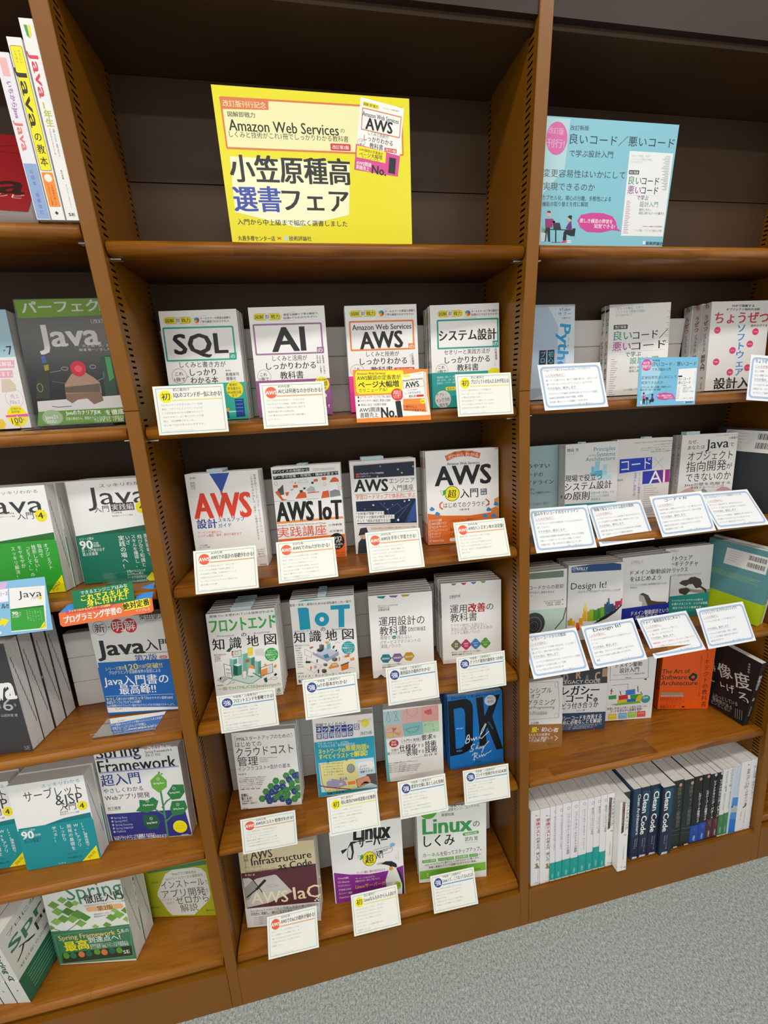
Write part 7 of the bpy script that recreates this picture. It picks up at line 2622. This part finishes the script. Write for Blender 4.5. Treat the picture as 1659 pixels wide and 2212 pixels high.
# ---------------------------------------------------------------- spine-out books on the bottom shelf of the right bay
def spine_book(x, y, z, T, h, bg, bandz, bandc, items, label, group):
    root = empty('book', (x, y, z), 0, K); tag(root, label, 'book', group)
    D = .168; seat(root, [(0, 0, 0), (0, D, 0)]); m = mat(bg, .45); e = .0006; r = .0022
    mb = MB(); n = 0
    prof = []                                    # rounded paperback spine seen from above
    for a in range(5): an = math.radians(180 + a * 22.5); prof.append((-T / 2 + r + r * math.cos(an), r + r * math.sin(an)))
    for a in range(5): an = math.radians(270 + a * 22.5); prof.append((T / 2 - r + r * math.cos(an), r + r * math.sin(an)))
    prof = [(-T / 2, D)] + prof + [(T / 2, D)]
    def sheet(mbx, prof, z0, z1, m):
        for (a, b), (c, d) in zip(prof, prof[1:]): mbx.poly([(a, b, z0), (c, d, z0), (c, d, z1), (a, b, z1)], m)
    sheet(mb, prof, 0, h, m)
    p = Printer(mb); p.lim = (-T / 2 / U, T / 2 / U, 4, h / U); up = [i for i in items]
    p.run(up); mb.build('cover', root)
    pb = MB(); pb.box(-T / 2 + .0003, T / 2 - .0003, .0012, D - .001, .0005, h - .0004, PAPER); pb.build('page_block', root)
    if bandc:
        bm = MB(); q = .0004
        sheet(bm, [(a * (1 + 2 * q / T), b - q) for a, b in prof], .0035, bandz, mat(bandc, .45))
        p = Printer(bm, y0=-q - .00008); zc = bandz * .62 / U
        p.item('t', ('t', "O'REILLY", (0, bandz * .42 / U, 0, bandz * .12 / U, T / U * .28), 'a8dcd8', 1))
        for k in range(3): p.item('L', ('L', (T / U * (.18 - .16 * k), bandz / U * .92, T / U * (.18 - .16 * k), bandz / U * (.62 + .06 * k)), 3, '7cc8c4'))
        bm.build('belly_band', root)
    return root
SPL = [('white spine with red and black title touching the second upright', 'paperbacks standing spine out on the bottom shelf'),
       ('white spine with red and black title second from the upright', 'paperbacks standing spine out on the bottom shelf'),
       ('thin white spine with pink ring and teal foot, left of its twin', 'paperbacks standing spine out on the bottom shelf'),
       ('thin white spine with pink ring and teal foot, right of its twin', 'paperbacks standing spine out on the bottom shelf'),
       ('wide white spine with teal foot, left of the widest pair', 'paperbacks standing spine out on the bottom shelf'),
       ('wide white spine with teal foot, right of the widest pair', 'paperbacks standing spine out on the bottom shelf'),
       ('white teal-footed spine with small red subtitle', 'paperbacks standing spine out on the bottom shelf'),
       ('teal-footed spine with orange subtitle, leftmost of three', 'paperbacks standing spine out on the bottom shelf'),
       ('teal-banded spine with orange subtitle and white foot, middle of three', 'paperbacks standing spine out on the bottom shelf'),
       ('teal-footed spine with orange subtitle, rightmost of three', 'paperbacks standing spine out on the bottom shelf'),
       ('white spine with brown wedge standing flush in the row', 'paperbacks standing spine out on the bottom shelf'),
       ('white spine with brown wedge pulled out from the row', 'paperbacks standing spine out on the bottom shelf'),
       ('dark green spine mostly hidden behind the pulled-out white book', 'paperbacks standing spine out on the bottom shelf'),
       ('dark blue spine with thin english title, thinner than its neighbours', 'paperbacks standing spine out on the bottom shelf'),
       ('navy spine with bold white title, leftmost of three', 'paperbacks standing spine out on the bottom shelf'),
       ('navy spine with bold white title, middle of three', 'paperbacks standing spine out on the bottom shelf'),
       ('navy spine with bold white title, pulled forward', 'paperbacks standing spine out on the bottom shelf'),
       ('black spine with grey title and wire-like line, left of pair', 'paperbacks standing spine out on the bottom shelf'),
       ('black spine with grey title and wire-like line, right of pair', 'paperbacks standing spine out on the bottom shelf'),
       ('black and royal blue spine, left of pair', 'paperbacks standing spine out on the bottom shelf'),
       ('black and royal blue spine, right of pair', 'paperbacks standing spine out on the bottom shelf'),
       ('black and maroon spine, left of pair', 'paperbacks standing spine out on the bottom shelf'),
       ('black and maroon spine, right of pair', 'paperbacks standing spine out on the bottom shelf'),
       ('white and green spine, left of pair', 'paperbacks standing spine out on the bottom shelf'),
       ('white and green spine, right of pair', 'paperbacks standing spine out on the bottom shelf'),
       ('pale blue spine with sea photograph', 'paperbacks standing spine out on the bottom shelf'),
       ('white spine with squirrel-brown figure and black title', 'paperbacks standing spine out on the bottom shelf'),
       ("white spine with blue title at the row's right end", 'paperbacks standing spine out on the bottom shelf')]

for s, (lb, gr) in zip(SPINES, SPL):
    spine_book(s[0], s[1], s[2], s[3], s[4], s[5], s[6] * U, s[7], s[8], lb, gr)

# ---------------------------------------------------------------- cards on the shelf edges
def card(name, pose, bg, items, label, group=None, cat='card', thick=.0006, sheet='card_sheet'):
    x, y, z, yaw, tilt, roll, w, h = pose; y -= .006
    root = empty(name, (x, y, z), yaw, tilt, roll); tag(root, label, cat, group)
    mb = MB(); mb.box(-w / 2, w / 2, 0, thick, 0, h, mat(bg, .5)); p = Printer(mb); p.rough = .5; p.run(items); mb.build(sheet, root)
    # clear easel behind the card, its foot resting on the shelf
    inv = root.matrix_basis.inverted(); zs = min((q[0] for q in SURF if q[3] - .02 < x < q[3] + W + .02), key=lambda q: abs(q - z - .015))
    yc = y + (zs + .003 - z) * math.tan(tilt) + .0035; sb = MB(); a = .012
    for r0, r1, th in (((yc, 0), (yc + .026, 0), .0012), ((yc, 0), (yc + .030 * math.sin(tilt), .030 * math.cos(tilt)), -.0012)):
        P = []
        for (yy, dz) in (r0, r1):
            zz = surf(x, yy, zs) + .0006 + dz
            P.append((yy, zz))
        if th > 0: q = P + [(P[1][0], P[1][1] + th), (P[0][0], P[0][1] + th)]
        else: q = [P[0], P[1], (P[1][0] + th, P[1][1]), (P[0][0] + th, P[0][1])]
        loc = [[inv @ Vector((x + sx, b, c)) for b, c in q] for sx in (-a, a)]
        for k in range(2): sb.poly(loc[k], CLEAR)
        for k in range(4): sb.poly([loc[0][k], loc[0][(k + 1) % 4], loc[1][(k + 1) % 4], loc[1][k]], CLEAR)
    sb.build('clear_easel', root)
    return root
card('review_card', (0.0911, -0.0181, 1.3416, -0.0154, 0.1577, 0.0017, 0.1165, 0.0825), 'eeede4', AWSCARDS['c21'], 'white card with yellow badge leaning before the green-framed book', 'printed review cards along the middle bay')
card('review_card', (0.2685, -0.0154, 1.3416, 0.0621, 0.2788, 0.0088, 0.1165, 0.0825), 'eeede4', AWSCARDS['c22'], 'white card with orange badge leaning before the mauve-framed book', 'printed review cards along the middle bay')
card('review_card', (0.6391, -0.0167, 1.3422, -0.0125, 0.2652, 0.0049, 0.1165, 0.0825), 'eeede4', AWSCARDS['c24'], 'white card with yellow badge leaning before the teal-framed textbook', 'printed review cards along the middle bay')
card('review_card', (0.1066, -0.049, 1.0443, -0.023, 0.3755, 0.0025, 0.1165, 0.0825), 'eeede4', AWSCARDS['c31'], 'white card with orange badge before the red-capitals book', 'printed review cards along the middle bay')
card('review_card', (0.2615, -0.048, 1.0461, 0.1019, 0.5641, 0.0478, 0.1165, 0.0825), 'eeede4', AWSCARDS['c32'], 'white card with orange badge before the book with orange figures', 'printed review cards along the middle bay')
card('review_card', (0.4406, -0.0508, 1.046, 0.017, 0.4941, 0.0159, 0.1165, 0.0825), 'eeede4', AWSCARDS['c33'], 'white card with orange badge before the starry photo book', 'printed review cards along the middle bay')
card('review_card', (0.6308, -0.0514, 1.0482, -0.0088, 0.4877, 0.0061, 0.1165, 0.0825), 'eeede4', AWSCARDS['c34'], 'white card with orange badge before the yellow-disc beginner book', 'printed review cards along the middle bay')
card('review_card', (0.1109, -0.0813, 0.7401, -0.0423, 0.1802, -0.0099, 0.1165, 0.0825), 'eeede4', AWSCARDS['c41'], 'white card with navy badge before the green city book', 'printed review cards along the middle bay')
card('review_card', (0.2819, -0.0855, 0.7403, -0.0859, 0.3999, -0.0429, 0.1165, 0.0825), 'eeede4', AWSCARDS['c42'], 'white card with navy badge before the turquoise capitals book', 'printed review cards along the middle bay')
card('review_card', (0.4607, -0.0828, 0.7378, 0.0119, 0.303, 0.0166, 0.1165, 0.0825), 'eeede4', AWSCARDS['c43'], 'white card with navy badge before the polygon textbook', 'printed review cards along the middle bay')
card('review_card', (0.6211, -0.0829, 0.7384, 0.0076, 0.2351, 0.0181, 0.1165, 0.0825), 'eeede4', AWSCARDS['c44'], 'white card with navy badge before the coloured diamonds textbook', 'printed review cards along the middle bay')
card('review_card', (0.1175, -0.1211, 0.4437, -0.0043, 0.1975, 0.0303, 0.1165, 0.0825), 'eeede4', AWSCARDS['c51'], 'white card with red badge before the hexagon mosaic book', 'printed review cards along the middle bay')
card('review_card', (0.3057, -0.1167, 0.4328, -0.0419, 0.4242, -0.0128, 0.1165, 0.0825), 'eeede4', AWSCARDS['c52'], 'white card with yellow badge before the light blue glossary', 'printed review cards along the middle bay')
card('review_card', (0.4697, -0.1204, 0.4415, 0.0067, 0.4025, 0.0292, 0.1165, 0.0825), 'eeede4', AWSCARDS['c53'], 'white card with navy badge before the pastel sketch book', 'printed review cards along the middle bay')
card('review_card', (0.6283, -0.1189, 0.4364, -0.0117, 0.3116, 0.0302, 0.1165, 0.0825), 'eeede4', AWSCARDS['c54'], 'white card with navy badge before the bright blue book', 'printed review cards along the middle bay')
card('review_card', (0.1359, -0.1573, 0.1431, 0.0012, 0.5488, 0.0166, 0.1165, 0.0825), 'eeede4', AWSCARDS['c61'], 'white card with red badge before the beige and maroon book', 'printed review cards along the middle bay')
card('review_card', (0.3368, -0.1547, 0.1389, -0.0058, 0.5773, 0.0076, 0.1165, 0.0825), 'eeede4', AWSCARDS['c62'], 'white card with yellow badge before the penguin book', 'printed review cards along the middle bay')
card('review_card', (0.5392, -0.1518, 0.1359, -0.0187, 0.4875, 0.0085, 0.1165, 0.0825), 'eeede4', AWSCARDS['c63'], 'white card with navy badge before the white and lime book', 'printed review cards along the middle bay')
card('handwritten_card', (0.8484, -0.0037, 1.3436, 0.0055, 0.4174, -0.0031, 0.148, 0.1), 'f0f1f3', HANDCARDS['d21'], 'handwritten white card before the turned blue lettering book', 'handwritten review cards in the right bay')
card('handwritten_card', (0.8276, -0.0462, 1.0409, 0.013, 0.5435, 0.0283, 0.148, 0.1), 'f0f1f3', HANDCARDS['d31'], 'handwritten white card before the grey-blue book', 'handwritten review cards in the right bay')
card('handwritten_card', (0.992, -0.0335, 1.0346, 0.0396, 0.6001, 0.0072, 0.148, 0.1), 'f0f1f3', HANDCARDS['d32'], 'handwritten white card before the turquoise blotch book', 'handwritten review cards in the right bay')
card('handwritten_card', (1.1483, -0.0423, 1.0427, 0.0044, 0.5735, -0.0031, 0.148, 0.1), 'f0f1f3', HANDCARDS['d33'], 'handwritten white card before the blue and magenta boxes', 'handwritten review cards in the right bay')
card('handwritten_card', (1.2988, -0.0447, 1.0445, 0.0115, 0.7744, 0.0217, 0.148, 0.1), 'f0f1f3', HANDCARDS['d34'], 'handwritten white card before the thin brush-style title', 'handwritten review cards in the right bay')
card('handwritten_card', (0.8224, -0.08, 0.7369, 0.0588, 0.7064, 0.0487, 0.148, 0.1), 'f0f1f3', HANDCARDS['d41'], 'handwritten white card before the nautilus shell book', 'handwritten review cards in the right bay')
card('handwritten_card', (0.9838, -0.0764, 0.7336, 0.0062, 0.6531, -0.0059, 0.148, 0.1), 'f0f1f3', HANDCARDS['d42'], 'handwritten white card before the rainbow skyline book', 'handwritten review cards in the right bay')
card('handwritten_card', (1.1547, -0.0749, 0.7304, -0.0236, 0.7905, -0.0217, 0.148, 0.1), 'f0f1f3', HANDCARDS['d43'], 'handwritten white card with one red line before the monkey book', 'handwritten review cards in the right bay')
card('handwritten_card', (1.3052, -0.0784, 0.7337, 0.023, 0.5539, 0.0121, 0.148, 0.1), 'f0f1f3', HANDCARDS['d44'], 'handwritten white card before the weasels book', 'handwritten review cards in the right bay')
card('handwritten_card', (1.3389, -0.0192, 1.333, -0.0863, 0.2235, 0.1091, 0.148, 0.1), 'f0f1f3', HANDCARDS['d23'], 'handwritten white card before the cartoon lettering book, cut by frame', 'handwritten review cards in the right bay')
card('advert_card', (0.455, -0.0058, 1.3407, 0.0262, 0.2753, 0.023, 0.148, 0.1), *DATA['orangecard'], 'orange and yellow printed card with big black number, second shelf')
card('advert_card', (1.0605, -0.0083, 1.3394, 0.0139, 0.1293, 0.0194, 0.148, 0.1), *DATA['blueCard'], 'sky blue printed card with magenta disc and office drawing')
card('advert_card', (-0.275, -0.0525, 1.012, 0, 0.22, 0, 0.148, 0.098), *DATA['javaCard'], 'pale blue printed card showing a green book, left bay')


def poster(pose, key, label):
    x, y, z, yaw, tilt, w, h = pose
    root = empty('poster', (x, y, z), yaw, tilt); tag(root, label, 'poster')
    mb = MB(); mb.box(-w / 2, w / 2, 0, .004, 0, h, mat(DATA[key][0], .3)); p = Printer(mb); p.rough = .3; p.run(DATA[key][1]); mb.build('poster_board', root)
    sb = MB(); sb.prism([(.0042, .0), (.0042, h * .7), (.0060, h * .7), (.055, .0), (.052, .0)], -.015, .015, mat('cfc9bd', .8)); sb.build('card_strut', root)
poster((0.352, 0.05, 1.6478, 0.0, 0.0, 0.323, 0.226), 'poster', 'large yellow poster board on the top shelf of the middle bay')
poster((0.9, 0.05, 1.6488, 0.0, 0.0, 0.304, 0.215), 'posterr', 'light blue poster board on the top shelf of the right bay')

# two shelf talkers clipped to the edge of the third shelf, left bay
root = empty('shelf_talker', (-.108, -.058, 1.018), .02, .3, -.03); tag(root, 'green and orange shelf talker with yellow lettering and blue wings', 'sign')
mb = MB(); w_ = .157
pts = [(-w_ / 2, .026), (-w_ / 2, .005), (-w_ / 2 + .004, 0), (w_ / 2 - .004, 0), (w_ / 2, .004), (w_ / 2, .027)]
q_ = Printer(mb, y0=-.0006); q_.fill([(a / U, b / U) for a, b in pts], mat('e8703c', .4)); mb.box(-w_ / 2 + .001, w_ / 2 - .001, -.0005, .0005, .002, .026, mat('e8703c', .4))
q_.run(DATA['promoorange'][1]); mb.build('orange_board', root)
mb = MB(); mb.box(-.054, .048, .0012, .0022, .025, .062, mat('18784c', .4)); q_ = Printer(mb, y0=.0010); q_.run([(it[0], it[1], [it[2][0], it[2][1] + 275, it[2][2], it[2][3] + 275, it[2][4]], it[3], it[4]) for it in DATA['promogreen'][1]]); mb.build('green_board', root)
B_ = mat('3c8cd8', .35)
for q_ in ([(-w_ / 2, .0012, .026), (-.054, .0012, .026), (-.054, .03, .05), (-.058, .03, .05)], [(w_ / 2, .0012, .027), (.048, .0012, .027), (.048, .03, .045), (.075, .03, .052)]):
    mb = MB(); mb.poly(q_, B_); mb.poly([(a, b + .0006, c) for a, b, c in q_][::-1], B_); mb.build('blue_wing', root)
# clear acrylic stands
def clear_stand(x, y, z, w, d, lip, yaw, label, tilt=0):
    o = empty('acrylic_stand', (x, y, z), yaw, tilt); tag(o, label, 'stand')
    mb = MB(); t = .002
    mb.prism([(0, 0), (0, lip), (t, lip), (t, t), (d, t), (d, 0)], -w / 2, w / 2, CLEAR); mb.build('stand_plate', o)
clear_stand(-.146, -.052, 0.7460, .122, .062, .013, -.05, 'clear acrylic stand with low lip under the blue-banded book', tilt=K)
clear_stand(-.150, .062, 1.3578, .155, .026, .027, 0, 'clear acrylic tray holding the glossy black and green book')
clear_stand(-.085, .018, 1.0500, .115, .02, .026, -.07, 'clear acrylic tray at the foot of the dark green book', tilt=K)
# books on the top shelf of the left bay
def top_spine(cx, T, h, bg, items, label):
    root = empty('book', (cx, .002, 1.6696), 0, 0); tag(root, label, 'book'); mb = MB(); m = mat(bg, .4); D = .165
    mb.prism([(0, 0), (0, h), (.0006, h), (.0006, 0)], -T / 2, T / 2, m); mb.box(-T / 2, -T / 2 + .0006, .0006, D, 0, h, m); mb.box(T / 2 - .0006, T / 2, .0006, D, 0, h, mat(items[-1][-1] if items[-1][0] == 'C' else bg, .4))
    Printer(mb).run([i for i in items if i[0] != 'C']); mb.build('cover', root)
    pb = MB(); pb.box(-T / 2 + .0007, T / 2 - .0007, .0008, D - .001, .0006, h - .0006, PAPER); pb.build('page_block', root)
TS = [(-.0335, .0170, .234, 'e8e6e2', TSI[0], 'white spine with red and yellow title against the first upright, top shelf'),
      (-.0535, .0180, .213, 'e8e6e0', TSI[1], 'yellow and orange spine on the top shelf, left bay'),
      (-.0735, .0180, .196, 'e4e0e4', TSI[2], 'white and pale blue spine with purple lettering, top shelf')]
for a in TS: top_spine(*a)
root = empty('book', (-.186, .012, 1.6696), 0, .62, .06); tag(root, 'dark red book leaning back at the left frame edge, top shelf', 'book')
mb = MB(); mb.box(-.091, .091, 0, .0006, 0, .17, mat('8c1c20', .3)); mb.box(-.091, .091, .0215, .022, 0, .17, mat('8c1c20', .3)); mb.box(-.091, -.0904, .0006, .0215, 0, .17, mat('8c1c20', .3))
Printer(mb).run(TSI[3]); mb.build('cover', root); seat(root, [(-.091, 0, 0), (.091, 0, 0), (-.091, .022, 0), (.091, .022, 0)])
mb = MB(); mb.box(-.090, .0903, .0007, .0214, .0006, .169, PAPER); mb.build('page_block', root)
